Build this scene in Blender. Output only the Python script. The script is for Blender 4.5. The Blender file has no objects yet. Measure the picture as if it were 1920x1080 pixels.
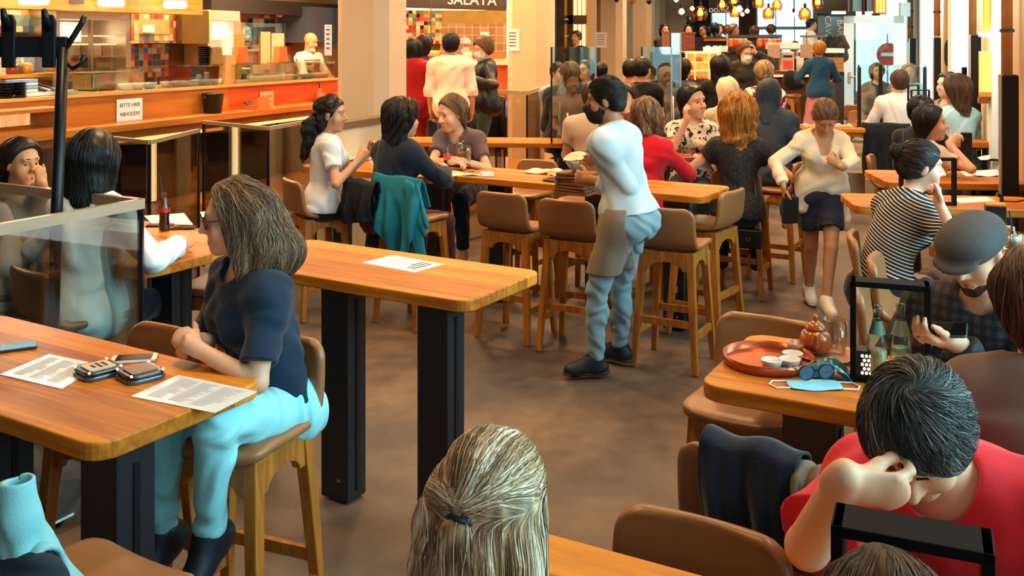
import bpy, bmesh, math, random
import numpy as np
from mathutils import Vector, Matrix, Euler
random.seed(7)
RNG = np.random.default_rng(11)
SC = bpy.context.scene
COL = SC.collection
R = math.radians
PI = math.pi
F, CX, HY, H = 1850.0, 960.0, 75.0, 2.05      # lens in pixels of the 1920 frame, horizon, eye height

def pt(px, py, z):
    """ground-plan point seen at a pixel, for a known height above the floor"""
    s = (py - HY) / (H - z)
    y = F / s
    return ((px - CX) / s, y)
def ptd(px, py, y):
    """point seen at a pixel, for a known distance"""
    s = F / y
    return ((px - CX) / s, y, H - (py - HY) / s)

def srgb(h):
    h = h.lstrip('#')
    out = []
    for i in (0, 2, 4):
        c = int(h[i:i+2], 16) / 255
        out.append(c / 12.92 if c <= .04045 else ((c + .055) / 1.055) ** 2.4)
    return (*out, 1)

# ------------------------------------------------------------------ materials
MATS = {}
def _new(name):
    m = bpy.data.materials.new(name); m.use_nodes = True
    nt = m.node_tree; b = nt.nodes['Principled BSDF']
    return m, nt, b
def N(nt, kind, **kw):
    n = nt.nodes.new(kind)
    for k, v in kw.items():
        if k.startswith('i_'):
            n.inputs[k[2:].replace('_', ' ')].default_value = v
        else:
            setattr(n, k, v)
    return n
def mat(hexc, rough=.6, metal=0, var=.12, scale=9, bump=0, bscale=60, spec=.4, coat=0, sheen=0, sss=0):
    """plain material with a little mottling and fine relief"""
    key = ('m', hexc, rough, metal, var, scale, bump, bscale, spec, coat, sheen, sss)
    if key in MATS: return MATS[key]
    m, nt, b = _new('plain_' + hexc.strip('#'))
    c = srgb(hexc)
    tc = N(nt, 'ShaderNodeTexCoord')
    if var:
        no = N(nt, 'ShaderNodeTexNoise'); no.inputs['Scale'].default_value = scale; no.inputs['Detail'].default_value = 4
        nt.links.new(tc.outputs['Object'], no.inputs['Vector'])
        mx = N(nt, 'ShaderNodeMix', data_type='RGBA')
        mx.inputs[6].default_value = tuple(min(1, x * (1 - var)) for x in c[:3]) + (1,)
        mx.inputs[7].default_value = tuple(min(1, x * (1 + var)) for x in c[:3]) + (1,)
        nt.links.new(no.outputs['Fac'], mx.inputs[0]); nt.links.new(mx.outputs[2], b.inputs['Base Color'])
    else:
        b.inputs['Base Color'].default_value = c
    b.inputs['Roughness'].default_value = rough; b.inputs['Metallic'].default_value = metal
    b.inputs['Specular IOR Level'].default_value = spec
    if coat: b.inputs['Coat Weight'].default_value = coat; b.inputs['Coat Roughness'].default_value = .15
    if sheen: b.inputs['Sheen Weight'].default_value = sheen
    if sss:
        b.inputs['Subsurface Weight'].default_value = sss
        b.inputs['Subsurface Radius'].default_value = (.02, .008, .004); b.inputs['Subsurface Scale'].default_value = .5
    if bump:
        n2 = N(nt, 'ShaderNodeTexNoise'); n2.inputs['Scale'].default_value = bscale; n2.inputs['Detail'].default_value = 5
        nt.links.new(tc.outputs['Object'], n2.inputs['Vector'])
        bp = N(nt, 'ShaderNodeBump'); bp.inputs['Strength'].default_value = bump; bp.inputs['Distance'].default_value = .004
        nt.links.new(n2.outputs['Fac'], bp.inputs['Height']); nt.links.new(bp.outputs['Normal'], b.inputs['Normal'])
    MATS[key] = m
    return m
def wood(c1, c2, rough=.35, axis='X', scale=1.0, plank=0, coat=.15):
    key = ('w', c1, c2, rough, axis, scale, plank, coat)
    if key in MATS: return MATS[key]
    m, nt, b = _new('wood_' + c1.strip('#'))
    tc = N(nt, 'ShaderNodeTexCoord'); mp = N(nt, 'ShaderNodeMapping')
    sc = {'X': (1.2, 14, 14), 'Y': (14, 1.2, 14), 'Z': (14, 14, 1.2)}[axis]
    mp.inputs['Scale'].default_value = tuple(s * scale for s in sc)
    oi = N(nt, 'ShaderNodeObjectInfo')
    va = N(nt, 'ShaderNodeVectorMath', operation='ADD')
    nt.links.new(tc.outputs['Object'], va.inputs[0])
    sc2 = N(nt, 'ShaderNodeVectorMath', operation='SCALE'); sc2.inputs[3].default_value = 37
    cm = N(nt, 'ShaderNodeCombineXYZ')
    for i in range(3): nt.links.new(oi.outputs['Random'], cm.inputs[i])
    nt.links.new(cm.outputs[0], sc2.inputs[0]); nt.links.new(sc2.outputs[0], va.inputs[1])
    nt.links.new(va.outputs[0], mp.inputs['Vector'])
    no = N(nt, 'ShaderNodeTexNoise'); no.inputs['Scale'].default_value = 2.2; no.inputs['Detail'].default_value = 7; no.inputs['Distortion'].default_value = .6
    nt.links.new(mp.outputs[0], no.inputs['Vector'])
    fac = no.outputs['Fac']
    if plank:
        sx = N(nt, 'ShaderNodeSeparateXYZ'); nt.links.new(tc.outputs['Object'], sx.inputs[0])
        mu = N(nt, 'ShaderNodeMath', operation='MULTIPLY'); mu.inputs[1].default_value = 1 / plank
        nt.links.new(sx.outputs['Y' if axis == 'X' else 'X'], mu.inputs[0])
        fl = N(nt, 'ShaderNodeMath', operation='FLOOR'); nt.links.new(mu.outputs[0], fl.inputs[0])
        wn = N(nt, 'ShaderNodeTexWhiteNoise', noise_dimensions='1D'); nt.links.new(fl.outputs[0], wn.inputs['W'])
        m1 = N(nt, 'ShaderNodeMath', operation='MULTIPLY_ADD'); m1.inputs[1].default_value = .35
        m2 = N(nt, 'ShaderNodeMath', operation='MULTIPLY'); m2.inputs[1].default_value = .7
        nt.links.new(fac, m2.inputs[0]); nt.links.new(wn.outputs[0], m1.inputs[0]); nt.links.new(m2.outputs[0], m1.inputs[2])
        fac = m1.outputs[0]
    rp = N(nt, 'ShaderNodeValToRGB')
    rp.color_ramp.elements[0].position = .3; rp.color_ramp.elements[0].color = srgb(c1)
    rp.color_ramp.elements[1].position = .72; rp.color_ramp.elements[1].color = srgb(c2)
    nt.links.new(fac, rp.inputs[0]); nt.links.new(rp.outputs[0], b.inputs['Base Color'])
    b.inputs['Roughness'].default_value = rough; b.inputs['Specular IOR Level'].default_value = .3; b.inputs['Coat Weight'].default_value = coat; b.inputs['Coat Roughness'].default_value = .25
    bp = N(nt, 'ShaderNodeBump'); bp.inputs['Strength'].default_value = .08; bp.inputs['Distance'].default_value = .003
    nt.links.new(no.outputs['Fac'], bp.inputs['Height']); nt.links.new(bp.outputs['Normal'], b.inputs['Normal'])
    MATS[key] = m
    return m
def glass(tint='#f2fbfa', refl=.1, rough=.02):
    """thin pane: see-through with a mirror-like share that grows towards grazing views"""
    key = ('g', tint, refl, rough)
    if key in MATS: return MATS[key]
    m, nt, b = _new('glass_pane'); nt.nodes.remove(b)
    tr = N(nt, 'ShaderNodeBsdfTransparent'); tr.inputs[0].default_value = srgb(tint)
    gl = N(nt, 'ShaderNodeBsdfGlossy'); gl.inputs['Roughness'].default_value = rough
    fr = N(nt, 'ShaderNodeLayerWeight'); fr.inputs['Blend'].default_value = .25
    ma = N(nt, 'ShaderNodeMath', operation='MULTIPLY_ADD'); ma.inputs[1].default_value = .6; ma.inputs[2].default_value = refl
    nt.links.new(fr.outputs['Fresnel'], ma.inputs[0])
    mx = N(nt, 'ShaderNodeMixShader'); nt.links.new(ma.outputs[0], mx.inputs[0])
    nt.links.new(tr.outputs[0], mx.inputs[1]); nt.links.new(gl.outputs[0], mx.inputs[2])
    nt.links.new(mx.outputs[0], nt.nodes['Material Output'].inputs[0])
    MATS[key] = m
    return m
def clear_glass(tint='#eef6f2', rough=.02):
    key = ('cg', tint, rough)
    if key in MATS: return MATS[key]
    MATS[key] = m = glass(tint, .05, rough)
    return m
def emit(hexc, strength):
    key = ('e', hexc, strength)
    if key in MATS: return MATS[key]
    m, nt, b = _new('lit_' + hexc.strip('#'))
    b.inputs['Base Color'].default_value = srgb(hexc)
    b.inputs['Emission Color'].default_value = srgb(hexc); b.inputs['Emission Strength'].default_value = strength
    MATS[key] = m
    return m
def tiles(palette, size, axes=('X', 'Z'), grout='#8a7a66', rough=.25, seed=0):
    """glazed square wall tiles of mixed colours"""
    key = ('t', tuple(palette), size, axes, seed)
    if key in MATS: return MATS[key]
    m, nt, b = _new('mixed_tiles')
    tc = N(nt, 'ShaderNodeTexCoord'); sx = N(nt, 'ShaderNodeSeparateXYZ'); nt.links.new(tc.outputs['Object'], sx.inputs[0])
    fl, fr = [], []
    for a in axes:
        mu = N(nt, 'ShaderNodeMath', operation='MULTIPLY_ADD'); mu.inputs[1].default_value = 1 / size; mu.inputs[2].default_value = 100 + seed
        nt.links.new(sx.outputs[a], mu.inputs[0])
        f = N(nt, 'ShaderNodeMath', operation='FLOOR'); nt.links.new(mu.outputs[0], f.inputs[0]); fl.append(f)
        g = N(nt, 'ShaderNodeMath', operation='FRACT'); nt.links.new(mu.outputs[0], g.inputs[0])
        p = N(nt, 'ShaderNodeMath', operation='PINGPONG'); p.inputs[1].default_value = .5; nt.links.new(g.outputs[0], p.inputs[0])
        l = N(nt, 'ShaderNodeMath', operation='LESS_THAN'); l.inputs[1].default_value = .035; nt.links.new(p.outputs[0], l.inputs[0]); fr.append(l)
    cm = N(nt, 'ShaderNodeCombineXYZ'); nt.links.new(fl[0].outputs[0], cm.inputs[0]); nt.links.new(fl[1].outputs[0], cm.inputs[1])
    wn = N(nt, 'ShaderNodeTexWhiteNoise', noise_dimensions='2D'); nt.links.new(cm.outputs[0], wn.inputs['Vector'])
    rp = N(nt, 'ShaderNodeValToRGB'); rp.color_ramp.interpolation = 'CONSTANT'
    e = rp.color_ramp.elements
    e[0].color = srgb(palette[0]); e[1].position = 1 / len(palette); e[1].color = srgb(palette[1])
    for i, c in enumerate(palette[2:], 2):
        x = e.new(i / len(palette)); x.color = srgb(c)
    nt.links.new(wn.outputs[0], rp.inputs[0])
    mxn = N(nt, 'ShaderNodeMath', operation='MAXIMUM'); nt.links.new(fr[0].outputs[0], mxn.inputs[0]); nt.links.new(fr[1].outputs[0], mxn.inputs[1])
    mx = N(nt, 'ShaderNodeMix', data_type='RGBA'); nt.links.new(mxn.outputs[0], mx.inputs[0]); nt.links.new(rp.outputs[0], mx.inputs[6])
    mx.inputs[7].default_value = srgb(grout); nt.links.new(mx.outputs[2], b.inputs['Base Color'])
    b.inputs['Roughness'].default_value = rough
    MATS[key] = m
    return m
def attr_mat(name, stops, rough=.6, attr='v', noise=0, nscale=(40, 40, 4), bump=0, spec=.3, const=False, sheen=0, metal=0):
    """colour ramp read from a mesh attribute (strand tone, stripe coordinate ...)"""
    key = ('a', name, tuple(stops), rough, noise, const)
    if key in MATS: return MATS[key]
    m, nt, b = _new(name)
    at = N(nt, 'ShaderNodeAttribute', attribute_name=attr)
    fac = at.outputs['Fac']
    if noise:
        tc = N(nt, 'ShaderNodeTexCoord'); mp = N(nt, 'ShaderNodeMapping'); mp.inputs['Scale'].default_value = nscale
        nt.links.new(tc.outputs['Object'], mp.inputs[0])
        no = N(nt, 'ShaderNodeTexNoise'); no.inputs['Scale'].default_value = 1; no.inputs['Detail'].default_value = 3
        nt.links.new(mp.outputs[0], no.inputs['Vector'])
        s = N(nt, 'ShaderNodeMath', operation='MULTIPLY_ADD'); s.inputs[1].default_value = noise; s.inputs[2].default_value = -noise / 2
        nt.links.new(no.outputs['Fac'], s.inputs[0])
        a = N(nt, 'ShaderNodeMath', operation='ADD'); nt.links.new(fac, a.inputs[0]); nt.links.new(s.outputs[0], a.inputs[1])
        fac = a.outputs[0]
        if bump:
            bp = N(nt, 'ShaderNodeBump'); bp.inputs['Strength'].default_value = bump; bp.inputs['Distance'].default_value = .004
            nt.links.new(no.outputs['Fac'], bp.inputs['Height']); nt.links.new(bp.outputs['Normal'], b.inputs['Normal'])
    rp = N(nt, 'ShaderNodeValToRGB')
    if const: rp.color_ramp.interpolation = 'CONSTANT'
    e = rp.color_ramp.elements
    e[0].position, e[0].color = stops[0][0], srgb(stops[0][1]); e[1].position, e[1].color = stops[1][0], srgb(stops[1][1])
    for p, c in stops[2:]:
        x = e.new(p); x.color = srgb(c)
    nt.links.new(fac, rp.inputs[0]); nt.links.new(rp.outputs[0], b.inputs['Base Color'])
    b.inputs['Roughness'].default_value = rough; b.inputs['Specular IOR Level'].default_value = spec
    b.inputs['Sheen Weight'].default_value = sheen; b.inputs['Metallic'].default_value = metal
    MATS[key] = m
    return m

# ------------------------------------------------------------------ objects
def link(o, parent=None, loc=None, rz=None):
    COL.objects.link(o)
    if parent is not None: o.parent = parent
    if loc is not None: o.location = loc
    if rz is not None: o.rotation_euler = (0, 0, rz)
    return o
def obj(name, src, m=None, parent=None, loc=None, rz=None, smooth=False, sub=0, bevel=0):
    if isinstance(src, bmesh.types.BMesh):
        me = bpy.data.meshes.new(name); src.to_mesh(me); src.free()
    else:
        me = src; me.name = name
    ms = m if isinstance(m, (list, tuple)) else [m]
    for x in ms:
        if x: me.materials.append(x)
    if smooth: me.polygons.foreach_set('use_smooth', [True] * len(me.polygons))
    o = bpy.data.objects.new(name, me); link(o, parent, loc, rz)
    if bevel:
        md = o.modifiers.new('edges', 'BEVEL'); md.width = bevel; md.segments = 2; md.limit_method = 'ANGLE'; md.angle_limit = R(40)
    if sub:
        md = o.modifiers.new('round', 'SUBSURF'); md.levels = sub; md.render_levels = sub
    return o
def tag(o, label, cat, group=None, kind=None):
    o['label'] = label; o['category'] = cat
    if group: o['group'] = group
    if kind: o['kind'] = kind
    return o
def thing(name, label, cat, loc=(0, 0, 0), rz=0, group=None):
    o = bpy.data.objects.new(name, None); o.empty_display_size = .1
    link(o, None, loc, rz); return tag(o, label, cat, group)
def struct(name, src, m, label=None, **kw):
    o = obj(name, src, m, **kw); o['kind'] = 'structure'
    if label: o['label'] = label
    return o
KIDS = {}
def copy_tree(o, loc=None, rz=None, label=None, group=None):
    kids = [c for c in bpy.data.objects if c.parent == o] if o.name not in KIDS else KIDS[o.name]
    KIDS[o.name] = kids
    c = o.copy(); COL.objects.link(c)
    if loc is not None: c.location = loc
    if rz is not None: c.rotation_euler = (0, 0, rz)
    if label: c['label'] = label
    if group: c['group'] = group
    for k in kids:
        d = k.copy(); COL.objects.link(d); d.parent = c
        gk = KIDS.setdefault(k.name, [g for g in bpy.data.objects if g.parent == k])
        for g in gk:
            e = g.copy(); COL.objects.link(e); e.parent = d
    return c

# ------------------------------------------------------------------ bmesh shapes
def BM(): return bmesh.new()
def add_box(bm, c, d, rz=0, M=None):
    mt = Matrix.Translation(c) @ Matrix.Rotation(rz, 4, 'Z') @ (M or Matrix()) @ Matrix.Diagonal((*d, 1))
    return bmesh.ops.create_cube(bm, size=1, matrix=mt)['verts']
def box(c, d, rz=0): b = BM(); add_box(b, c, d, rz); return b
def add_bar(bm, a, b, w, h=None, w2=None, h2=None, up=(0, 0, 1)):
    """four-sided bar from a to b, width w and height h at a, w2 / h2 at b"""
    a, b = Vector(a), Vector(b); h = h or w; w2 = w2 or w; h2 = h2 or h
    d = (b - a).normalized(); u = Vector(up)
    if abs(d.dot(u)) > .95: u = Vector((0, 1, 0))
    s = d.cross(u).normalized(); t = s.cross(d).normalized()
    vs = []
    for p, ww, hh in ((a, w, h), (b, w2, h2)):
        for i, j in ((-1, -1), (1, -1), (1, 1), (-1, 1)):
            vs.append(bm.verts.new(p + s * i * ww / 2 + t * j * hh / 2))
    for f in ((3, 2, 1, 0), (4, 5, 6, 7), (0, 1, 5, 4), (1, 2, 6, 5), (2, 3, 7, 6), (3, 0, 4, 7)):
        bm.faces.new([vs[i] for i in f])
def add_tube(bm, pts, r, n=10, closed=False, caps=True):
    pts = [Vector(p) for p in pts]; k = len(pts)
    rs = r if isinstance(r, (list, tuple)) else [r] * k
    rings = []; prev = None
    for i, p in enumerate(pts):
        if closed: d = (pts[(i + 1) % k] - pts[i - 1])
        else: d = pts[min(i + 1, k - 1)] - pts[max(i - 1, 0)]
        d.normalize()
        if prev is None:
            u = Vector((0, 0, 1)) if abs(d.z) < .9 else Vector((1, 0, 0))
        else: u = prev
        s = d.cross(u).normalized(); t = s.cross(d).normalized(); prev = t
        rings.append([bm.verts.new(p + (s * math.cos(a) + t * math.sin(a)) * rs[i]) for a in (2 * PI * j / n for j in range(n))])
    for i in range(k if closed else k - 1):
        A, B = rings[i], rings[(i + 1) % k]
        for j in range(n): bm.faces.new((A[j], A[(j + 1) % n], B[(j + 1) % n], B[j]))
    if caps and not closed:
        bm.faces.new(rings[0][::-1]); bm.faces.new(rings[-1])
def tube(pts, r, n=10, closed=False): b = BM(); add_tube(b, pts, r, n, closed); bmesh.ops.recalc_face_normals(b, faces=b.faces); return b
def add_lathe(bm, prof, n=24, c=(0, 0, 0), caps=True):
    rings = []
    for r, z in prof:
        rings.append([bm.verts.new((c[0] + r * math.cos(2 * PI * j / n), c[1] + r * math.sin(2 * PI * j / n), c[2] + z)) for j in range(n)])
    for A, B in zip(rings, rings[1:]):
        for j in range(n): bm.faces.new((A[j], A[(j + 1) % n], B[(j + 1) % n], B[j]))
    if caps:
        if prof[0][0] > 1e-5: bm.faces.new(rings[0][::-1])
        if prof[-1][0] > 1e-5: bm.faces.new(rings[-1])
    bmesh.ops.remove_doubles(bm, verts=bm.verts, dist=1e-6)
def lathe(prof, n=24, c=(0, 0, 0), caps=True):
    b = BM(); add_lathe(b, prof, n, c, caps); bmesh.ops.recalc_face_normals(b, faces=b.faces); return b
def add_prism(bm, poly, ax, lo, hi):
    """closed polygon of 2D points extruded along an axis ('X','Y','Z') from lo to hi"""
    def v(p, t):
        if ax == 'Z': return (p[0], p[1], t)
        if ax == 'Y': return (p[0], t, p[1])
        return (t, p[0], p[1])
    A = [bm.verts.new(v(p, lo)) for p in poly]; B = [bm.verts.new(v(p, hi)) for p in poly]
    n = len(poly)
    bm.faces.new(A[::-1]); bm.faces.new(B)
    for i in range(n): bm.faces.new((A[i], A[(i + 1) % n], B[(i + 1) % n], B[i]))
def prism(poly, ax, lo, hi): b = BM(); add_prism(b, poly, ax, lo, hi); bmesh.ops.recalc_face_normals(b, faces=b.faces); return b
def rrect(l, w, r, n=7, cx=0, cy=0):
    out = []
    for sx, sy, a0 in ((1, 1, 0), (-1, 1, 90), (-1, -1, 180), (1, -1, 270)):
        for i in range(n):
            a = R(a0 + 90 * i / (n - 1))
            out.append((cx + sx * (l / 2 - r) + r * math.cos(a), cy + sy * (w / 2 - r) + r * math.sin(a)))
    return out
def grid_mesh(P, attr=None):
    """mesh from an (n,m,3) array of points"""
    n, m = P.shape[:2]
    idx = np.arange(n * m).reshape(n, m)
    q = np.stack([idx[:-1, :-1], idx[1:, :-1], idx[1:, 1:], idx[:-1, 1:]], -1).reshape(-1, 4)
    return np_mesh(P.reshape(-1, 3), q, attr)
def np_mesh(V, Q, attr=None, name='mesh'):
    me = bpy.data.meshes.new(name)
    V = np.ascontiguousarray(V, np.float32); Q = np.ascontiguousarray(Q, np.int32); k = Q.shape[1]
    me.vertices.add(len(V)); me.vertices.foreach_set('co', V.ravel())
    me.loops.add(Q.size); me.loops.foreach_set('vertex_index', Q.ravel())
    me.polygons.add(len(Q)); me.polygons.foreach_set('loop_start', np.arange(0, Q.size, k, dtype=np.int32))
    me.polygons.foreach_set('use_smooth', np.ones(len(Q), bool))
    me.update(calc_edges=True); me.validate()
    if attr is not None:
        a = me.attributes.new('v', 'FLOAT', 'POINT'); a.data.foreach_set('value', np.ascontiguousarray(attr, np.float32))
    return me
def solid_sheet(name, P, th, m, parent=None, attr=None, sub=1, **kw):
    o = obj(name, grid_mesh(P, attr), m, parent, smooth=True, **kw)
    md = o.modifiers.new('thickness', 'SOLIDIFY'); md.thickness = th; md.offset = 0
    if sub:
        md = o.modifiers.new('round', 'SUBSURF'); md.levels = sub; md.render_levels = sub
    return o
FONT = None
def text_mesh(s, size, m, name, parent=None, loc=(0, 0, 0), rot=(0, 0, 0), ext=.001, align='CENTER', spacing=1.0):
    c = bpy.data.curves.new(name, 'FONT'); c.body = s; c.size = size; c.extrude = ext; c.align_x = align; c.align_y = 'CENTER'; c.space_character = spacing
    t = bpy.data.objects.new(name, c); COL.objects.link(t)
    dg = bpy.context.evaluated_depsgraph_get()
    me = bpy.data.meshes.new_from_object(t.evaluated_get(dg))
    bpy.data.objects.remove(t); bpy.data.curves.remove(c)
    me.materials.clear(); me.materials.append(m)
    o = bpy.data.objects.new(name, me); link(o, parent); o.location = loc; o.rotation_euler = rot
    return o
# ------------------------------------------------------------------ distance-field modelling (figures, cloth, hair)
def V3(*a): return np.array(a[0] if len(a) == 1 else a, float)
def nrm(v):
    v = np.asarray(v, float); return v / (np.linalg.norm(v) + 1e-12)
def rotm(yaw=0, pitch=0, roll=0):
    """columns = right, forward, up; yaw turns left (deg), pitch > 0 nods down, roll > 0 tips to the right"""
    E = Matrix.Rotation(R(yaw), 3, 'Z') @ Matrix.Rotation(R(-pitch), 3, 'X') @ Matrix.Rotation(R(roll), 3, 'Y')
    return np.array(E)
class Field:
    def __init__(s, lo, hi, h):
        s.h = h; s.lo = np.asarray(lo, float) - 3 * h
        n = np.ceil((np.asarray(hi, float) + 3 * h - s.lo) / h).astype(int) + 1
        s.ax = [(s.lo[i] + np.arange(n[i]) * h).astype(np.float32) for i in range(3)]
        s.D = np.full(n, .5, np.float32)
    def sub(s, lo, hi, pad):
        sl = []
        for i in range(3):
            a = int(np.clip((lo[i] - pad - s.lo[i]) / s.h, 0, len(s.ax[i]))); b = int(np.clip((hi[i] + pad - s.lo[i]) / s.h + 2, 0, len(s.ax[i])))
            if b <= a: return None, None
            sl.append(slice(a, b))
        X = s.ax[0][sl[0]][:, None, None]; Y = s.ax[1][sl[1]][None, :, None]; Z = s.ax[2][sl[2]][None, None, :]
        return tuple(sl), (X, Y, Z)
    def add(s, p, k=.03, op='u', grow=0.0, pad=None):
        lo, hi = p.box(); pad = pad if pad is not None else k + .03 + abs(grow)
        sl, P = s.sub(lo, hi, pad)
        if sl is None: return
        d = p.d(*P) - grow; a = s.D[sl]
        if op == 'u':
            hh = np.maximum(k - np.abs(a - d), 0) / k if k > 0 else 0
            s.D[sl] = np.minimum(a, d) - hh * hh * k / 4
        elif op == 's':
            d = -d; hh = np.maximum(k - np.abs(a - d), 0) / k if k > 0 else 0
            s.D[sl] = np.maximum(a, d) + hh * hh * k / 4
    def cut(s, p, n, k=.004):
        n = nrm(n); d = ((s.ax[0] - p[0]) * n[0])[:, None, None] + ((s.ax[1] - p[1]) * n[1])[None, :, None] + ((s.ax[2] - p[2]) * n[2])[None, None, :]
        hh = np.maximum(k - np.abs(s.D - d), 0) / k
        s.D = (np.maximum(s.D, d) + hh * hh * k / 4).astype(np.float32)
    def wrinkle(s, amp, f=28, seed=0, stretch=(1, 1, 1)):
        rs = np.random.default_rng(seed)
        X = s.ax[0][:, None, None] * stretch[0]; Y = s.ax[1][None, :, None] * stretch[1]; Z = s.ax[2][None, None, :] * stretch[2]
        a = rs.normal(size=(4, 3)); a /= np.linalg.norm(a, axis=1)[:, None]
        w = np.sin((a[0, 0] * X + a[0, 1] * Y + a[0, 2] * Z) * f * .45 + 1.3)
        t = np.sin((a[1, 0] * X + a[1, 1] * Y + a[1, 2] * Z) * f + 2.2 * w)
        u = np.sin((a[2, 0] * X + a[2, 1] * Y + a[2, 2] * Z) * f * 1.9 + 1.7 * t + w)
        s.D += (amp * (.6 * t + .4 * u)).astype(np.float32)
    def sample(s, P):
        q = (P - s.lo) / s.h; n = np.array(s.D.shape)
        q = np.clip(q, 0, n - 1.001); i = q.astype(int); f = q - i; o = 0
        for dx in (0, 1):
            for dy in (0, 1):
                for dz in (0, 1):
                    w = (f[:, 0] if dx else 1 - f[:, 0]) * (f[:, 1] if dy else 1 - f[:, 1]) * (f[:, 2] if dz else 1 - f[:, 2])
                    o = o + w * s.D[i[:, 0] + dx, i[:, 1] + dy, i[:, 2] + dz]
        return o
    def grad(s, P, e=None):
        e = e or s.h * 1.2; g = np.zeros_like(P)
        for i in range(3):
            d = np.zeros(3); d[i] = e
            g[:, i] = s.sample(P + d) - s.sample(P - d)
        return g / (np.linalg.norm(g, axis=1)[:, None] + 1e-9)
    def mesh(s):
        """surface nets"""
        D = s.D; ins = D < 0
        n = np.array(D.shape)
        c = [ins[a:n[0] - 1 + a, b:n[1] - 1 + b, d:n[2] - 1 + d] for a in (0, 1) for b in (0, 1) for d in (0, 1)]
        cnt = sum(x.astype(np.uint8) for x in c)
        act = (cnt > 0) & (cnt < 8)
        ci = np.argwhere(act)
        if not len(ci): return None
        idm = np.full(act.shape, -1, np.int32); idm[act] = np.arange(len(ci))
        cor = np.array([(a, b, d) for a in (0, 1) for b in (0, 1) for d in (0, 1)])
        dv = np.stack([D[ci[:, 0] + a, ci[:, 1] + b, ci[:, 2] + d] for a, b, d in cor], 1)
        acc = np.zeros((len(ci), 3)); num = np.zeros(len(ci))
        for i in range(8):
            for ax in range(3):
                if cor[i][ax] == 0:
                    j = i + (4, 2, 1)[ax]
                    a, b = dv[:, i], dv[:, j]; m = (a < 0) != (b < 0)
                    t = np.where(m, a / np.where(m, a - b, 1), 0)
                    p = cor[i] + t[:, None] * (cor[j] - cor[i])
                    acc[m] += p[m]; num[m] += 1
        V = s.lo + (ci + acc / num[:, None]) * s.h
        Q = []
        for ax in range(3):
            o1, o2 = [(1, 2), (2, 0), (0, 1)][ax]
            sl0 = [slice(None)] * 3; sl1 = [slice(None)] * 3
            sl0[ax] = slice(0, -1); sl1[ax] = slice(1, None)
            a, b = ins[tuple(sl0)], ins[tuple(sl1)]
            e = np.argwhere(a != b)
            e = e[(e[:, o1] > 0) & (e[:, o2] > 0) & (e[:, o1] < n[o1] - 1) & (e[:, o2] < n[o2] - 1)]
            if not len(e): continue
            fl = a[e[:, 0], e[:, 1], e[:, 2]]
            q = []
            for d1, d2 in ((-1, -1), (0, -1), (0, 0), (-1, 0)):
                g = e.copy(); g[:, o1] += d1; g[:, o2] += d2
                q.append(idm[g[:, 0], g[:, 1], g[:, 2]])
            q = np.stack(q, 1); q[~fl] = q[~fl][:, ::-1]
            Q.append(q)
        Q = np.concatenate(Q); Q = Q[(Q >= 0).all(1)]
        return V, Q
class Cap:
    """tapered capsule, optionally flattened along a direction, optionally cut by planes (point, outward normal)"""
    def __init__(s, a, b, r1, r2=None, flat=None, cuts=()):
        s.a, s.b = V3(a), V3(b); s.r1 = r1; s.r2 = r1 if r2 is None else r2; s.flat = flat; s.cuts = cuts
    def box(s):
        r = max(s.r1, s.r2) * (max(1, s.flat[1]) if s.flat else 1)
        return np.minimum(s.a, s.b) - r, np.maximum(s.a, s.b) + r
    def d(s, X, Y, Z):
        ba = s.b - s.a; L = float(ba @ ba) + 1e-12
        x, y, z = X - s.a[0], Y - s.a[1], Z - s.a[2]
        h = np.clip((x * ba[0] + y * ba[1] + z * ba[2]) / L, 0, 1)
        dx, dy, dz = x - h * ba[0], y - h * ba[1], z - h * ba[2]
        sc = 1
        if s.flat:
            f = nrm(s.flat[0]); k = 1 / s.flat[1]
            t = (dx * f[0] + dy * f[1] + dz * f[2]) * (k - 1)
            dx, dy, dz = dx + t * f[0], dy + t * f[1], dz + t * f[2]; sc = min(1, s.flat[1]) ** .6
        d = (np.sqrt(dx * dx + dy * dy + dz * dz) - (s.r1 + (s.r2 - s.r1) * h)) * sc
        for p, n in s.cuts:
            n = nrm(n); d = np.maximum(d, (X - p[0]) * n[0] + (Y - p[1]) * n[1] + (Z - p[2]) * n[2])
        return d
class Ell:
    def __init__(s, c, r, M=None, cuts=()):
        s.c, s.r, s.M, s.cuts = V3(c), V3(r), np.eye(3) if M is None else np.asarray(M), cuts
    def box(s): m = np.abs(s.M) @ s.r; return s.c - m, s.c + m
    def d(s, X, Y, Z):
        x, y, z = X - s.c[0], Y - s.c[1], Z - s.c[2]; M = s.M
        q = [x * M[0, i] + y * M[1, i] + z * M[2, i] for i in range(3)]
        k0 = sum((q[i] / s.r[i]) ** 2 for i in range(3)) ** .5
        k1 = sum((q[i] / s.r[i] ** 2) ** 2 for i in range(3)) ** .5
        d = k0 * (k0 - 1) / (k1 + 1e-6)
        for p, n in s.cuts:
            n = nrm(n); d = np.maximum(d, (X - p[0]) * n[0] + (Y - p[1]) * n[1] + (Z - p[2]) * n[2])
        return d
class Torus:
    def __init__(s, c, R0, r, ax, flat=1): s.c, s.R0, s.r, s.ax = V3(c), R0, r, nrm(ax)
    def box(s): m = s.R0 + s.r; return s.c - m, s.c + m
    def d(s, X, Y, Z):
        x, y, z = X - s.c[0], Y - s.c[1], Z - s.c[2]; a = s.ax
        t = x * a[0] + y * a[1] + z * a[2]
        q = np.sqrt(np.maximum(x * x + y * y + z * z - t * t, 0)) - s.R0
        return np.sqrt(q * q + t * t) - s.r
def field_for(prims, h, grow=.03):
    lo = np.min([p.box()[0] for p in prims], 0) - grow; hi = np.max([p.box()[1] for p in prims], 0) + grow
    return Field(lo, hi, h)
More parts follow.
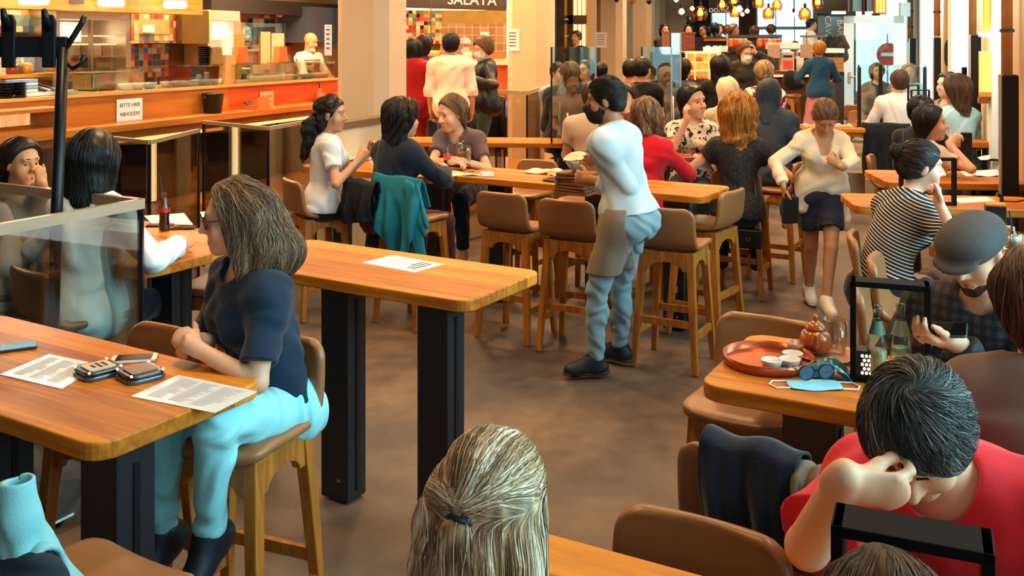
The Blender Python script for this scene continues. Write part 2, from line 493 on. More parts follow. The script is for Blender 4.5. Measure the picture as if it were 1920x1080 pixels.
def blob(name, prims, h, m, parent=None, k=.02, subs=(), cuts=(), wr=None, grow=0, attr=None, extra=.03, loc=None, rz=None):
    """one smooth closed surface from a list of shapes"""
    f = field_for([p[0] if isinstance(p, tuple) else p for p in prims], h, extra + abs(grow))
    for p in prims:
        kk = k
        if isinstance(p, tuple): p, kk = p
        f.add(p, kk, grow=grow)
    if wr: f.wrinkle(*wr)
    for p, kk in subs: f.add(p, kk, 's')
    for p, n in cuts: f.cut(p, n)
    r = f.mesh()
    if r is None: return None, f
    a = attr(r[0]) if callable(attr) else attr
    o = obj(name, np_mesh(r[0], r[1], a), m, parent, loc=loc, rz=rz)
    return o, f
def strands(f, starts, flow, n_steps, step, r0, lift=.004, seed=0, jitter=.15, tone=None, sides=3, wave=0, wl=.07):
    """strand tubes traced over the surface of field f; starts (n,3), flow(P)->directions, r0 root radius"""
    rs = np.random.default_rng(seed); P = starts.copy(); n = len(P)
    paths = [P.copy()]; j = rs.normal(size=(n, 3)) * jitter
    up = rs.uniform(.2, 1, n) * lift
    ph = 5 * np.sin(P @ V3(23, 17, 11)) + 4 * np.sin(P @ V3(-13, 29, 19)) if wave else None
    for i in range(n_steps):
        g = f.grad(P); d = flow(P); d = d / (np.linalg.norm(d, axis=1)[:, None] + 1e-9) + j
        if wave:
            sd = np.cross(d, g); d = d + wave * np.sin(2 * PI * i * step / wl + ph)[:, None] * sd + .5 * wave * np.cos(2 * PI * i * step / wl + ph)[:, None] * g
        d -= (d * g).sum(1)[:, None] * g * .9
        d /= np.linalg.norm(d, axis=1)[:, None] + 1e-9
        P = P + d * step
        dist = f.sample(P); g = f.grad(P)
        P = P - g * np.clip(dist - up * min(1, .3 + i / n_steps), -.02, .02)[:, None]
        paths.append(P.copy())
    A = np.stack(paths, 1)                              # n, k, 3
    k = n_steps + 1
    d = np.gradient(A, axis=1); d /= np.linalg.norm(d, axis=2)[..., None] + 1e-9
    ref = np.broadcast_to(rs.normal(size=(n, 1, 3)), d.shape)
    s = np.cross(d, ref); s /= np.linalg.norm(s, axis=2)[..., None] + 1e-9
    t = np.cross(d, s)
    tt = np.linspace(0, 1, k); prof = np.minimum(1, .35 + 2.5 * tt) * np.minimum(1, (1 - tt) * 3 + .12)
    rr = r0 * prof[None, :, None] * rs.uniform(.6, 1.3, (n, 1, 1))
    rings = np.stack([A + (s * math.cos(2 * PI * q / sides) + t * math.sin(2 * PI * q / sides)) * rr for q in range(sides)], 2)
    V = rings.reshape(-1, 3)
    idx = np.arange(n * k * sides).reshape(n, k, sides)
    Q = []
    for q in range(sides):
        q2 = (q + 1) % sides
        Q.append(np.stack([idx[:, :-1, q], idx[:, 1:, q], idx[:, 1:, q2], idx[:, :-1, q2]], -1).reshape(-1, 4))
    tv = np.clip(.48 + .22 * np.sin(starts @ V3(83, 61, 9) + 2 * np.sin(starts @ V3(31, -43, 12))) + .2 * np.sin(starts @ V3(-190, 140, 20)) + rs.normal(0, .16, n), 0, 1) if tone is None else tone
    return V, np.concatenate(Q), np.repeat(tv, k * sides)
# ------------------------------------------------------------------ figures
UP = V3(0, 0, 1)
def ik(a, t, l1, l2, hint):
    a, t, hint = V3(a), V3(t), nrm(hint)
    d = t - a; L = np.linalg.norm(d); L2 = min(max(L, abs(l1 - l2) + .01), (l1 + l2) * .995)
    u = d / (L + 1e-9); t = a + u * L2
    x = (l1 * l1 - l2 * l2 + L2 * L2) / (2 * L2); y = math.sqrt(max(l1 * l1 - x * x, 1e-6))
    h = hint - u * (hint @ u); h = nrm(h)
    return a + u * x + h * y, t
class Fig:
    def __init__(s, k=1.0, hip=(0, 0, .86), lean=0, bend=0, side=0, twist=0, head=(0, 0, 0), fem=True, bulk=1.0,
                 armL=None, armR=None, legL=None, legR=None, neck=None, hs=.96, hipyaw=0):
        s.k, s.fem, s.bulk, s.hs = k, fem, bulk, hs * (k ** .5)
        s.P0 = V3(hip)
        A = rotm(twist * .4, lean, side); B = rotm(twist, lean + bend, side)
        s.A, s.B = A, B
        s.u1, s.u2 = A[:, 2], B[:, 2]
        s.P1 = s.P0 + .18 * k * s.u1; s.P2 = s.P1 + .19 * k * s.u2; s.P3 = s.P2 + .135 * k * s.u2
        s.HM = rotm(*head)
        nd = nrm(.6 * s.u2 + .55 * s.HM[:, 2] + .12 * s.HM[:, 1]) if neck is None else nrm(neck)
        s.hc = s.P3 + nd * .195 * k
        sw = (.155 if fem else .18) * k * (1 + (bulk - 1) * .6)
        s.sh = {q: s.P2 + .085 * k * s.u2 + B[:, 0] * sw * q for q in (-1, 1)}
        s.hy = rotm(hipyaw)
        s.hj = {q: s.P0 + s.hy[:, 0] * .085 * k * q for q in (-1, 1)}
        s.arm = {}; s.hand = {}; s.leg = {}
        for q, a in ((-1, armL), (1, armR)):
            if a is None: a = dict(t=s.sh[q] + V3(.05 * q, .05, -.52 * k))
            hint = a.get('hint', (q * .6, -.6, -.5))
            e, w = ik(s.sh[q], a['t'], .285 * k, .25 * k, hint)
            fd = nrm(a['fd']) if 'fd' in a else nrm(w - e)
            pn = V3(a.get('pn', (-q * .8, 0, -.5))); pn = nrm(pn - fd * (pn @ fd))
            s.arm[q] = (e, w); s.hand[q] = dict(f=fd, pn=pn, curl=a.get('curl', .35), spread=a.get('spread', .3), thumb=a.get('thumb', .5))
        for q, l in ((-1, legL), (1, legR)):
            if l is None: l = dict(sit=1)
            if 'sit' in l:
                th, tp, sp = l.get('yaw', 6), l.get('pitch', 4), l.get('shin', 8)
                d = s.hy @ rotm(-q * th, tp, 0)[:, 1]
                kn = s.hj[q] + d * .43 * k
                ds = s.hy @ V3(math.sin(R(l.get('out', 0))) * q, math.sin(R(-sp)), -math.cos(R(sp)))
                an = kn + nrm(ds) * .41 * k
            else:
                kn, an = ik(s.hj[q], l['t'], .43 * k, .42 * k, l.get('hint', (0, 1, 0)))
            s.leg[q] = (kn, an, nrm(l['fd']) if 'fd' in l else nrm(s.hy @ V3(q * .12, 1, -.05)))
    def H(s, *v): return s.hc + s.HM @ (V3(*v) * s.hs)
    # --- shape lists
    def torso(s, g=0):
        k, b, f = s.k, s.bulk, s.fem
        o = [(Ell(s.P0 + s.u1 * .03 * k, V3(.168 if f else .158, .118, .125) * k * b + g, s.A), .06),
             (Ell(s.P1, V3(.128 if f else .14, .098, .13) * k * b + g, s.A), .08),
             (Ell(s.P2, V3(.142 if f else .16, .108 if f else .115, .165) * k * b + g, s.B), .08),
             (Cap(s.sh[-1], s.sh[1], .056 * k * (.93 if f else 1.05) + g, flat=None), .08)]
        for q in (-1, 1):
            o.append((Ell(s.P0 + s.A @ V3(.075 * q, -.06, -.02) * k, V3(.09, .085, .09) * k * b + g, s.A), .06))
            o.append((Cap(s.P3 + s.B @ V3(.03 * q, -.02, .0) * k, s.sh[q] + s.B @ V3(-.02 * q, 0, .012) * k, .045 * k + g, .04 * k + g), .05))
            if f: o.append((Ell(s.P2 + s.B @ V3(.065 * q, .085, -.01) * k, V3(.06, .055, .062) * k + g, s.B), .04))
        return o
    def neckp(s, g=0):
        return [(Cap(s.P3 - s.u2 * .04 * s.k, s.H(0, -.022, -.06), (.05 if s.fem else .06) * s.k + g, (.046 if s.fem else .056) * s.k + g), .04)]
    def armp(s, q, g=0, upto=2.0, g2=None, flare=0):
        """upto: 1 = elbow, 2 = wrist; the cut end is flat"""
        a = s.sh[q]; e, w = s.arm[q]; k = s.k * (1 + (s.bulk - 1) * .7); g2 = g if g2 is None else g2; o = []
        m = .92 if s.fem else 1.08
        if upto < 1:
            p = a + (e - a) * upto
            o.append((Cap(a, a + (e - a) * min(1, upto + .15), .052 * k * m + g, (.044 * k) * m + g + flare, cuts=[(p, e - a)]), .05))
        else:
            mid = a + (e - a) * .3; o.append((Cap(a, mid, .047 * k * m + g, .0437 * k * m + g), .045)); o.append((Cap(mid, e, .0437 * k * m + g, .036 * k * m + g), .012))
            t = min(1, upto - 1); p = e + (w - e) * t
            o.append((Cap(e, e + (w - e) * min(1.1, t + .1), .038 * k * m + g, (.038 - .012 * min(1, t)) * k * m + g2 + flare, cuts=[(p, w - e)] if t < 1 or g else ()), .012))
        return o
    def handp(s, q):
        e, w = s.arm[q]; h = s.hand[q]; f, pn, k = h['f'], h['pn'], s.k * (.94 if s.fem else 1.04)
        lat = np.cross(f, pn) * q                                    # towards the thumb
        o = [(Cap(w - f * .01, w + f * .03 * k, .026 * k, .03 * k, flat=(pn, .65)), .014),
             (Cap(w + f * .035 * k, w + f * .075 * k, .034 * k, .037 * k, flat=(pn, .42)), .012)]
        c = h['curl']; cs = c if isinstance(c, (list, tuple)) else [c] * 4
        for i, (off, L) in enumerate(((.028, .073), (.0095, .081), (-.0095, .075), (-.027, .059))):
            p = w + (f * (.088 - .004 * abs(i - 1.3)) + lat * off) * k; d = nrm(f + lat * off * 9 * h['spread'])
            ang = 0
            for sgm, (fr, bend) in enumerate(((.46, 65), (.3, 85), (.24, 55))):
                ang += bend * cs[i]
                dd = d * math.cos(R(ang)) + pn * math.sin(R(ang))
                p2 = p + dd * L * fr * k
                o.append((Cap(p, p2, (.0092 - .0008 * sgm) * k, (.0086 - .001 * sgm) * k), .006)); p = p2
        t = h['thumb']
        p = w + (f * .025 + lat * .022) * k; d = nrm(f * .75 + lat * .75 * (1.1 - t) + pn * .6 * t)
        for L, r in ((.045, .0125), (.034, .0105), (.026, .009)):
            p2 = p + d * L * k; o.append((Cap(p, p2, r * k, r * .88 * k), .01)); p = p2; d = nrm(d + f * .25 + pn * .2 * t)
        return o
    def legp(s, q, g=0, upto=2.0, flare=0, gk=None):
        a = s.hj[q]; kn, an, fd = s.leg[q]; k = s.k * (1 + (s.bulk - 1) * .6); gk = g if gk is None else gk
        if upto <= 1:
            p = a + (kn - a) * upto
            return [(Cap(a, a + (kn - a) * min(1, upto + .2), .088 * k + g, (.088 - .03 * upto) * k + g + flare, cuts=[(p, kn - a)]), .05)]
        o = [(Cap(a, kn, .085 * k + g, .054 * k + gk), .045)]
        t = upto - 1; p = kn + (an - kn) * t; back = -fd
        o.append((Cap(kn, kn + (an - kn) * min(1.05, t + .1), .054 * k + gk, (.054 - .02 * t) * k + g + flare, cuts=[(p, an - kn)] if (t < 1 or g) else ()), .014))
        if t > .5: o.append((Ell(kn + (an - kn) * .3 + back * .018 * k, V3(.046, .046, .11) * k + g * .6, None) if abs(nrm(an - kn)[2]) > .8 else Cap(kn + (an - kn) * .15, kn + (an - kn) * .45, .047 * k + g), .02))
        return o
    def footp(s, q, g=0):
        kn, an, fd = s.leg[q]; k = s.k
        dn = nrm(np.cross(np.cross(fd, UP), fd)) if abs(fd[2]) < .95 else -fd
        h = an - dn * .05 * k - fd * .035 * k; t = an - dn * .062 * k + fd * .15 * k
        return [(Cap(an, an - dn * .04 * k, .034 * k + g, .034 * k + g), .03), (Cap(h, t, .036 * k + g, .026 * k + g), .03),
                (Cap(an, t - fd * .03 * k, .034 * k + g, .024 * k + g), .03)]
    def headp(s, lvl=2):
        h, M = s.hs, s.HM
        E = lambda c, r: Ell(s.H(*c), V3(r) * h, M)
        o = [(E((0, -.014, .03), (.077, .096, .09)), .03), (E((0, .02, -.045), (.058, .07, .076)), .03),
             (E((0, .066, -.1), (.024, .02, .02)), .03)]
        for q in (-1, 1):
            o += [(E((.038 * q, .05, -.035), (.03, .03, .035)), .02),
                  (Ell(s.H(.076 * q, -.008, -.008), V3(.011, .021, .033) * h, M @ rotm(-18 * q, 10, 0)), .008)]
        o += [(Cap(s.H(0, .083, .012), s.H(0, .108, -.026), .008 * h, .0125 * h), .012),
              (Cap(s.H(-.011, .092, -.031), s.H(.011, .092, -.031), .0095 * h), .008),
              (Cap(s.H(-.036, .074, .031), s.H(.036, .074, .031), .011 * h), .02)]
        if lvl >= 1:
            o += [(Cap(s.H(-.017, .0815, -.0635), s.H(.017, .0815, -.0635), .006 * h), .012), (Cap(s.H(-.014, .081, -.074), s.H(.014, .081, -.074), .007 * h), .012)]
        return o
    def sockets(s):
        return [(Ell(s.H(.031 * q, .087, .005), V3(.017, .017, .012) * s.hs, s.HM), .01) for q in (-1, 1)]
    def lids(s):
        o = []
        for q in (-1, 1):
            c = s.H(.031 * q, .0655, .005)
            o += [(Ell(c, V3(.0145, .0142, .0142) * s.hs, s.HM, cuts=[(c + s.HM[:, 2] * .0022 * s.hs, -s.HM[:, 2])]), .003),
                  (Ell(c, V3(.0145, .0138, .0138) * s.hs, s.HM, cuts=[(c - s.HM[:, 2] * .0055 * s.hs, s.HM[:, 2])]), .003)]
        return o

FEYE = attr_mat('eye', [(0, '#120c0a'), (.38, '#4a3020'), (.72, '#d9cfc6')], rough=.1, const=True, spec=.5)
class Person:
    """an Empty at the figure's base > one body surface and its clothes, hair, glasses ..."""
    def __init__(s, label, loc, face, fig, skin='#c98d68', vox=.008, lvl=2, hairc=None, eyes=True, bare=False, group=None, gaze=(0, 1, 0), z0=0, lipc='#a8584c'):
        rz = math.atan2(-face[0], face[1])
        s.root = thing('person', label, 'person', (loc[0], loc[1], z0), rz, group)
        s.f = fig; s.vox = vox; s.lvl = lvl
        F_ = fig
        prims = F_.torso(-.008) + F_.neckp()
        prims += F_.headp(lvl)
        for q in (-1, 1): prims += F_.armp(q) + F_.handp(q) + F_.legp(q, 0 if bare else -.016) + F_.footp(q, 0 if bare else -.006)
        f = field_for([p for p, _ in prims], vox)
        for p, kk in prims: f.add(p, kk)
        if lvl >= 2:
            for p, kk in F_.sockets(): f.add(p, kk, 's')
            if vox <= .0075:
                for p, kk in F_.lids(): f.add(p, kk)
                f.add(Cap(F_.H(-.02, .0925, -.068), F_.H(.02, .0925, -.068), .0016), .004, 's')
        V, Q = f.mesh()
        s.skin = mat(skin, rough=.5, var=.06, scale=14, spec=.35)
        s.body = obj('body', np_mesh(V, Q), s.skin, s.root)
        if lvl >= 2 and eyes:
            for q in (-1, 1):
                g = nrm(F_.HM @ nrm(gaze)); c = F_.H(.031 * q, .0655, .005)
                bm = BM(); bmesh.ops.create_uvsphere(bm, u_segments=16, v_segments=12, radius=.0122 * F_.hs)
                me = bpy.data.meshes.new('eye'); bm.to_mesh(me); bm.free()
                co = np.array([v.co[:] for v in me.vertices]); ang = np.arccos(np.clip(co @ g / (.0122 * F_.hs), -1, 1))
                a = me.attributes.new('v', 'FLOAT', 'POINT'); a.data.foreach_set('value', np.clip(ang, 0, 1).astype(np.float32))
                obj('eye', me, FEYE, s.root, loc=c, smooth=True)
                if hairc:
                    add = [Cap(F_.H(.014 * q, .0895, .0335), F_.H(.032 * q, .0835, .0355), .003), Cap(F_.H(.032 * q, .0835, .0355), F_.H(.05 * q, .066, .027), .003, .0018)]
                    blob('eyebrow', add, .0028 if vox < .0075 else .004, mat(hairc, rough=.7), s.root, .004)
            lp = [Cap(F_.H(-.024, .084, -.0675), F_.H(-.004, .0865, -.064), .003, .0052), Cap(F_.H(.024, .084, -.0675), F_.H(.004, .0865, -.064), .003, .0052),
                  Cap(F_.H(-.022, .0838, -.0695), F_.H(0, .0855, -.0735), .0028, .006), Cap(F_.H(.022, .0838, -.0695), F_.H(0, .0855, -.0735), .0028, .006)]
            blob('lips', [(p, .006) for p in lp], .003 if vox < .0075 else .005, mat(lipc, rough=.4), s.root)
    def part(s, name, prims, m, h=None, k=.03, cuts=(), subs=(), wr=None, attr=None, grow=0):
        return blob(name, prims, h or s.vox, m, s.root, k=k, cuts=cuts, subs=subs, wr=wr, attr=attr, grow=grow)
    def top(s, m, sleeve=.6, hem=-.06, g=.014, wr=(.006, 38, 1), name='shirt', neck=.0, neckr=.07, flare=.006, attr=None, vneck=0, name2=None, cuffg=None, subs=()):
        F_ = s.f; pr = F_.torso(g)
        if hem < .05: pr.append((Ell(F_.P0 + F_.u1 * .03 * F_.k, V3(.166 if F_.fem else .156, .118, .15) * F_.k * F_.bulk + g + .009, F_.A), .05))
        for q in (-1, 1):
            if sleeve > 0: pr += F_.armp(q, g * .9, sleeve, flare=flare, g2=cuffg)
        sb = [(Cap(F_.P3 + F_.B @ V3(0, .015, -.02 + neck), F_.H(0, 0, 0), neckr * F_.k, neckr * 1.15 * F_.k), .01)] + list(subs)
        if vneck: sb.append((Cap(F_.P3 + F_.B @ V3(0, .12, 0), F_.P3 + F_.B @ V3(0, .16, -vneck), .055, .012), .01))
        if not sleeve:
            for q in (-1, 1): sb.append((Cap(F_.sh[q] + F_.B[:, 0] * q * .02, F_.arm[q][0] + F_.B[:, 0] * q * .05, .06), .01))
        return s.part(name, pr, m, cuts=[(F_.P0 + F_.u1 * hem * F_.k, -F_.u1)], subs=sb, wr=wr, attr=attr)
    def trousers(s, m, upto=1.93, g=.012, waist=.12, wr=(.006, 42, 5), flare=0, name='trousers', attr=None):
        F_ = s.f; pr = F_.torso(g)[:1] + [F_.torso(g)[i] for i in (4, 6 if not F_.fem else 7)]
        for p, _ in pr: p.cuts = [(F_.P0 + F_.u1 * waist * F_.k, F_.u1)]
        for q in (-1, 1): pr += F_.legp(q, g, upto, flare)
        return s.part(name, pr, m, wr=wr, attr=attr)
    def shoes(s, m, sole=None, name='shoe', ankle=.02, g=.008):
        F_ = s.f
        for q in (-1, 1):
            kn, an, fd = F_.leg[q]
            o, _ = blob(name, F_.footp(q, g), min(s.vox, .008), m, s.root, k=.02, cuts=[(an + nrm(kn - an) * ankle, kn - an)])
            if sole:
                dn = nrm(np.cross(np.cross(fd, UP), fd)); k = F_.k
                h = an - dn * .078 * k - fd * .045 * k; t = an - dn * .08 * k + fd * .155 * k
                blob('sole', [Cap(h, t, .043 * k, .036 * k, flat=(dn, .4))], min(s.vox, .008), sole, o)
    def hair(s, prims, m, cuts=(), subs=(), h=None, k=.02, wr=None, n=0, flow=None, steps=9, step=.02, r0=.0016, lift=.005, jitter=.12, seed=0, name='hair', grow=0, keep=None, wave=0, wl=.07):
        F_ = s.f; h = h or s.vox
        f = field_for([p[0] if isinstance(p, tuple) else p for p in prims], h, .03 + grow)
        for p in prims:
            kk = k
            if isinstance(p, tuple): p, kk = p
            f.add(p, kk, grow=grow)
        if wr: f.wrinkle(*wr)
        for p, kk in subs: f.add(p, kk, 's')
        for p, nn in cuts: f.cut(p, nn)
        V, Q = f.mesh(); rs = np.random.default_rng(seed + 3)
        a = .5 + .25 * np.sin(V[:, 0] * 190 + 3 * np.sin(V[:, 2] * 40)) * np.sin(V[:, 1] * 150 + 1) - .15
        if n:
            fl = flow or s.down_flow()
            st = V[rs.integers(0, len(V), n)]
            if keep is not None: st = st[keep(st)]
            SV, SQ, ST = strands(f, st, fl, steps, step, r0, lift, seed, jitter, wave=wave, wl=wl)
            # strands come with three-sided tubes; both pieces are quads
            Q = np.concatenate([Q, SQ + len(V)]); V = np.concatenate([V, SV]); a = np.concatenate([a, ST])
        return obj(name, np_mesh(V, Q, a), m, s.root), f
    def down_flow(s, part=(0, .03), back=.15):
        F_ = s.f
        def fl(P):
            q = (P - F_.hc) @ F_.HM / F_.hs
            w = np.clip((q[:, 2] - .0) / .1, 0, 1)[:, None]
            d = np.stack([(q[:, 0] - part[0]) * 9, (q[:, 1] - part[1]) * 6 - back, -.35 - 0 * q[:, 0]], 1)
            dn = F_.HM.T @ V3(0, 0, -1)
            d = d / (np.linalg.norm(d, axis=1)[:, None] + 1e-9) * w + dn * (1.02 - w)
            return d @ F_.HM.T
        return fl
    def cap_prims(s, t=.0):
        F_ = s.f
        return [(Ell(F_.H(0, -.018, .034), V3(.084 + t, .103 + t, .094 + t) * F_.hs, F_.HM), .02)]
    def hairline(s, fy=.07, fz=.07, tilt=(.8, -.5)):
        return (s.f.H(0, fy, fz), s.f.HM @ nrm((0, *tilt)))
    def short(s, m, t=.006, nape=-.055, n=0, wr=(.003, 70, 2), fy=.066, **kw):
        F_ = s.f; pr = s.cap_prims(t) + [(Ell(F_.H(0, -.05, -.02), V3(.07 + t, .06 + t, .06) * F_.hs, F_.HM), .02)]
        kw.setdefault('steps', 5); kw.setdefault('step', .012)
        return s.hair(pr, m, cuts=[s.hairline(fy), (F_.H(0, 0, nape), -F_.HM[:, 2] + F_.HM[:, 1] * .25)], wr=wr, n=n, **kw)
    def long(s, m, L=.28, sy=-.01, w=.075, t=.012, n=0, wr=(.006, 45, 3), fy=.06, back=.06, front=0, wave=0, shrink=.7, side=1, nape_fwd=0, gravity=None, **kw):
        """hair hanging behind and beside the face for a length L"""
        F_ = s.f; g = V3(0, 0, -1) if gravity is None else nrm(gravity); hs = F_.hs
        pr = s.cap_prims(t)
        b = F_.H(0, -.055, .0); pr.append((Cap(b, b + g * L + F_.HM @ V3(0, -back, 0) * .5, .072 * hs + t, .06 * shrink, flat=(F_.HM[:, 1], .6)), .05))
        for q in (-1, 1):
            if side in (0, q, 1) or side == 2:
                a = F_.H(.062 * q, sy, .02); e = a + g * L * .9 + F_.HM @ V3(q * .012, front - .02, 0)
                pr.append((Cap(a, e, .034 + t, .034 * shrink + .004, flat=(F_.HM[:, 0], .7)), .05))
        sb = [(Ell(F_.H(0, .085, -.03), V3(.058, .075, .098) * hs, F_.HM), .012)]
        kw.setdefault('steps', 12); kw.setdefault('step', L / 11)
        return s.hair(pr, m, cuts=[s.hairline(fy, .085)] if fy else (), subs=sb, wr=wr, n=n, **kw)
    def mask(s, m, loops=True):
        F_ = s.f
        E = lambda c, r: (Ell(F_.H(*c), V3(r) * F_.hs, F_.HM), .03)
        s.part('face_mask', [E((0, .028, -.05), (.064, .079, .074)), E((0, .07, -.08), (.035, .03, .035)), E((0, .09, -.03), (.02, .032, .022))], m, h=min(s.vox, .007), grow=.004,
               cuts=[(F_.H(0, .1, -.008), F_.HM[:, 2] + F_.HM[:, 1] * .05), (F_.H(0, .02, 0), -F_.HM[:, 1] + 0), (F_.H(0, .0, -.125), -F_.HM[:, 2] - F_.HM[:, 1] * .2)])
        if loops:
            for q in (-1, 1):
                obj('ear_loop', tube([F_.H(.062 * q, .022, -.02), F_.H(.079 * q, -.005, .022), F_.H(.084 * q, -.03, -.005), F_.H(.074 * q, -.01, -.04), F_.H(.058 * q, .022, -.075)], .0018, 5), m, s.root)

HAIR = {
    'dark': attr_mat('hair_dark', [(0, '#0c0706'), (.5, '#1d110d'), (1, '#3a231a')], rough=.42, noise=.4, spec=.45),
    'black': attr_mat('hair_black', [(0, '#060506'), (.6, '#120f10'), (1, '#2a2422')], rough=.4, noise=.4, spec=.45),
    'brown': attr_mat('hair_brown', [(0, '#24140d'), (.5, '#4a2f20'), (1, '#7a573c')], rough=.45, noise=.5, spec=.4),
    'ashbrown': attr_mat('hair_ash_brown', [(0, '#2e1b11'), (.35, '#67452f'), (.7, '#94704f'), (1, '#b59a80')], rough=.5, noise=.6, nscale=(60, 60, 6), spec=.4),
    'lightbrown': attr_mat('hair_light_brown', [(0, '#3a2416'), (.5, '#6e4c30'), (1, '#a98358')], rough=.45, noise=.5, spec=.4),
    'blonde': attr_mat('hair_blonde', [(0, '#3a2415'), (.3, '#84603e'), (.6, '#c09c72'), (.85, '#e8d4b2'), (1, '#faf1e2')], rough=.42, noise=.35, nscale=(60, 60, 8), spec=.35),
    'gold': attr_mat('hair_golden', [(0, '#5a2c08'), (.4, '#a8641a'), (.75, '#d8953a'), (1, '#f0c878')], rough=.45, noise=.5, spec=.4),
    'grey': attr_mat('hair_grey_streaked', [(0, '#0f0d0d'), (.45, '#2b2725'), (.75, '#56514e'), (1, '#9a9a96')], rough=.4, noise=.45, nscale=(50, 50, 50), spec=.5),
}
def fabric(hexc, bump=.25, rough=.85, var=.1, bscale=320): return mat(hexc, rough=rough, var=var, scale=5, bump=bump, bscale=bscale, spec=.2, sheen=.15)
def stripes(base, line, period, width):
    key = ('st', base, line, period, width)
    if key in MATS: return MATS[key]
    m, nt, b = _new('striped_cloth')
    at = N(nt, 'ShaderNodeAttribute', attribute_name='v')
    mu = N(nt, 'ShaderNodeMath', operation='MULTIPLY'); mu.inputs[1].default_value = 1 / period; nt.links.new(at.outputs['Fac'], mu.inputs[0])
    fr = N(nt, 'ShaderNodeMath', operation='FRACT'); nt.links.new(mu.outputs[0], fr.inputs[0])
    l = N(nt, 'ShaderNodeMath', operation='LESS_THAN'); l.inputs[1].default_value = width / period; nt.links.new(fr.outputs[0], l.inputs[0])
    mx = N(nt, 'ShaderNodeMix', data_type='RGBA'); nt.links.new(l.outputs[0], mx.inputs[0]); mx.inputs[6].default_value = srgb(base); mx.inputs[7].default_value = srgb(line)
    nt.links.new(mx.outputs[2], b.inputs['Base Color']); b.inputs['Roughness'].default_value = .85
    MATS[key] = m
    return m
def printed(base, spots, scale=30, thr=.5, rough=.85, base2=None):
    """cloth with an irregular blotch or leaf print"""
    key = ('pr', base, spots, scale, thr)
    if key in MATS: return MATS[key]
    m, nt, b = _new('printed_cloth')
    tc = N(nt, 'ShaderNodeTexCoord'); vo = N(nt, 'ShaderNodeTexNoise'); vo.inputs['Scale'].default_value = scale; vo.inputs['Detail'].default_value = 1.5
    nt.links.new(tc.outputs['Object'], vo.inputs['Vector'])
    rp = N(nt, 'ShaderNodeValToRGB'); e = rp.color_ramp.elements
    e[0].position = thr; e[0].color = srgb(base); e[1].position = thr + .03; e[1].color = srgb(spots)
    nt.links.new(vo.outputs['Fac'], rp.inputs[0]); nt.links.new(rp.outputs[0], b.inputs['Base Color']); b.inputs['Roughness'].default_value = rough
    MATS[key] = m
    return m
def plaid(c0, c1, c2, size=.045):
    key = ('pl', c0, c1, c2, size)
    if key in MATS: return MATS[key]
    m, nt, b = _new('plaid_cloth')
    tc = N(nt, 'ShaderNodeTexCoord'); sx = N(nt, 'ShaderNodeSeparateXYZ'); nt.links.new(tc.outputs['Object'], sx.inputs[0])
    fs = []
    for a in ('X', 'Z'):
        mu = N(nt, 'ShaderNodeMath', operation='MULTIPLY'); mu.inputs[1].default_value = 1 / size; nt.links.new(sx.outputs[a], mu.inputs[0])
        fr = N(nt, 'ShaderNodeMath', operation='FRACT'); nt.links.new(mu.outputs[0], fr.inputs[0])
        l = N(nt, 'ShaderNodeMath', operation='LESS_THAN'); l.inputs[1].default_value = .5; nt.links.new(fr.outputs[0], l.inputs[0]); fs.append(l)
    ad = N(nt, 'ShaderNodeMath', operation='ADD'); nt.links.new(fs[0].outputs[0], ad.inputs[0]); nt.links.new(fs[1].outputs[0], ad.inputs[1])
    dv = N(nt, 'ShaderNodeMath', operation='MULTIPLY'); dv.inputs[1].default_value = .45; nt.links.new(ad.outputs[0], dv.inputs[0])
    rp = N(nt, 'ShaderNodeValToRGB'); rp.color_ramp.interpolation = 'CONSTANT'; e = rp.color_ramp.elements
    e[0].color = srgb(c0); e[1].position = .3; e[1].color = srgb(c1); x = e.new(.7); x.color = srgb(c2)
    nt.links.new(dv.outputs[0], rp.inputs[0]); nt.links.new(rp.outputs[0], b.inputs['Base Color']); b.inputs['Roughness'].default_value = .9
    MATS[key] = m
    return m
# ------------------------------------------------------------------ the room
TH = R(21.3); RZ_ROOM = -TH
RP, RR = V3(math.cos(TH), -math.sin(TH)), V3(math.sin(TH), math.cos(TH))
KA = math.atan(.41); KK = V3(math.sin(KA), math.cos(KA)); KN = V3(-math.cos(KA), math.sin(KA)); KO = V3(-3.775, 9.7); RZ_K = PI / 2 - KA
def KP(u, d): p = KO + KK * u + KN * d; return (p[0], p[1])
def kpx(px, d):
    """distance along the kitchen counter at which the line d metres behind its front shows in column px"""
    t = (px - CX) / F; p = KO + KN * d
    return (t * p[1] - p[0]) / (KK[0] - t * KK[1])
def kz(px, py, d):
    p = KP(kpx(px, d), d); return H - (py - HY) * p[1] / F
def kbox(bm, u0, u1, d0, d1, z0, z1): add_box(bm, ((u0 + u1) / 2, (d0 + d1) / 2, (z0 + z1) / 2), (u1 - u0, d1 - d0, z1 - z0))
def kthing(name, label, cat, group=None): return thing(name, label, cat, (KO[0], KO[1], 0), RZ_K, group)

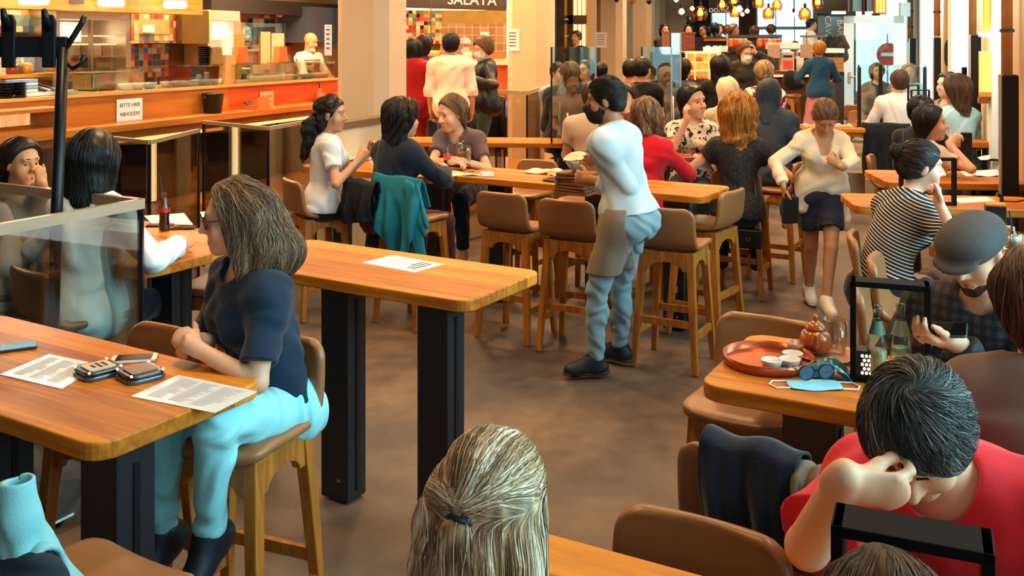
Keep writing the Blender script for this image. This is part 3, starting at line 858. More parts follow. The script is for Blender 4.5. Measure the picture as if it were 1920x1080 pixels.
def concrete():
    m, nt, b = _new('polished_concrete')
    tc = N(nt, 'ShaderNodeTexCoord')
    n1 = N(nt, 'ShaderNodeTexNoise'); n1.inputs['Scale'].default_value = .9; n1.inputs['Detail'].default_value = 6; n1.inputs['Distortion'].default_value = .5
    n2 = N(nt, 'ShaderNodeTexNoise'); n2.inputs['Scale'].default_value = 7; n2.inputs['Detail'].default_value = 8; n2.inputs['Roughness'].default_value = .7
    for n in (n1, n2): nt.links.new(tc.outputs['Object'], n.inputs['Vector'])
    r1 = N(nt, 'ShaderNodeValToRGB'); e = r1.color_ramp.elements
    e[0].position = .33; e[0].color = srgb('#4c423d'); e[1].position = .68; e[1].color = srgb('#82664f')
    nt.links.new(n1.outputs['Fac'], r1.inputs[0])
    r2 = N(nt, 'ShaderNodeValToRGB'); e = r2.color_ramp.elements
    e[0].position = .35; e[0].color = (.62, .62, .64, 1); e[1].position = .7; e[1].color = (1.12, 1.1, 1.06, 1)
    nt.links.new(n2.outputs['Fac'], r2.inputs[0])
    mx = N(nt, 'ShaderNodeMix', data_type='RGBA', blend_type='MULTIPLY'); mx.inputs[0].default_value = 1
    nt.links.new(r1.outputs[0], mx.inputs[6]); nt.links.new(r2.outputs[0], mx.inputs[7]); nt.links.new(mx.outputs[2], b.inputs['Base Color'])
    rr = N(nt, 'ShaderNodeMapRange'); rr.inputs[3].default_value = .42; rr.inputs[4].default_value = .7
    nt.links.new(n2.outputs['Fac'], rr.inputs[0]); nt.links.new(rr.outputs[0], b.inputs['Roughness'])
    bp = N(nt, 'ShaderNodeBump'); bp.inputs['Strength'].default_value = .15; bp.inputs['Distance'].default_value = .01
    nt.links.new(n2.outputs['Fac'], bp.inputs['Height']); nt.links.new(bp.outputs['Normal'], b.inputs['Normal'])
    return m
PLASTER = mat('#d3b592', rough=.85, var=.1, scale=2.5, bump=.35, bscale=14)
PLASTER2 = mat('#c2a17c', rough=.85, var=.12, scale=2.5, bump=.35, bscale=14)
BLACK = mat('#0b0d11', rough=.35, var=.1, scale=6)
STEEL_BLUE = mat('#12181e', rough=.38, var=.2, scale=5, spec=.6)
STEEL = mat('#b9b0a2', rough=.28, metal=1, var=.1, scale=3)
STEEL_D = mat('#6d665d', rough=.35, metal=1, var=.15, scale=3)
WHITE = mat('#eeece4', rough=.5, var=.03)
PAPER = mat('#f0eeec', rough=.7, var=.03)
PAPERGREY = mat('#b9b7ba', rough=.8, var=.1, scale=60)
INK = mat('#3a3733', rough=.8, var=0)
CHINA = mat('#e9ebe8', rough=.15, var=.03, spec=.5)
OAK = wood('#9c5210', '#dd8a28', axis='X', plank=.085, rough=.45, coat=.0)
OAK_L = wood('#a0672c', '#d09a55', axis='Z', rough=.45, coat=.05)
OAK_M = wood('#8a4c18', '#c07a30', axis='Z', rough=.45, coat=.05)
WALNUT = wood('#4a2611', '#7a4522', axis='X', rough=.4)
ORANGEWOOD = wood('#a85c1b', '#c67a2c', axis='X', rough=.45, scale=.5)
REDWOOD = wood('#b23c14', '#cf5524', axis='X', rough=.45, scale=.5)
GLASS = glass()
PANE_SKY = glass('#eefafa', .14)
TILE_WARM = ['#e0a552', '#c5562b', '#e8c98a', '#8c8f3a', '#d98a4f', '#c0223a', '#9b6a45', '#eab65f', '#7d8a72', '#a33a22', '#d9c7a0', '#5d6b6d']
TILE_DARK = ['#1c3a4a', '#5a6b2a', '#17120f', '#cf6a25', '#c9b48a', '#7a4a2a', '#3f5172', '#8d2018', '#d61d35', '#e0a24a', '#8fae8f', '#241a14', '#e36f3a']

struct('floor', box((4, 12, -.06), (44, 44, .12)), concrete())
# raised floors: kitchen with its queue, and the back of the room
STEP = .4
bm = BM()
add_prism(bm, [KP(-5, -.42), KP(.9, -.42), KP(.9, -2.75), KP(5.2, -3.6), KP(12, -3.2), KP(12, 9), KP(-5, 9)], 'Z', .001, STEP - .1)
struct('floor_kitchen', bm, mat('#cba877', rough=.8, bump=.2, bscale=20))
bm = BM(); add_prism(bm, [KP(-5, -.5), KP(.95, -.5), KP(.95, -2.82), KP(5.2, -3.67), KP(12, -3.27), KP(12, 9), KP(-5, 9)], 'Z', STEP - .1, STEP)
struct('trim_1', bm, wood('#a56424', '#c98a42', axis='Y', rough=.4))
def rm(u, v): p = RP * u + RR * v; return (p[0], p[1])
bm = BM(); add_prism(bm, [rm(-.35, 12.4), rm(12, 12.4), rm(12, 34), rm(-9, 34), rm(-9, 12.95), rm(-.35, 12.95)], 'Z', .001, STEP)
struct('floor_back', bm, mat('#8b7257', rough=.7, var=.2, bump=.3, bscale=30))
bm = BM(); add_prism(bm, [rm(-5.5, 20.0), rm(9, 20.0), rm(9, 25.3), rm(-5.5, 25.3)], 'Z', STEP, .78); struct('floor_gallery', bm, mat('#6b4a30', rough=.7))
# pillars
def chamfer(w, c):
    h = w / 2
    return [(h, -h + c), (h, h - c), (h - c, h), (-h + c, h), (-h, h - c), (-h, -h + c), (-h + c, -h), (h - c, -h)]
PILLARS = [(-1.38, 9.75, .57), (.27, 13.9, .57), (1.94, 19.2, .52), (2.98, 22.6, .52), (3.75, 25.6, .5)]
for i, (x, y, w) in enumerate(PILLARS):
    struct('pillar', prism(chamfer(w, .11), 'Z', 0, 4.8), PLASTER, loc=(x, y, 0), rz=RZ_ROOM)
# notices on the pillars
for (x, y, w), off, sz, lab, n in ((PILLARS[0], -.31, (.05, .3), 'narrow notice in a clear sleeve on the corner of the first pillar', 0), (PILLARS[1], -.3, (.16, .3), 'white printed notice taped to the second pillar', 1),
                                (PILLARS[2], -.3, (.2, .3), 'pale notice with red print on the third pillar', 2)):
    t = thing('notice', lab, 'notice', (x, y, H), RZ_ROOM)
    cx = -w / 2 + (.02 if n == 0 else .12)
    obj('sheet', box((cx - (.06 if n == 0 else 0), -w / 2 - .006, 0), (sz[0] + .03, .006, sz[1])), PAPER, t)
    for j in range(5): obj('print', box((cx - (.06 if n == 0 else 0), -w / 2 - .0105, .1 - j * .045), (sz[0] * .7, .002, .012)), INK if n < 2 else mat('#b04030'), t)
# right-hand window wall: piers, windows, pipes
def wy(px): return 1.17 / ((px - CX) / F - .357)
WA = math.atan(.357); RZ_W = -WA                      # local y runs along the wall away from the camera
def WP(y, off=0): return (1.17 + .357 * y + math.cos(WA) * off, y - math.sin(WA) * off)
def wbox(bm, y0, y1, o0, o1, z0, z1):
    a, b = WP(y0, 0), WP(y1, 0); L = math.dist(a, b)
    c = WP((y0 + y1) / 2, (o0 + o1) / 2)
    add_box(bm, (*c, (z0 + z1) / 2), (o1 - o0, L, z1 - z0), RZ_W)
bm = BM(); add_prism(bm, [(-13, -4), WP(-4, .45), WP(28, .45), rm(1, 26), rm(-14, 26)], 'Z', 4.8, 4.92); struct('ceiling', bm, mat('#8d7355', rough=.9))
struct('wall_rear_blocker', box((-6, -4.1, 2.4), (14, .2, 4.8)), mat('#9a8468', rough=.9)); struct('wall_left', box((-11.5, 1.5, 2.4), (.2, 11, 4.8)), mat('#a5733c', rough=.9))  # rear wall is unseen, added to block sky light from behind the camera
PIERS = [(wy(1731), 27.5), (wy(1790), wy(1751)), (wy(1866), wy(1816)), (5.9, wy(1877)), (3.0, 3.7), (-1.2, 0), ]
bm = BM()
for i, (a, b) in enumerate(PIERS):
    bm = BM(); wbox(bm, a, b, 0, .45, 0, 4.8)
    struct('wall_right', bm, PLASTER2 if i % 2 else PLASTER)
WINS = [(wy(1751), wy(1731)), (wy(1816), wy(1790)), (wy(1877), wy(1866)), (3.7, 5.9), (0, 3.0)]
for i, (a, b) in enumerate(WINS):
    bm = BM(); wbox(bm, a, b, .2, .3, 0, .5)
    struct('wall_right_sill', bm, PLASTER)
    fr = BM()
    for z in (.52, 2.9, 4.7): wbox(fr, a, b, .2, .27, z - .04, z + .04)
    for y in (a + .04, b - .04): wbox(fr, y - .04, y + .04, .2, .27, .5, 4.74)
    w = struct(f'window_{i+1}', fr, mat('#cfd8d4', rough=.4))
    g = BM(); wbox(g, a + .05, b - .05, .23, .238, .56, 4.7); obj('pane', g, glass('#f4ffff', .04), w)
def wthing(name, label, cat, px, off, group=None):
    t = (px - CX) / F; y = (1.17 + math.cos(WA) * off + t * math.sin(WA) * off) / (t - .357); p = WP(y, off); return thing(name, label, cat, (p[0], p[1], 0), RZ_W, group), y
for i, (ya, o_) in enumerate(((wy(1751), -.2), (wy(1816), -.175), (wy(1877), -.07))):
    bm = BM(); wbox(bm, ya, ya + .5, o_, .2, 0, 4.8); struct('trim_window_reveal', bm, mat('#e4f0ee', rough=.6, var=.04))
for px, py0, w, lab in ((1711, 72, .5, 'farthest of the black standing panels, beside the white glass door'), (1757, 70, .34, 'black standing panel in front of the far window strip'),
                        (1828, 65, .34, 'tall black standing panel beside the glowing wall lamps'), (1891, 140, .34, 'wide low black standing panel nearest the camera by the window wall')):
    t, y = wthing('heater_panel', lab, 'panel', px, -.12, 'black panels along the window wall')
    zt = H - (py0 - HY) * y / F
    wd = {1711: 12, 1757: 14, 1828: 20, 1891: 33}[px] * y / F
    obj('panel_body', box((0, 0, zt / 2), (wd * .85, .22, zt)), mat('#0d0b0d', rough=.4, spec=.3), t, bevel=.01)
    obj('side_rail', box((-wd * .45, -.05, zt / 2), (.025, .06, zt)), mat('#cdbfb2', rough=.3, metal=.6), t)
for px, r, zb, lab in ((1707, .1, 2.0, 'lit copper-coloured pipe farthest along the window wall'), (1757, .1, 2.1, 'wrapped pipe above the far black panel'),
                       (1824, .085, 2.1, 'wrapped pipe next to the upper wall lamp'), (1888, .08, 1.77, 'brown wrapped pipe above the nearest black panel')):
    t, y = wthing('pipe', lab, 'pipe', px, -.12 if px != 1888 else -.1, 'wrapped pipes down the window wall')
    rr = {1707: 5, 1757: 6, 1824: 6.5, 1888: 10}[px] * y / F
    obj('tube', lathe([(rr, zb), (rr, 4.8)], 16), mat('#cf9f6c', rough=.5, var=.3, scale=7, bump=.5, bscale=18), t, smooth=True)
    for z in (zb + .35, 2.7, 3.4): obj('clamp', lathe([(rr + .012, z - .012), (rr + .012, z + .012)], 16), STEEL_D, t)
t, y = wthing('wall_lamp', 'glowing upper orange wall lamp with a red edge on the right pier', 'lamp', 1849, -.1, 'orange wall lamps')
sh = [(-.16, 2.12), (.16, 2.08), (.16, 3.2), (-.16, 3.2)]
obj('shade', prism([(-.04, 2.12), (.04, 2.1), (.1, 2.6), (.1, 3.2), (-.1, 3.2), (-.1, 2.6)], 'X', -.02, .02), emit('#ff9a35', 1.1), t)
obj('bulb_tray', box((0, 0, 2.1), (.1, .22, .04)), emit('#fff0cc', 4), t)
t, y = wthing('wall_lamp', 'glowing lower orange wall lamp with a slanted bottom on the right pier', 'lamp', 1849, -.1, 'orange wall lamps')
obj('shade', prism([(-.09, 1.6), (.09, 1.53), (.09, 1.95), (-.09, 1.93)], 'X', -.05, .05), emit('#ffae55', 1.15), t)
obj('bulb_tray', prism([(-.09, 1.56), (.09, 1.49), (.09, 1.53), (-.09, 1.6)], 'X', -.06, .06), mat('#c98a4a', rough=.4), t)
t, y = wthing('loudspeaker', 'small black oval loudspeaker on the pier between two window strips', 'speaker', 1779, -.04)
zc = H - (100 - HY) * y / F
obj('speaker_body', prism([(math.cos(a) * .055, zc + math.sin(a) * .13 + (.06 if math.sin(a) > 0 else -.06)) for a in np.linspace(0, 2 * PI, 20, endpoint=False)], 'Y', -.05, .05), BLACK, t)
# far facade with its windows
VF = 25.5
def FP(u): return rm(u, VF)
def fu(px):
    t = (px - CX) / F; p = RR * VF
    return (t * p[1] - p[0]) / (RP[0] - t * RP[1])
def fz(px, py): y = rm(fu(px), VF)[1]; return H - (py - HY) * y / F
def fbox(bm, px0, px1, z0, z1, t0=0, t1=.3):
    a, b = fu(px0), fu(px1); c = rm((a + b) / 2, VF + (t0 + t1) / 2)
    add_box(bm, (*c, (z0 + z1) / 2), (b - a, t1 - t0, z1 - z0), RZ_ROOM)
BRICK = mat('#4a2f20', rough=.9, var=.4, scale=3, bump=.6, bscale=8)
bm = BM(); fbox(bm, 1050, 1300, 0, 4.8); struct('wall_back', bm, PLASTER)
bm = BM(); fbox(bm, 1300, 1332, 0, 4.8); fbox(bm, 1332, 1388, fz(1360, 24), 4.8); struct('wall_back_dark', bm, mat('#2a1a14', rough=.8))
bm = BM(); fbox(bm, 1386, 1418, 0, 4.8, -.1, .3); struct('wall_back_brick', bm, BRICK)
bm = BM(); fbox(bm, 1524, 1604, 0, 4.8); fbox(bm, 1604, 1700, 3.3, 4.8); struct('wall_back_beige', bm, mat('#b59a7c', rough=.85))
for i, (a, b) in enumerate(((1332, 1387), (1418, 1524))):
    fr = BM()
    for z in (.45, 1.55, 2.35, 3.2): fbox(fr, a, b, z - .04, z + .04, .1, .2)
    for p in np.linspace(a, b, 3 if i == 0 else 4): fbox(fr, p - .7, p + .7, .4, 4.8, .1, .2)
    w = struct(f'window_{6+i}', fr, mat('#a9c6c6', rough=.5)); g = BM(); fbox(g, a, b, .4, 4.8, .14, .15); obj('pane', g, glass('#f0ffff', .04), w)
# street outside the windows
bm = BM()
a = rm(-14, VF + 13); add_box(bm, (*rm(4, VF + 13), 1.5), (40, .5, 3), RZ_ROOM)
m, nt, b = _new('street_front')
tc = N(nt, 'ShaderNodeTexCoord'); br = N(nt, 'ShaderNodeTexBrick'); br.inputs['Scale'].default_value = .35; br.inputs['Color1'].default_value = srgb('#b4dce2'); br.inputs['Color2'].default_value = srgb('#eaf6f4'); br.inputs['Mortar'].default_value = srgb('#eef4f0'); br.inputs['Mortar Size'].default_value = .06
nt.links.new(tc.outputs['Generated'], br.inputs['Vector']); br.inputs['Scale'].default_value = 9
nt.links.new(br.outputs['Color'], b.inputs['Base Color']); b.inputs['Roughness'].default_value = .8
struct('street_facade', bm, m)
struct('street', box((22, 20, -.14), (80, 90, .1)), mat('#aab7b8', rough=.9))

# ------------------------------------------------------------------ kitchen counter
U0, U1 = -4.6, kpx(626, 0) + .1
c = kthing('service_counter', 'long wooden serving counter with glowing strips and a glass food guard', 'counter')
b = BM(); kbox(b, U0, U1, .03, .75, STEP, 1.2); obj('base', b, mat('#17130f', rough=.12, var=.3, scale=2, spec=.6), c)
us = [U0, kpx(222, 0), kpx(287, 0), kpx(365, 0), kpx(440, 0), kpx(520, 0), U1]
for a_, b_ in zip(us, us[1:]):
    b = BM(); kbox(b, a_ + .03, b_ - .03, -.0, .03, STEP + .03, 1.12); obj('base_panel', b, mat('#1b1714', rough=.08, var=.4, scale=3, spec=.7), c)
b = BM(); kbox(b, U0, U1, -.34, .05, 1.2, 1.26); obj('ledge', b, ORANGEWOOD, c)
b = BM(); kbox(b, U0, U1, -.3, -.27, 1.12, 1.2); obj('ledge_apron', b, wood('#6d3c15', '#8d5220', axis='X'), c)
zt = 1.52
um = kpx(428, 0)
b = BM(); kbox(b, U0, um, 0, .06, 1.26, zt); obj('front_panel', b, ORANGEWOOD, c)
b = BM(); kbox(b, um, U1, 0, .06, 1.26, zt); o = obj('front_panel', b, REDWOOD, c); o['label'] = 'red-stained right half of the front panel'
b = BM(); kbox(b, U0, U1, -.03, .8, zt, zt + .025); obj('counter_top', b, wood('#c9924f', '#e0b270', axis='X'), c)
for px in (287, 440):
    u = kpx(px, -.02); b = BM(); kbox(b, u - .03, u + .03, -.04, -.005, STEP + .02, 1.12); o = obj('light_strip', b, emit('#ffd9a0', 3.5), c); o['label'] = 'glowing upright light strip'
b = BM(); kbox(b, kpx(215, -.26), kpx(415, -.26), -.28, -.26, 1.085, 1.115); o = obj('light_strip', b, emit('#ff9b4a', 2), c); o['label'] = 'glowing strip under the ledge'
b = BM(); kbox(b, kpx(442, -.26), U1, -.28, -.26, 1.085, 1.115); obj('light_strip', b, emit('#ffb070', 2), c)
gs = [kpx(105, 0), kpx(168, 0), kpx(300, 0), kpx(417, 0), kpx(447, 0), kpx(540, 0), U1]
for i, (a_, b_) in enumerate(zip(gs, gs[1:])):
    if i == 3: continue
    g = BM(); kbox(g, a_ + .005, b_ - .005, .04, .048, zt + .025, zt + .24); kbox(g, a_ + .005, b_ - .005, .04, .45, zt + .24, zt + .248); obj('food_guard', g, glass('#f5fbf5', .1), c)
# counter goods
def kput(px, py, d, z=None):
    u = kpx(px, d); p = KP(u, d); return (p[0], p[1], kz(px, py, d) if z is None else z)
bowl_proto = None
def bowl(px, d=.2, r=.075, lab='', food=None, z=zt + .025, h=.065):
    t = thing('bowl', lab, 'bowl', kput(px, 0, d, z), RZ_K, 'white bowls behind the food guard')
    obj('dish', lathe([(0, .004), (r * .5, .0), (r * .8, h * .45), (r, h), (r * .96, h), (r * .7, h * .4), (0, h * .25)], 20), CHINA, t, smooth=True)
    if food: obj('food', lathe([(0, h * 1.12), (r * .5, h * 1.06), (r * .88, h * .85), (0, h * .6)], 12), mat(food, rough=.8, bump=.6, bscale=40), t, smooth=True)
BL = [(236, '#e3d4c3', 'leftmost white bowl, beside the steel pan'), (258, '#e0b9b0', 'white bowl heaped with pale pink food'), (280, '#d8b0b4', 'white bowl with a pink mound left of the gap'), (312, '#cfd0c8', 'white bowl just right of the gap in the row'),
      (331, '#d9c7a0', 'low white bowl with beige filling'), (350, '#8a6a4a', 'white bowl with brown filling'), (368, '#e6ddd0', 'white bowl below the small jar'), (387, '#d8cdb8', 'white bowl below the blue jar'), (405, '#b98a5a', 'last white bowl before the slanted board')]
for px, fd, lab in BL: bowl(px, .17, .08 if px < 300 else .068, lab, fd)
for px, w, lab in ((478, .1, 'pale bowl at the start of the cook\'s row'), (500, .1, 'pale bowl second in the cook\'s row'), (525, .12, 'pale wide bowl in front of the cook\'s apron'), (548, .11, 'pale bowl with yellow food before the cook'), (575, .11, 'shallow pale bowl at the cook\'s elbow'), (600, .13, 'white paper bowl under the cook\'s hands')):
    bowl(px, .2, w, lab, '#e3c77a' if px in (548, 600) else '#d8c4a0')
t = kthing('steel_pan', 'deep steel food pan standing behind the glass food guard', 'pan')
u = kpx(200, .4); b = BM(); kbox(b, u - .26, u + .22, .32, .6, zt + .03, zt + .2); obj('pan_body', b, STEEL, t, bevel=.02)
b = BM(); kbox(b, u - .29, u + .25, .29, .63, zt + .2, zt + .208); obj('rim', b, STEEL, t)
for j, (px, sz, hh, col, lab) in enumerate(((373, .035, .1, '#e5d9bd', 'small jar with a pale label behind the food guard'), (388, .035, .12, '#9fb0b8', 'blue-grey jar behind the food guard'), (22, .05, .09, '#8a3520', 'jar of dark red sauce on the upper shelf'), (30, .05, .09, '#5d4c35', 'jar of brown relish with a spoon on the upper shelf'), (49, .055, .1, '#cf8c2e', 'jar of orange relish with a spoon on the upper shelf'))):
    t = thing('jar', lab, 'jar', kput(px, 0, .4, zt + .025 if j < 2 else 1.74), RZ_K)
    obj('glass_body', lathe([(sz * .9, 0), (sz, .01), (sz, hh * .8), (sz * .75, hh), (0, hh)], 14), mat(col, rough=.15, var=.2, scale=20), t, smooth=True)
    if j < 2: obj('lid', lathe([(sz * .8, hh), (sz * .8, hh + .015), (0, hh + .015)], 14), WHITE, t)
    else: obj('spoon', tube([(0, 0, hh * .6), (.05, 0, hh + .07)], .007, 6), STEEL if j > 2 else BLACK, t)
# shelf carrying the relish jars
t = kthing('wall_shelf', 'narrow wooden shelf carrying the relish jars', 'shelf'); b = BM(); kbox(b, U0, kpx(118, .4), .25, .55, 1.71, 1.74); obj('board', b, OAK, t)
# slanted menu boards
for px, py, lab, col, w in ((113, 135, 'orange slanted card holder next to the coat rack pole', '#b9652a', .12), (400, 110, 'grey-brown slanted display board behind the guard', '#8a6a3c', .2), (448, 122, 'copper slanted display box on the guard', '#c06a26', .22), (524, 122, 'orange slanted display box near the cook', '#cf6a30', .2), (425, 150, 'long pale slanted board between the two food guards', '#d9a068', .22)):
    t = thing('display_board', lab, 'board', kput(px, 0, .16, zt + .25 if px != 425 else zt + .02), RZ_K)
    hgt = .2 if px != 425 else .34
    obj('panel', prism([(-w / 2, 0), (w / 2, 0), (w * .36, hgt), (-w * .36, hgt)], 'Y', -.06, .03), mat(col, rough=.4, var=.15), t)
    obj('foot', box((0, .02, .006), (w, .16, .012)), mat(col, rough=.4), t)
# stacks of black trays
for px, py, n, lab, dd, z0 in ((10, 195, 9, 'left black tray on the till shelf', .12, 1.47), (34, 195, 9, 'right black tray on the till shelf', .12, 1.47), (382, 135, 9, 'black bowl stacked on the food guard', .2, zt + .25), (402, 138, 6, 'black bowl in the shorter stack on the food guard', .2, zt + .25)):
    for i in range(n):
        pos = ('lowest of', 'second from the bottom of', 'third from the bottom of', 'fourth from the bottom of', 'fifth from the bottom of', 'sixth from the bottom of', 'seventh from the bottom of', 'eighth from the bottom of', 'topmost of')[i if i < n - 1 else 8]
        st = {10: 'the left tray stack at the till', 34: 'the right tray stack at the till', 382: 'the tall bowl stack on the guard', 402: 'the short bowl stack on the guard'}[px]
        t = obj('tray', lathe([(0, 0), (.055, 0), (.075, .022), (.07, .022), (0, .012)], 14), BLACK, None, kput(px, 0, dd, z0 + i * .0235), RZ_K, smooth=False)
        tag(t, 'black tray, ' + pos + ' ' + st, 'tray', 'black trays in stacks')
# till box at the near end
t = kthing('till_box', 'lit wooden till box at the near end of the counter', 'box')
ua, ub = U0 + .2, kpx(122, -.3)
for z0, z1, d0, d1 in ((1.26, 1.3, -.3, .1), (1.44, 1.47, -.34, .14)):
    b = BM(); kbox(b, ua, ub, d0, d1, z0, z1); obj('board', b, ORANGEWOOD, t)
for u_ in np.linspace(ua, ub - .06, 5):
    b = BM(); kbox(b, u_, u_ + .06, -.3, .1, 1.3, 1.44); obj('post', b, mat('#d88a4a', rough=.4), t)
b = BM(); kbox(b, ua + .05, ub - .1, .0, .06, 1.31, 1.43); obj('lamp_panel', b, emit('#ffd9a0', 2.2), t)
# pick-up signs
def sign(px, py, w, h, lines, lab, d=-.012, tone=PAPER, ink=INK, size=.055):
    u = kpx(px, d); p = KP(u, d); z = kz(px, py, d)
    t = thing('sign', lab, 'sign', (p[0], p[1], z), RZ_K)
    obj('sheet', box((0, 0, 0), (w, .006, h)), tone, t)
    for i, l in enumerate(lines): text_mesh(l, size, ink, 'lettering', t, (0, -.0045, (len(lines) / 2 - .5 - i) * size * 1.55 + h * .06), (PI / 2, 0, 0))
sign(243, 208, .34, .24, ['BITTE HIER', 'ABHOLEN!'], 'white paper sign asking guests to collect orders here', size=.056)
sign(500, 188, .26, .21, ['BITTE HIER', 'BESTELLEN'], 'pale paper sign on the red counter panel', tone=mat('#e9a878', rough=.8), ink=mat('#a8603a'), size=.042)
t = thing('bucket', 'black wine bucket with side knobs on the counter ledge', 'bucket', kput(399, 0, -.14, 1.26), RZ_K)
obj('pail', lathe([(.085, 0), (.095, .01), (.115, .2), (.125, .21), (.12, .215), (.1, .2), (.08, .02), (0, .02)], 24), BLACK, t, smooth=True)
for s_ in (-1, 1): obj('knob', lathe([(0, 0), (.02, .005), (.014, .03), (0, .035)], 10, (s_ * .125, 0, .16)), BLACK, t)
t = thing('card_terminal', 'slanted wooden card holder with a black photo on the ledge', 'holder', kput(480, 0, -.2, 1.26), RZ_K)
obj('wedge', prism([(-.12, 0), (.1, 0), (-.1, .14)], 'X', -.11, .11), mat('#c76a34', rough=.5), t)
o = obj('picture', box((0, -.004, .062), (.16, .012, .15)), mat('#231a18', rough=.3), t); o.rotation_euler = (R(-55), 0, 0)
t = thing('spray_bottle', 'small orange bottle with a black pump on the red counter', 'bottle', kput(599, 0, -.1, 1.26), RZ_K)
obj('bottle_body', lathe([(.07, 0), (.075, .02), (.06, .1), (.02, .14), (.02, .17), (0, .17)], 16), mat('#d2572c', rough=.3), t, smooth=True); obj('pump', tube([(0, 0, .17), (0, 0, .23), (-.04, 0, .235)], .008, 8), BLACK, t)
# plastic-wrapped things next to the till
t = kthing('cutlery_tray', 'clear tray of wrapped cutlery and blue napkins beside the black trays', 'tray')
u = kpx(55, .2); b = BM(); kbox(b, u - .25, u + .45, .1, .5, zt + .03, zt + .06); obj('tray_base', b, WHITE, t)
for i in range(4):
    b = BM(); kbox(b, u - .22, u + .05, .15, .45, zt + .065 + i * .03, zt + .09 + i * .03); obj('napkin_pack', b, mat('#8fb4d8' if i % 2 else '#dfe6ea', rough=.6), t)
for i in range(5):
    b = BM(); add_bar(b, (u + .1 + i * .05, .12, zt + .07), (u + .16 + i * .05, .45, zt + .12), .03, .02); obj('cutlery_roll', b, mat('#d9d4cc' if i % 2 else '#3a3a44', rough=.5), t)
# ---- back of the kitchen
DB = 2.1
bm = BM(); kbox(bm, -6, 14, DB + .3, DB + .5, STEP, 4.8); o = struct('wall_kitchen', bm, mat('#c08c4c', rough=.8)); o.location = (KO[0], KO[1], 0); o.rotation_euler = (0, 0, RZ_K)
def kpanel(name, px0, px1, py0, py1, d, m, depth=.1, parent=None):
    a_, b_ = kpx(px0, d), kpx(px1, d); zm = (px0 + px1) / 2
    b = BM(); kbox(b, a_, b_, d, d + depth, kz(zm, py1, d), kz(zm, py0, d)); return obj(name, b, m, parent)
t = kthing('tiled_wall_section', 'warm patchwork tiled wall section at the near end of the kitchen', 'wall section'); kpanel('tile_face', -160, 97, 8, 62, DB - .1, tiles(TILE_WARM, .17), .3, t); kpanel('niche', 20, 62, 28, 60, DB - .12, tiles(TILE_WARM, .17, seed=3), .02, t)
t = kthing('wall_paper_list', 'grey printed menu sheet in a white frame behind the coat rack', 'notice'); kpanel('frame', 42, 97, 86, 134, DB - .2, WHITE, .02, t); kpanel('sheet', 45, 95, 89, 131, DB - .205, PAPERGREY, .01, t)
t = kthing('steel_shelf_unit', 'cream stacked crates below the tiled wall', 'shelf'); kpanel('crates', -160, 42, 88, 146, DB - .15, mat('#d9c9a8', rough=.6, var=.2, scale=6), .2, t)
fz0 = kthing('glass_fridge', 'tall steel fridge with two sliding glass doors', 'fridge')
kpanel('housing_top', 105, 246, 18, 37, DB - .5, STEEL, .6, fz0); kpanel('side_frame', 102, 112, 36, 150, DB - .5, STEEL, .6, fz0); kpanel('side_frame', 236, 246, 36, 150, DB - .5, STEEL, .6, fz0)
kpanel('back', 104, 246, 30, 200, DB + .05, mat('#b9a184', rough=.5), .05, fz0)
for z in (66, 82, 105, 128): kpanel('shelf_board', 112, 236, z, z + 2.5, DB - .35, emit('#fff3dc', .9) if z < 90 else STEEL, .3, fz0)
kpanel('middle_post', 171, 175, 37, 146, DB - .5, STEEL, .05, fz0)
kpanel('light_box', 115, 152, 42, 78, DB - .02, emit('#fff4e0', 1.5), .02, fz0)
for i, (a_, b_, y0, y1, col) in enumerate(((114, 128, 86, 104, '#d8cbb6'), (130, 150, 84, 104, '#b59a76'), (152, 168, 84, 104, '#8d7050'), (178, 190, 84, 104, '#cdbda4'), (192, 206, 84, 104, '#a58a66'), (208, 222, 86, 104, '#bfa88a'), (180, 204, 108, 126, '#7a6048'), (206, 230, 108, 126, '#9a8260'), (126, 150, 116, 140, '#c98b35'), (128, 146, 108, 116, '#b6301c'), (178, 200, 128, 140, '#c9b79a'), (204, 232, 128, 140, '#857050'))):
    kpanel('food_box', a_, b_, y0, y1, DB - .3, mat(col, rough=.5, var=.2, scale=12), .25, fz0)
g = BM(); a_, b_ = kpx(112, DB - .52), kpx(236, DB - .52); kbox(g, a_, b_, DB - .52, DB - .512, kz(170, 150, DB - .5), kz(170, 37, DB - .5)); obj('door_glass', g, glass('#fdf6ea', .06), fz0)
t = kthing('tiled_cabinet', 'patchwork tiled wall cabinet with an open niche right of the fridge', 'cabinet')
kpanel('tile_face', 243, 341, 18, 81, DB - .5, tiles(TILE_WARM, .085, seed=5), .4, t); kpanel('niche', 262, 318, 36, 64, DB - .515, mat('#d79a54', rough=.5), .02, t)
o = kpanel('towel_roll', 273, 290, 47, 61, DB - .56, WHITE, .1, t)
t = kthing('tiled_backsplash', 'dark patchwork tiled wall under the tiled cabinet', 'panel'); kpanel('tile_face', 238, 316, 82, 145, DB - .2, tiles(TILE_DARK, .078, seed=9), .1, t)
t = kthing('steel_hood', 'brass-toned steel hood beside the tiled cabinet', 'hood'); kpanel('hood_body', 341, 392, 20, 82, DB - .6, mat('#8a6a3c', rough=.35, metal=.9, var=.2, scale=2), .6, t); kpanel('back_plate', 316, 392, 82, 145, DB - .1, mat('#7a5a34', rough=.35, metal=.7, var=.2, scale=2), .05, t)
t = kthing('bottle_cabinet', 'open lit cabinet with white bottles', 'cabinet')
kpanel('side', 390, 395, 18, 120, DB - .5, mat('#d9a45c', rough=.4), .5, t); kpanel('roller_box', 395, 450, 20, 39, DB - .5, mat('#b08f78', rough=.5), .5, t); kpanel('back', 394, 452, 40, 110, DB - .1, emit('#ffe9c8', .45), .05, t)
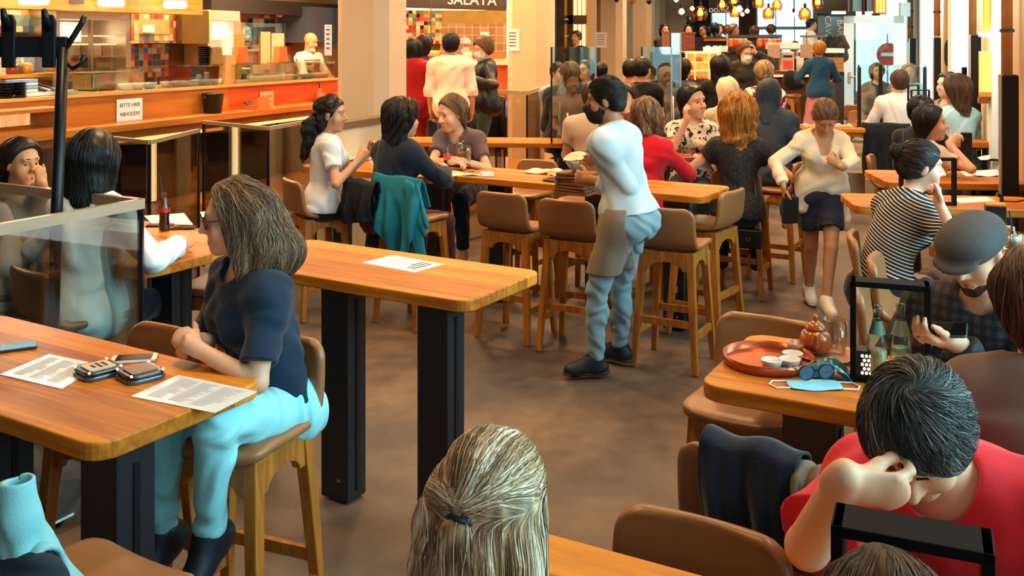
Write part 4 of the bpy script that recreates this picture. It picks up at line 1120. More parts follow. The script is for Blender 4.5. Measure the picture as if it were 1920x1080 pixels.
for y in (72, 89): kpanel('shelf_board', 395, 450, y, y + 3, DB - .4, mat('#e9d6b0', rough=.4), .3, t)
for i, px in enumerate((398, 404, 410, 416, 422)):
    b = thing('bottle', f'white bottle on the lit shelf, {("nearest the coat rack end", "second along", "middle one", "fourth along", "nearest the cook")[i]} of five', 'bottle', kput(px, 0, DB - .3, kz(px, 72, DB - .3)), RZ_K, 'white bottles on the lit shelf')
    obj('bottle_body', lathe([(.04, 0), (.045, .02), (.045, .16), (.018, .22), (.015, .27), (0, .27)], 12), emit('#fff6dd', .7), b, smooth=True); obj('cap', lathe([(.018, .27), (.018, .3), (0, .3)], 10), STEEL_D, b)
t = kthing('tiled_wall_section', 'shadowy patchwork tiled wall behind the cook', 'wall section'); kpanel('tile_face', 430, 562, 28, 160, DB, tiles(TILE_DARK + TILE_WARM, .14, seed=2), .1, t)
t = kthing('dark_soffit', 'dark soffit above the cook\'s station', 'soffit'); kpanel('board', 396, 660, 2, 28, DB - .45, mat('#2c2018', rough=.7), .3, t)
t = kthing('round_clock', 'small cream round wall clock on the dark soffit', 'clock'); o = obj('face', lathe([(.1, 0), (.1, .03), (0, .03)], 20), mat('#d9c9ae', rough=.4), t, loc=(kpx(527, DB - .34), DB - .3, kz(527, 20, DB - .34))); o.rotation_euler = (PI / 2, 0, 0)
t = kthing('round_sign', 'round pale blue sign with white arrows on the guard behind the counter', 'sign'); q = (kpx(461, 1.2), 1.2, kz(461, 62, 1.2)); o = obj('disc', lathe([(.1, 0), (.1, .012), (0, .012)], 24), mat('#58a9c4', rough=.4), t, loc=q); o.rotation_euler = (PI / 2, 0, 0)
for k_ in range(3):
    a0 = k_ * 2 * PI / 3; o = obj('arrow', tube([(math.cos(a0 + a) * .06, -.016, math.sin(a0 + a) * .06) for a in np.linspace(0, 1.5, 6)], [.012] * 4 + [.02, .002], 6), WHITE, t, loc=q)
t = kthing('glass_screen', 'upright clear glass guard with taped order slips before the cook', 'screen')
g = BM(); kbox(g, kpx(439, .5), kpx(536, .5), .5, .508, zt + .25, kz(490, 43, .5)); obj('pane', g, glass('#fbf3e6', .08), t)
for px, py, w, h, c_ in ((448, 92, .2, .36, '#e89a4c'), (498, 95, .2, .48, '#f0c98f'), (521, 90, .27, .38, '#f2cfa0')):
    u = kpx(px, .49); b = BM(); kbox(b, u - w / 2, u + w / 2, .488, .494, kz(px, py, .49) - h / 2, kz(px, py, .49) + h / 2); obj('order_slip', b, mat(c_, rough=.7, var=.15, scale=30), t)
t = kthing('extractor_box', 'grey steel extractor box behind the cook', 'appliance'); kpanel('box_body', 582, 640, 14, 80, DB - .6, mat('#5a5f66', rough=.4, metal=.3), .6, t); kpanel('duct', 566, 582, 8, 60, DB - .4, mat('#5f8fa0', rough=.3, metal=.6), .2, t)
t = kthing('oven', 'brown steel oven behind the cook\'s arm', 'oven'); kpanel('oven_body', 596, 660, 80, 150, DB - .5, mat('#b98252', rough=.4, metal=.3), .5, t)
# soffit with lozenge lamps over the counter
t = kthing('lamp_soffit', 'orange wooden soffit above the counter carrying the lamps', 'soffit')
kpanel('board', -200, 380, -60, 18, .9, wood('#b8752a', '#d99a45', axis='X', rough=.5), .3, t)
kpanel('grey_patch', 132, 158, -20, 6, .88, mat('#5f5148', rough=.6), .02, t)
for px, py, lab in ((62, 1, 'glowing lozenge lamp nearest the coat rack'), (207, 5, 'glowing lozenge lamp over the glass fridge'), (327, 9, 'glowing lozenge lamp over the tiled cabinet')):
    t = kthing('lozenge_lamp', lab, 'lamp', 'lozenge lamps over the counter'); u = kpx(px, .7); z = kz(px, py, .7)
    obj('diffuser', prism(rrect(.24, .085, .04, 6, u, z), 'Y', .62, .76), emit('#fff2d8', 7), t); b = BM(); add_box(b, (u, .8, z + .02), (.06, .1, .04)); obj('bracket', b, STEEL_D, t)

# ---- salad station beyond the pillars
def salp(px, py, y): return ptd(px, py, y)
YS = 15.5
t = thing('sign_board', 'dark overhead board with pale letters above the salad bar', 'sign', (0, 0, 0))
a_, b_ = ptd(735, 14, YS - 1.2), ptd(950, 20, YS - 1.2)
o = obj('board', box((0, 0, .45), (b_[0] - a_[0], .1, .9)), mat('#33251f', rough=.6), t, loc=((a_[0] + b_[0]) / 2, YS - 1.2, ptd(850, 17, YS - 1.2)[2])); o.rotation_euler = (0, R(1.6), 0)
p = ptd(885, 1, YS - 1.3); text_mesh('SALATA', .2, mat('#e8dcc8'), 'lettering', t, p, (PI / 2, R(1.6), 0), .004)
t = thing('salad_counter_wall', 'tiled wall of the salad bar with warm square tiles', 'wall panel', (0, 0, 0))
def ybox(px0, px1, py0, py1, y, th=.1):
    a_, b_ = ptd(px0, py1, y), ptd(px1, py0, y); b = BM(); add_box(b, ((a_[0] + b_[0]) / 2, y + th / 2, (a_[2] + b_[2]) / 2), (b_[0] - a_[0], th, b_[2] - a_[2])); return b
obj('grey_tiles', ybox(825, 950, 44, 100, YS), tiles(['#a97c50', '#b0855a', '#a07448', '#b88a5c'], .125, grout='#e3c08c', seed=1), t)
obj('plaster_band', ybox(825, 950, 20, 44, YS), mat('#a88648', rough=.9, var=.3, scale=6, bump=.4, bscale=20), t)
obj('lower_wall', ybox(740, 950, 100, 190, YS), mat('#d98a4a', rough=.8), t)
obj('mosaic', ybox(755, 828, 12, 82, YS - .05), tiles(TILE_WARM + ['#20180f', '#f0d9a8', '#f3c27a'], .06, seed=4), t)
struct('wall_salad', ybox(640, 950, -200, 190, YS + .12), mat('#b07c3f', rough=.9))
t = thing('light_ledge', 'warm glowing ledge below the dark board', 'lamp'); obj('tube', ybox(760, 945, 14, 19, YS - 1.1, .05), emit('#ffcf85', 4), t)
t = thing('salad_counter', 'bright serving counter of the salad bar', 'counter')
obj('counter_body', ybox(770, 960, 122, 190, YS - 1.0, .5), mat('#d86a3c', rough=.6), t); obj('counter_top', ybox(770, 960, 112, 122, YS - 1.1, .6), mat('#f0dcb8', rough=.4), t)
for i, (px, c_, lab) in enumerate(((800, '#e8c9a0', 'pale salad tub behind the man in the pink shirt'), (879, '#e9e2d4', 'white salad tub by the server'), (893, '#c8583a', 'red salad tub beside the leather jacket'))):
    p = ptd(px, 112, YS - .85); t = thing('tub', lab, 'tub', p); obj('tub_body', lathe([(.09, 0), (.11, .12), (.1, .12), (0, .05)], 14), mat(c_, rough=.4), t, smooth=True)
t = thing('wall_paper_list', 'small white card on the salad bar wall', 'notice'); obj('sheet', ybox(901, 917, 60, 69, YS - .03, .02), PAPER, t)
t = thing('orange_lamp_bowl', 'glowing orange hanging bowl behind the queue', 'lamp', ptd(808, 95, YS - 1.4)); obj('bowl_shade', lathe([(0, -.09), (.1, -.07), (.13, 0), (.12, 0), (0, -.05)], 18), emit('#ff8a3a', 1.2), t, smooth=True); obj('rod', tube([(0, 0, 0), (0, 0, .9)], .008, 6), STEEL_D, t)

# timber screen and its lights beyond the second pillar
t = thing('slatted_screen', 'dark timber wall frame with glowing upright slats beyond the second pillar', 'screen')
Y = 19.9
for a_, b_ in ((1043, 1058), (1064, 1074)): obj('upright', ybox(a_, b_, -60, 238, Y, .15), mat('#4a3826', rough=.7), t)
obj('crossbar', ybox(1058, 1100, 29, 45, Y, .12), mat('#6a5236', rough=.7), t)
for px in (1079, 1087, 1095):
    for y0, y1 in ((-30, 28), (46, 88)): obj('light_slat', ybox(px - 2.6, px + 2.6, y0, y1, Y + .1, .04), emit('#ffd37a', 3), t)
obj('back', ybox(1040, 1102, -60, 200, Y + .3, .05), mat('#b8842f', rough=.8), t)
for y in (36, 67): obj('hook', ybox(1058, 1066, y - 1, y + 1.5, Y - .05, .08), STEEL, t)
struct('wall_gallery', ybox(1098, 1130, -200, 200, 21.4, .2), PLASTER)
# ------------------------------------------------------------------ tables
AT = R(-31)                                            # the tables stand a little askew of the room
EX, EQ = V3(math.cos(AT), math.sin(AT)), V3(-math.sin(AT), math.cos(AT))
def table(name, label, cx, cy, L, W=.62, rz=AT, legs=None, z=1.0, r=.07, th=.05, group=None, lw=(.155, .125), foot=True, topm=None):
    t = thing(name, label, 'table', (cx, cy, 0), rz, group)
    obj('tabletop', prism(rrect(L, W, r), 'Z', z - th, z), topm or OAK, t, bevel=.006)
    for x, y in (legs or ((-L / 2 + .24, 0), (L / 2 - .24, 0))):
        l = obj('leg', box((x, y, (z - th) / 2 + .006), (lw[0], lw[1], z - th - .012)), STEEL_BLUE, t, bevel=.004)
        b = BM()
        for s in (-1, 1): add_box(b, (x + s * (lw[0] / 2 + .001), y, (z - th) / 2), (.006, .02, z - th - .1))
        obj('groove', b, BLACK, l)
        obj('foot_bolt', lathe([(.008, 0), (.008, .01), (0, .012)], 8, (x + .03, y - lw[1] / 2 - .006, .1)), STEEL, l)
    b = BM(); add_box(b, (0, 0, z - th - .012), (L - .3, .1, .022)); obj('under_frame', b, BLACK, t)
    return t
def along(px, py, z, L, W, side):
    """table centre from one visible corner ('BL','FL','BR','FR') seen at a pixel"""
    p = V3(*pt(px, py, z)); sx = 1 if side[1] == 'L' else -1; sy = 1 if side[0] == 'F' else -1
    return p + EX * sx * L / 2 + EQ * sy * W / 2
TC = along(1018, 508, 1, 1.42, .62, 'BR'); table('high_table', 'empty high wooden table with one paper sheet on it, in the middle of the aisle', *TC, 1.42, legs=((-.57, -.2), (-.03, -.2), (.51, -.21)))
TL = along(500, 710, 1, 1.42, .6, 'BR'); table('high_table', 'high wooden table with pagers and phones in front of the woman in glasses', *TL, 1.42, .6, legs=((-.5, -.15), (.04, -.15), (.594, -.15)))
TR = along(1308, 712, 1, 1.75, .6, 'FL'); table('high_table', 'high wooden table with a copper tray and teapot', *TR, 1.75, .6, rz=AT + R(2), legs=((-.55, -.2), (.5, -.2)))
TB = along(990, 975, 1, 1.6, .62, 'BL'); table('high_table', 'high wooden table behind the blonde half ponytail, nearest the camera', *TB, 1.6, .62, rz=AT + R(2))
T6 = along(1372, 349, 1, 2.05, .58, 'BR'); table('high_table', 'long high wooden table where the waiter stacks boards', *T6, 2.05, .58, legs=((-.75, 0), (.1, 0), (.72, 0)))
T7 = V3(-1.02, 8.12); table('high_table', 'high wooden table with a bottle and glasses between three women', *T7, 1.5, .6, r=.16)
T8 = V3(.02, 10.35); table('high_table', 'high wooden table carrying the tall clear divider behind the waiter', *T8, 2.3, .55, rz=R(-5))
T9 = V3(1.78, 9.25); table('high_table', 'high wooden table with many glasses beside the woman in red', *T9, 1.3, .6)
T10 = V3(-2.12, 5.24); table('high_table', 'high wooden table with a dark cola bottle by the glass divider', *T10, 1.5, .84, r=.12, legs=((-.5, 0), (.52, -.05)))
T3 = V3(2.56, 5.08); table('high_table', 'high wooden table behind the man in the flat cap with a cocktail on it', *T3, .7, .62, legs=((.1, 0),))
T4 = V3(2.8, 6.42); table('high_table', 'high wooden table with a glowing lantern beside the woman in stripes', *T4, 1.2, .55, rz=R(-8), legs=((-.3, 0), (.35, 0)))
T5 = V3(3.35, 7.58); table('high_table', 'high wooden table with a tall black menu stand by the window', *T5, 1.1, .72, rz=R(-6), legs=((-.3, 0), (.3, 0)))
T11 = V3(5.0, 12.6); table('high_table', 'high table with two thin black card frames by the far windows', *T11, 1.1, .6, rz=R(-12), legs=((-.35, 0), (.35, 0)))
T12 = V3(3.85, 12.0); table('high_table', 'small high table with scattered food left of the white door', *T12, .75, .6, rz=R(-5), legs=((0, 0),))
T13 = V3(2.2, 12.0); table('high_table', 'dark high table under the far clear dividers', *T13, 2.2, .6, rz=R(-6), topm=WALNUT, legs=((-.7, 0), (.7, 0)))
T14 = V3(6.4, 8.9); table('ledge_table', 'narrow wooden ledge by the window below the couple', *(4.0, 8.85), .8, .3, rz=R(-8), z=1.15, legs=((.3, 0),))

# ------------------------------------------------------------------ bar stools
LEATHER = mat('#8f5e36', rough=.38, var=.3, scale=4, bump=.12, bscale=30, spec=.5)
def make_stool(name, label):
    t = thing(name, label, 'stool')
    # seat shell: profile from the front edge back and up
    prof = [(.20, .742), (.17, .757), (.10, .763), (0, .757), (-.09, .757), (-.145, .770), (-.178, .805), (-.197, .86), (-.211, .92), (-.222, .975), (-.229, 1.012), (-.231, 1.022)]
    n, mW = 34, 17
    pr = np.array(prof); s = np.concatenate([[0], np.cumsum(np.linalg.norm(np.diff(pr, axis=0), axis=1))]); S = s[-1]
    ss = np.linspace(0, S, n); y = np.interp(ss, s, pr[:, 0]); z = np.interp(ss, s, pr[:, 1])
    e = np.minimum(ss, S - ss); w = .205 - .06 * (1 - np.sqrt(np.clip(1 - (1 - np.clip(e / .065, 0, 1)) ** 2, 0, 1)))
    w *= 1 - .05 * np.clip((ss - .42) / .3, 0, 1)
    u = np.linspace(-1, 1, mW)
    P = np.zeros((n, mW, 3)); P[:, :, 0] = w[:, None] * u[None]
    up = np.clip((ss - .36) / .2, 0, 1)[:, None]
    P[:, :, 1] = y[:, None] + up * .03 * u[None] ** 2; P[:, :, 2] = z[:, None] + (1 - up) * .012 * u[None] ** 2 - .004
    solid_sheet('seat_shell', P, .036, LEATHER, t)
    W1, W2, zt = .152, .2, .735
    leg = {}
    for sx in (-1, 1):
        for sy in (-1, 1):
            b = BM(); add_bar(b, (sx * W1, sy * .135, zt), (sx * W2, sy * .19 - .0, 0.002), .05, .05, .036, .036, up=(0, 1, 0))
            bmesh.ops.recalc_face_normals(b, faces=b.faces); obj('leg', b, OAK_M, t, bevel=.004)
    arch = lambda w: [(-w, .735), (w, .735), (w + .014, .62), (w - .035, .62)] + [(math.cos(a) * (w - .035), .62 + math.sin(a) * .05) for a in np.linspace(.25, PI - .25, 9)] + [(-w + .035, .62), (-w - .014, .62)]
    for sy in (-1, 1): obj('apron', prism(arch(.14), 'Y', sy * .143 - .017, sy * .143 + .017), OAK_M, t, bevel=.003)
    for sx in (-1, 1): obj('apron', prism(arch(.125), 'X', sx * .157 - .017, sx * .157 + .017), OAK_M, t, bevel=.003)
    f = lambda z: (W2 + (W1 - W2) * z / zt, .19 + (.135 - .19) * z / zt)
    for zz, ax in ((.3, 'x'), (.3, 'x-'), (.22, 'y'), (.22, 'y-')):
        a, c_ = f(zz); b = BM(); sg = -1 if '-' in ax else 1
        if ax[0] == 'x': add_bar(b, (-a, sg * c_, zz), (a, sg * c_, zz), .024, .042)
        else: add_bar(b, (sg * a, -c_, zz), (sg * a, c_, zz), .024, .042)
        bmesh.ops.recalc_face_normals(b, faces=b.faces); obj('stretcher', b, OAK_M, t)
    return t
STOOL0 = None
def face_rz(v): return math.atan2(-v[0], v[1])
def stool(x, y, face, label, z=0):
    global STOOL0
    rz = face_rz(face)
    if STOOL0 is None:
        STOOL0 = make_stool('bar_stool', label); STOOL0.location = (x, y, 0); STOOL0.rotation_euler = (0, 0, rz)
        return STOOL0
    return copy_tree(STOOL0, (x, y, z), rz, label)
Q_, E_ = EQ, EX
stool(1.03, 6.27, Q_ + E_ * -.05, 'tan bar stool with a worn leather back, just behind the waiter\'s feet')
stool(1.36, 6.93, -E_ + Q_ * .1, 'pale bar stool tucked under the end of the long high table')
stool(.03, 6.87, Q_, 'brown bar stool in the aisle left of the waiter, at the long table')
stool(.44, 6.58, Q_ - E_ * .08, 'brown bar stool half hidden by the waiter\'s apron')
stool(-1.46, 7.42, Q_ * .9 + E_ * .45, 'bar stool under the woman in the white tee')
stool(-.72, 7.2, Q_ + E_ * .1, 'bar stool draped with denim jackets')
stool(-.9, 3.27, (-.37, -.93), 'bar stool under the woman in glasses')
stool(-1.34, 3.37, -Q_, 'empty bar stool across the table from the camera, behind the pagers')
stool(-1.0, 2.28, Q_, 'bar stool under the pale denim jacket in the near corner')
stool(-1.55, 5.2, -E_ - Q_ * .2, 'brown bar stool at the end of the cola bottle table')
stool(-2.05, 4.62, Q_ + E_ * .15, 'bar stool behind the glass divider, under the woman with long black hair')
stool(-2.75, 5.0, Q_ + E_ * .6, 'bar stool behind the glass divider, under the woman with the pearl earring')
stool(.71, 2.63, Q_ + E_ * .06, 'bar stool with a navy jacket hung over its back')
stool(.85, 3.5, -Q_, 'empty bar stool behind the copper tray table')
stool(.30, 1.94, -Q_, 'tan bar stool at the near table, its back bare')
stool(1.92, 4.62, E_ + Q_ * .1, 'pale-edged bar stool seen side-on behind the black lantern')
stool(1.66, 4.08, E_ + Q_ * .15, 'bar stool seen side-on through the black lantern frame')
stool(2.02, 5.2, E_ + Q_ * .2, 'bar stool under the woman in the striped tee')
stool(1.86, 8.0, Q_ - E_ * .1, 'bar stool with a black bag hanging under the woman in black lace')
stool(2.3, 8.55, -E_, 'empty bar stool beside the woman walking in the cream cardigan')
stool(3.4, 8.75, E_ + Q_ * .1, 'pale shell bar stool by the window tables, behind the striped tee')
stool(.12, 8.32, -Q_, 'bar stool with a dark back on the far side of the long table')
stool(1.2, 8.1, Q_ + E_ * .25, 'bar stool under the woman in the red sweater')
stool(.62, 7.95, -Q_, 'bar stool hidden behind the stacked boards')
stool(4.62, 12.2, Q_ * .9 - E_ * .2, 'bar stool under the man in the pale shirt, draped with black cloth')
stool(5.6, 15.9, Q_, 'pale bar stool with splayed light legs left of the man in the pale shirt')
stool(5.0, 14.2, -Q_, 'orange-backed bar stool in front of the white door')
stool(4.38, 15.75, E_, 'bar stool at the back bar carrying a slumped black backpack', STEP)

# ------------------------------------------------------------------ things on the tables
def sheet(name, label, pts, z, m, cat='paper', th=.0015):
    c_ = np.mean(pts, 0); t = thing(name, label, cat, (*c_, z), 0)
    obj('page', prism([tuple(np.array(p) - c_) for p in pts], 'Z', .0005, th + .0005), m, t); return t
def quad(pxs, z=1.0): return [pt(px, py, z) for px, py in pxs]
def lines_on(t, pts, rows, cols=1, m=PAPERGREY, z=.0025, marg=.1, hfrac=.55, gaps=(), seed=0):
    """blocks of small print laid along a sheet's own edges"""
    c_ = np.mean(pts, 0); a, b, c2, d = [np.array(p) - c_ for p in pts]; rs = random.Random(seed)
    for j in range(cols):
        bm = BM(); n = 0
        for i in range(rows):
            if i in gaps: continue
            v0 = marg + (1 - 2 * marg) * i / rows; v1 = v0 + (1 - 2 * marg) / rows * hfrac
            u0 = marg + (1 - 2 * marg) * (j / cols) + .01; u1 = u0 + (1 - 2 * marg) / cols * rs.uniform(.55, .95)
            P = lambda u, v: (a * (1 - u) + b * u) * (1 - v) + (d * (1 - u) + c2 * u) * v
            vs = [bm.verts.new((*P(u, v), z)) for u, v in ((u0, v0), (u1, v0), (u1, v1), (u0, v1))]; bm.faces.new(vs); n += 1
        bmesh.ops.recalc_face_normals(bm, faces=bm.faces); obj('print', bm, m, t)
q = quad([(737, 479), (832, 496), (776, 511), (678, 493)]); t = sheet('paper_sheet', 'white paper sheet with a few printed lines on the empty high table', q, 1.0, PAPER); lines_on(t, [q[1], q[2], q[3], q[0]], 9, 1, INK, marg=.12, hfrac=.45, gaps=(3, 4, 5, 6, 7, 8), seed=2); lines_on(t, [q[1], q[2], q[3], q[0]], 9, 1, PAPERGREY, marg=.12, hfrac=.3, gaps=(0, 1, 2), seed=3)
LAMI = mat('#e9ebee', rough=.25, var=.03, coat=.5)
q = quad([(92, 665), (190, 685), (115, 730), (0, 703)]); t = sheet('menu_card', 'laminated white menu at the far side of the pagers', q, 1.0, LAMI, 'menu'); lines_on(t, [q[0], q[1], q[2], q[3]], 14, 3, PAPERGREY, seed=4)
q = quad([(335, 704), (482, 735), (402, 775), (245, 744)]); t = sheet('menu_card', 'laminated white menu lying over the rounded table end', q, 1.0, LAMI, 'menu'); lines_on(t, [q[0], q[1], q[2], q[3]], 15, 3, PAPERGREY, seed=5)
def pager(px, py, rz, label, face):
    p = pt(px, py, 1.0); t = thing('pager', label, 'pager', (*p, 1.0), rz, 'square table pagers')
    obj('case', prism(rrect(.125, .125, .03), 'Z', .0, .014), mat('#3a4348', rough=.2, var=.1, coat=.6), t, bevel=.004)
    obj('bumper', prism(rrect(.118, .118, .028), 'Z', .014, .026), mat('#0c0d10', rough=.25, coat=.4), t, bevel=.004)
    o = obj('face_plate', prism(rrect(.082, .082, .01), 'Z', .026, .029), face, t)
    for x in (-1, 1):
        for y in (-1, 1): obj('light', lathe([(.004, .024), (.004, .029), (0, .031)], 8, (x * .05, y * .05, 0)), emit('#ffe7c8', 1.5), t)
    if 'pale' in label:
        for i, w in enumerate((.04, .05, .03)): obj('print', box((-.0, .02 - i * .018, .0295), (w, .008, .001)), INK, o)
pager(184, 702, AT + R(-12), 'square black pager with a pale printed face', mat('#cdb89a', rough=.5, var=.1, scale=40))
pager(263, 708, AT + R(-14), 'square black pager with a bare brown wood face', wood('#6a3d18', '#8d5a28', axis='X', scale=4))
def phone(p, rz, label, body, screen, tilt=None):
    t = thing('phone', label, 'phone', p, rz)
    obj('phone_body', prism(rrect(.145, .071, .011), 'Z', 0, .0085), body, t, bevel=.002)
    obj('screen', prism(rrect(.112 if 'white' in label else .138, .064, .006), 'Z', .0085, .0092), screen, t)
    if 'white' in label: obj('home_button', lathe([(.005, .0085), (.005, .0093), (0, .0093)], 14, (.064, 0, 0)), mat('#d8d4cc', rough=.3), t)
    if tilt: t.rotation_euler = tilt
    return t
SCR = mat('#0d0f12', rough=.06, var=.1, spec=.6)
phone((*pt(252, 675, 1.0), 1.001), R(12), 'white phone with a black screen beside the pagers', mat('#e9e6df', rough=.2, var=.02), SCR)
phone((*pt(25, 655, 1.0), 1.001), R(28), 'dark phone lying at the table edge left of the menu', mat('#23272e', rough=.3), SCR)
phone((*pt(341, 429, 1.0), 1.001), R(10), 'dark phone lying right of the cola bottle', mat('#2a2018', rough=.3), SCR)
phone((*pt(300, 424, 1.0), 1.001), R(0), 'black phone lying just behind the cola bottle', BLACK, SCR)
q = quad([(270, 405), (345, 400), (362, 422), (285, 420)]); sheet('paper_sheet', 'white paper under the cola bottle', q, 1.0, PAPER)
q = quad([(375, 398), (395, 396), (400, 404), (380, 408)]); sheet('napkin', 'small white napkin near the far edge of the cola bottle table', q, 1.0, PAPER, 'napkin')
def bottle(p, label, prof, liquid, lv, gl, straw=False, labelm=None, lz=(0, 0), cap=None):
    t = thing('bottle', label, 'bottle', p)
    obj('glass_body', lathe(prof, 20), gl, t, smooth=True)
    r = lambda z: np.interp(z, [b for a, b in prof], [a for a, b in prof]) * .9
    if liquid: obj('drink', lathe([(0, .006)] + [(r(z), z) for z in np.linspace(.008, lv, 9)] + [(0, lv)], 18), liquid, t, smooth=True)
    if labelm: obj('paper_label', lathe([(r(z) / .9 + .001, z) for z in np.linspace(*lz, 5)], 20, caps=False), labelm, t, smooth=True)
    if straw: obj('straw', tube([(.0, 0, .05), (-.006, 0, .2), (-.03, 0, .33)], .0028, 6), BLACK, t)
    return t
COLA = [(.026, 0), (.03, .008), (.0305, .04), (.026, .07), (.0305, .105), (.0285, .13), (.017, .165), (.0125, .185), (.0125, .2), (.014, .203), (.014, .21), (.011, .21)]
CG = mat('#c9c2b4', rough=.08, var=0, spec=.6)
bottle((*pt(308, 433, 1.0), 1.0), 'dark cola bottle with a black straw and a red band', COLA, mat('#1c0806', rough=.1), .11, clear_glass('#f3eee6'), True, mat('#a31d24', rough=.4), (.105, .13))
bottle((*pt(838, 319, 1.0), 1.0), 'small cola bottle with a red label before the woman in the grey tee', COLA, mat('#1c0806', rough=.1), .08, clear_glass('#f3eee6'), False, mat('#c93a33', rough=.4), (.1, .135))
WATER = [(.028, 0), (.031, .008), (.031, .11), (.027, .14), (.014, .185), (.0125, .215), (.0145, .218), (.0145, .232), (.011, .235)]
bottle((*pt(1645, 716, 1.0), 1.0), 'clear glass bottle with a green neck band in front of the lantern', WATER, mat('#d9c0a0', rough=.1), .1, clear_glass('#e6f2ea'), False, mat('#5f7f6a', rough=.4), (.15, .19))
bottle((*pt(1689, 712, 1.0), 1.0), 'clear glass bottle with a pale label inside the lantern frame', WATER, mat('#c9d6c8', rough=.1), .1, clear_glass('#e6f2ea'), False, mat('#9fb8a2', rough=.4), (.14, .185))
def tumbler(p, label, r=.036, h=.105, facets=12, liquid=None, group=None, name='drinking_glass'):
    t = thing(name, label, 'glass', p, 0, group)
    obj('glass_body', lathe([(r * .78, 0), (r * .8, .012), (r, h), (r * .93, h), (r * .74, .018), (0, .016)], facets * 2), clear_glass(), t, smooth=True)
    if liquid: obj('drink', lathe([(0, .02), (r * .72, .02), (r * .84, h * .6), (0, h * .6)], 16), liquid, t, smooth=True)
    return t
def wineglass(p, label, r=.036, h=.2, liquid=None, group=None, lv=.5):
    t = thing('wine_glass', label, 'glass', p, 0, group)
    obj('glass_body', lathe([(.034, 0), (.034, .003), (.005, .008), (.0045, h * .42), (r * .6, h * .5), (r, h * .68), (r * .82, h), (r * .78, h), (r * .94, h * .68), (r * .5, h * .52), (0, h * .48)], 20), clear_glass(), t, smooth=True)
    if liquid: obj('drink', lathe([(0, h * .49), (r * .5, h * .53), (r * .88, h * .64), (0, h * .64)], 16), liquid, t, smooth=True)
    return t
# copper tray table
COPPER = mat('#b4552c', rough=.28, metal=.55, var=.15, scale=5, spec=.6)
p = pt(1440, 681, 1.0); t = thing('serving_tray', 'round copper-coloured serving tray on the right table', 'tray', (*p, 1.0))
obj('tray_base', lathe([(0, .001), (.135, .001), (.135, .008), (0, .008)], 40), COPPER, t, smooth=False); obj('rim', lathe([(.132, .004), (.137, .008), (.14, .032), (.144, .032), (.142, .004), (.136, .001)], 40, caps=False), COPPER, t, smooth=True)
for px, py, lab in ((1447, 689, 'nearest paper ramekin on the copper tray'), (1486, 676, 'farthest paper ramekin on the copper tray, by the teapot'), (1481, 687, 'middle paper ramekin on the copper tray')):
    t = thing('ramekin', lab, 'bowl', (*pt(px, py, 1.01), 1.0085), 0, 'ramekins on the copper tray')
    obj('cup', lathe([(0, 0), (.027, 0), (.033, .026), (.0335, .027), (.03, .026), (.025, .008), (0, .008)], 22), mat('#dfe6e6', rough=.4, var=.1), t, smooth=True); obj('dip', lathe([(0, .014), (.027, .0145), (.029, .018), (0, .0195)], 18), mat('#d8bfa4', rough=.4), t)
p = pt(1548, 672, 1.0); t = thing('saucer', 'round copper saucer under the teapot and tumbler', 'saucer', (*p, 1.0)); obj('dish', lathe([(0, 0), (.07, 0), (.095, .014), (.096, .016), (.07, .006), (0, .006)], 30), mat('#c07a58', rough=.3, metal=.3), t, smooth=True)
p = pt(1529, 665, 1.0); t = thing('teapot', 'small orange-brown teapot on the copper saucer', 'teapot', (*p, 1.007), 0)
TP = mat('#b25a24', rough=.2, var=.15, scale=10, coat=.6)
obj('pot', lathe([(0, 0), (.034, 0), (.05, .02), (.053, .042), (.045, .068), (.03, .08), (0, .08)], 26), TP, t, smooth=True)
l = obj('lid', lathe([(.034, .079), (.034, .086), (.022, .1), (.008, .106), (0, .106)], 22), TP, t, smooth=True); obj('knob', lathe([(0, .104), (.006, .106), (.01, .117), (.006, .126), (0, .128)], 12), TP, l, smooth=True)
obj('spout', tube([(-.015, -.045, .03), (-.02, -.062, .045), (-.022, -.07, .07), (-.024, -.078, .082)], [.016, .011, .008, .007], 10), TP, t, smooth=True)
obj('handle', tube([(.02, .045, .065), (.03, .075, .06), (.03, .08, .035), (.02, .052, .02)], .006, 8), TP, t, smooth=True)
tumbler((*pt(1566, 664, 1.0), 1.007), 'faceted clear tumbler standing by the teapot', .042, .11)
p = pt(1494, 664, 1.0); t = thing('teacup', 'small pinkish cup half hidden behind the teapot', 'cup', (*p, 1.0)); obj('cup', lathe([(.018, 0), (.03, .02), (.034, .04), (.03, .04), (.02, .01), (0, .01)], 18), mat('#c99a86', rough=.3), t, smooth=True)
def draped(name, label, cat, c_, size, m, seed, z=1.0, h=.035, rz=0, n=26, lift=1):
    rs = np.random.default_rng(seed); u = np.linspace(-1, 1, n); U, Vv = np.meshgrid(u, u, indexing='ij')
    a = rs.uniform(0, 6, 6); Z = h * (.5 + .28 * np.sin(3.1 * U + a[0] + 1.5 * np.sin(2 * Vv + a[1])) + .22 * np.sin(4.3 * Vv + 2 * U + a[2])) * (1 - .5 * np.maximum(np.abs(U), np.abs(Vv)) ** 3 * lift)
    P = np.stack([U * size[0] / 2 * (1 - .12 * np.abs(Vv) ** 2), Vv * size[1] / 2 * (1 + .1 * np.sin(3 * U + a[3])), Z + .002], -1)
    t = thing(name, label, cat, (*c_, z), rz); solid_sheet('cloth', P, .0025, m, t); return t
t = draped('cloth_face_mask', 'teal patterned cloth face mask crumpled on the right table', 'mask', pt(1550, 706, 1.0), (.16, .09), printed('#1c7d9a', '#d9b07a', 70, .6), 3, h=.06, rz=R(-25))
t = draped('surgical_mask', 'flat light-blue surgical mask near the table edge', 'mask', pt(1527, 724, 1.0), (.165, .085), mat('#7cc3dd', rough=.8, var=.1), 5, h=.008, rz=R(-4))
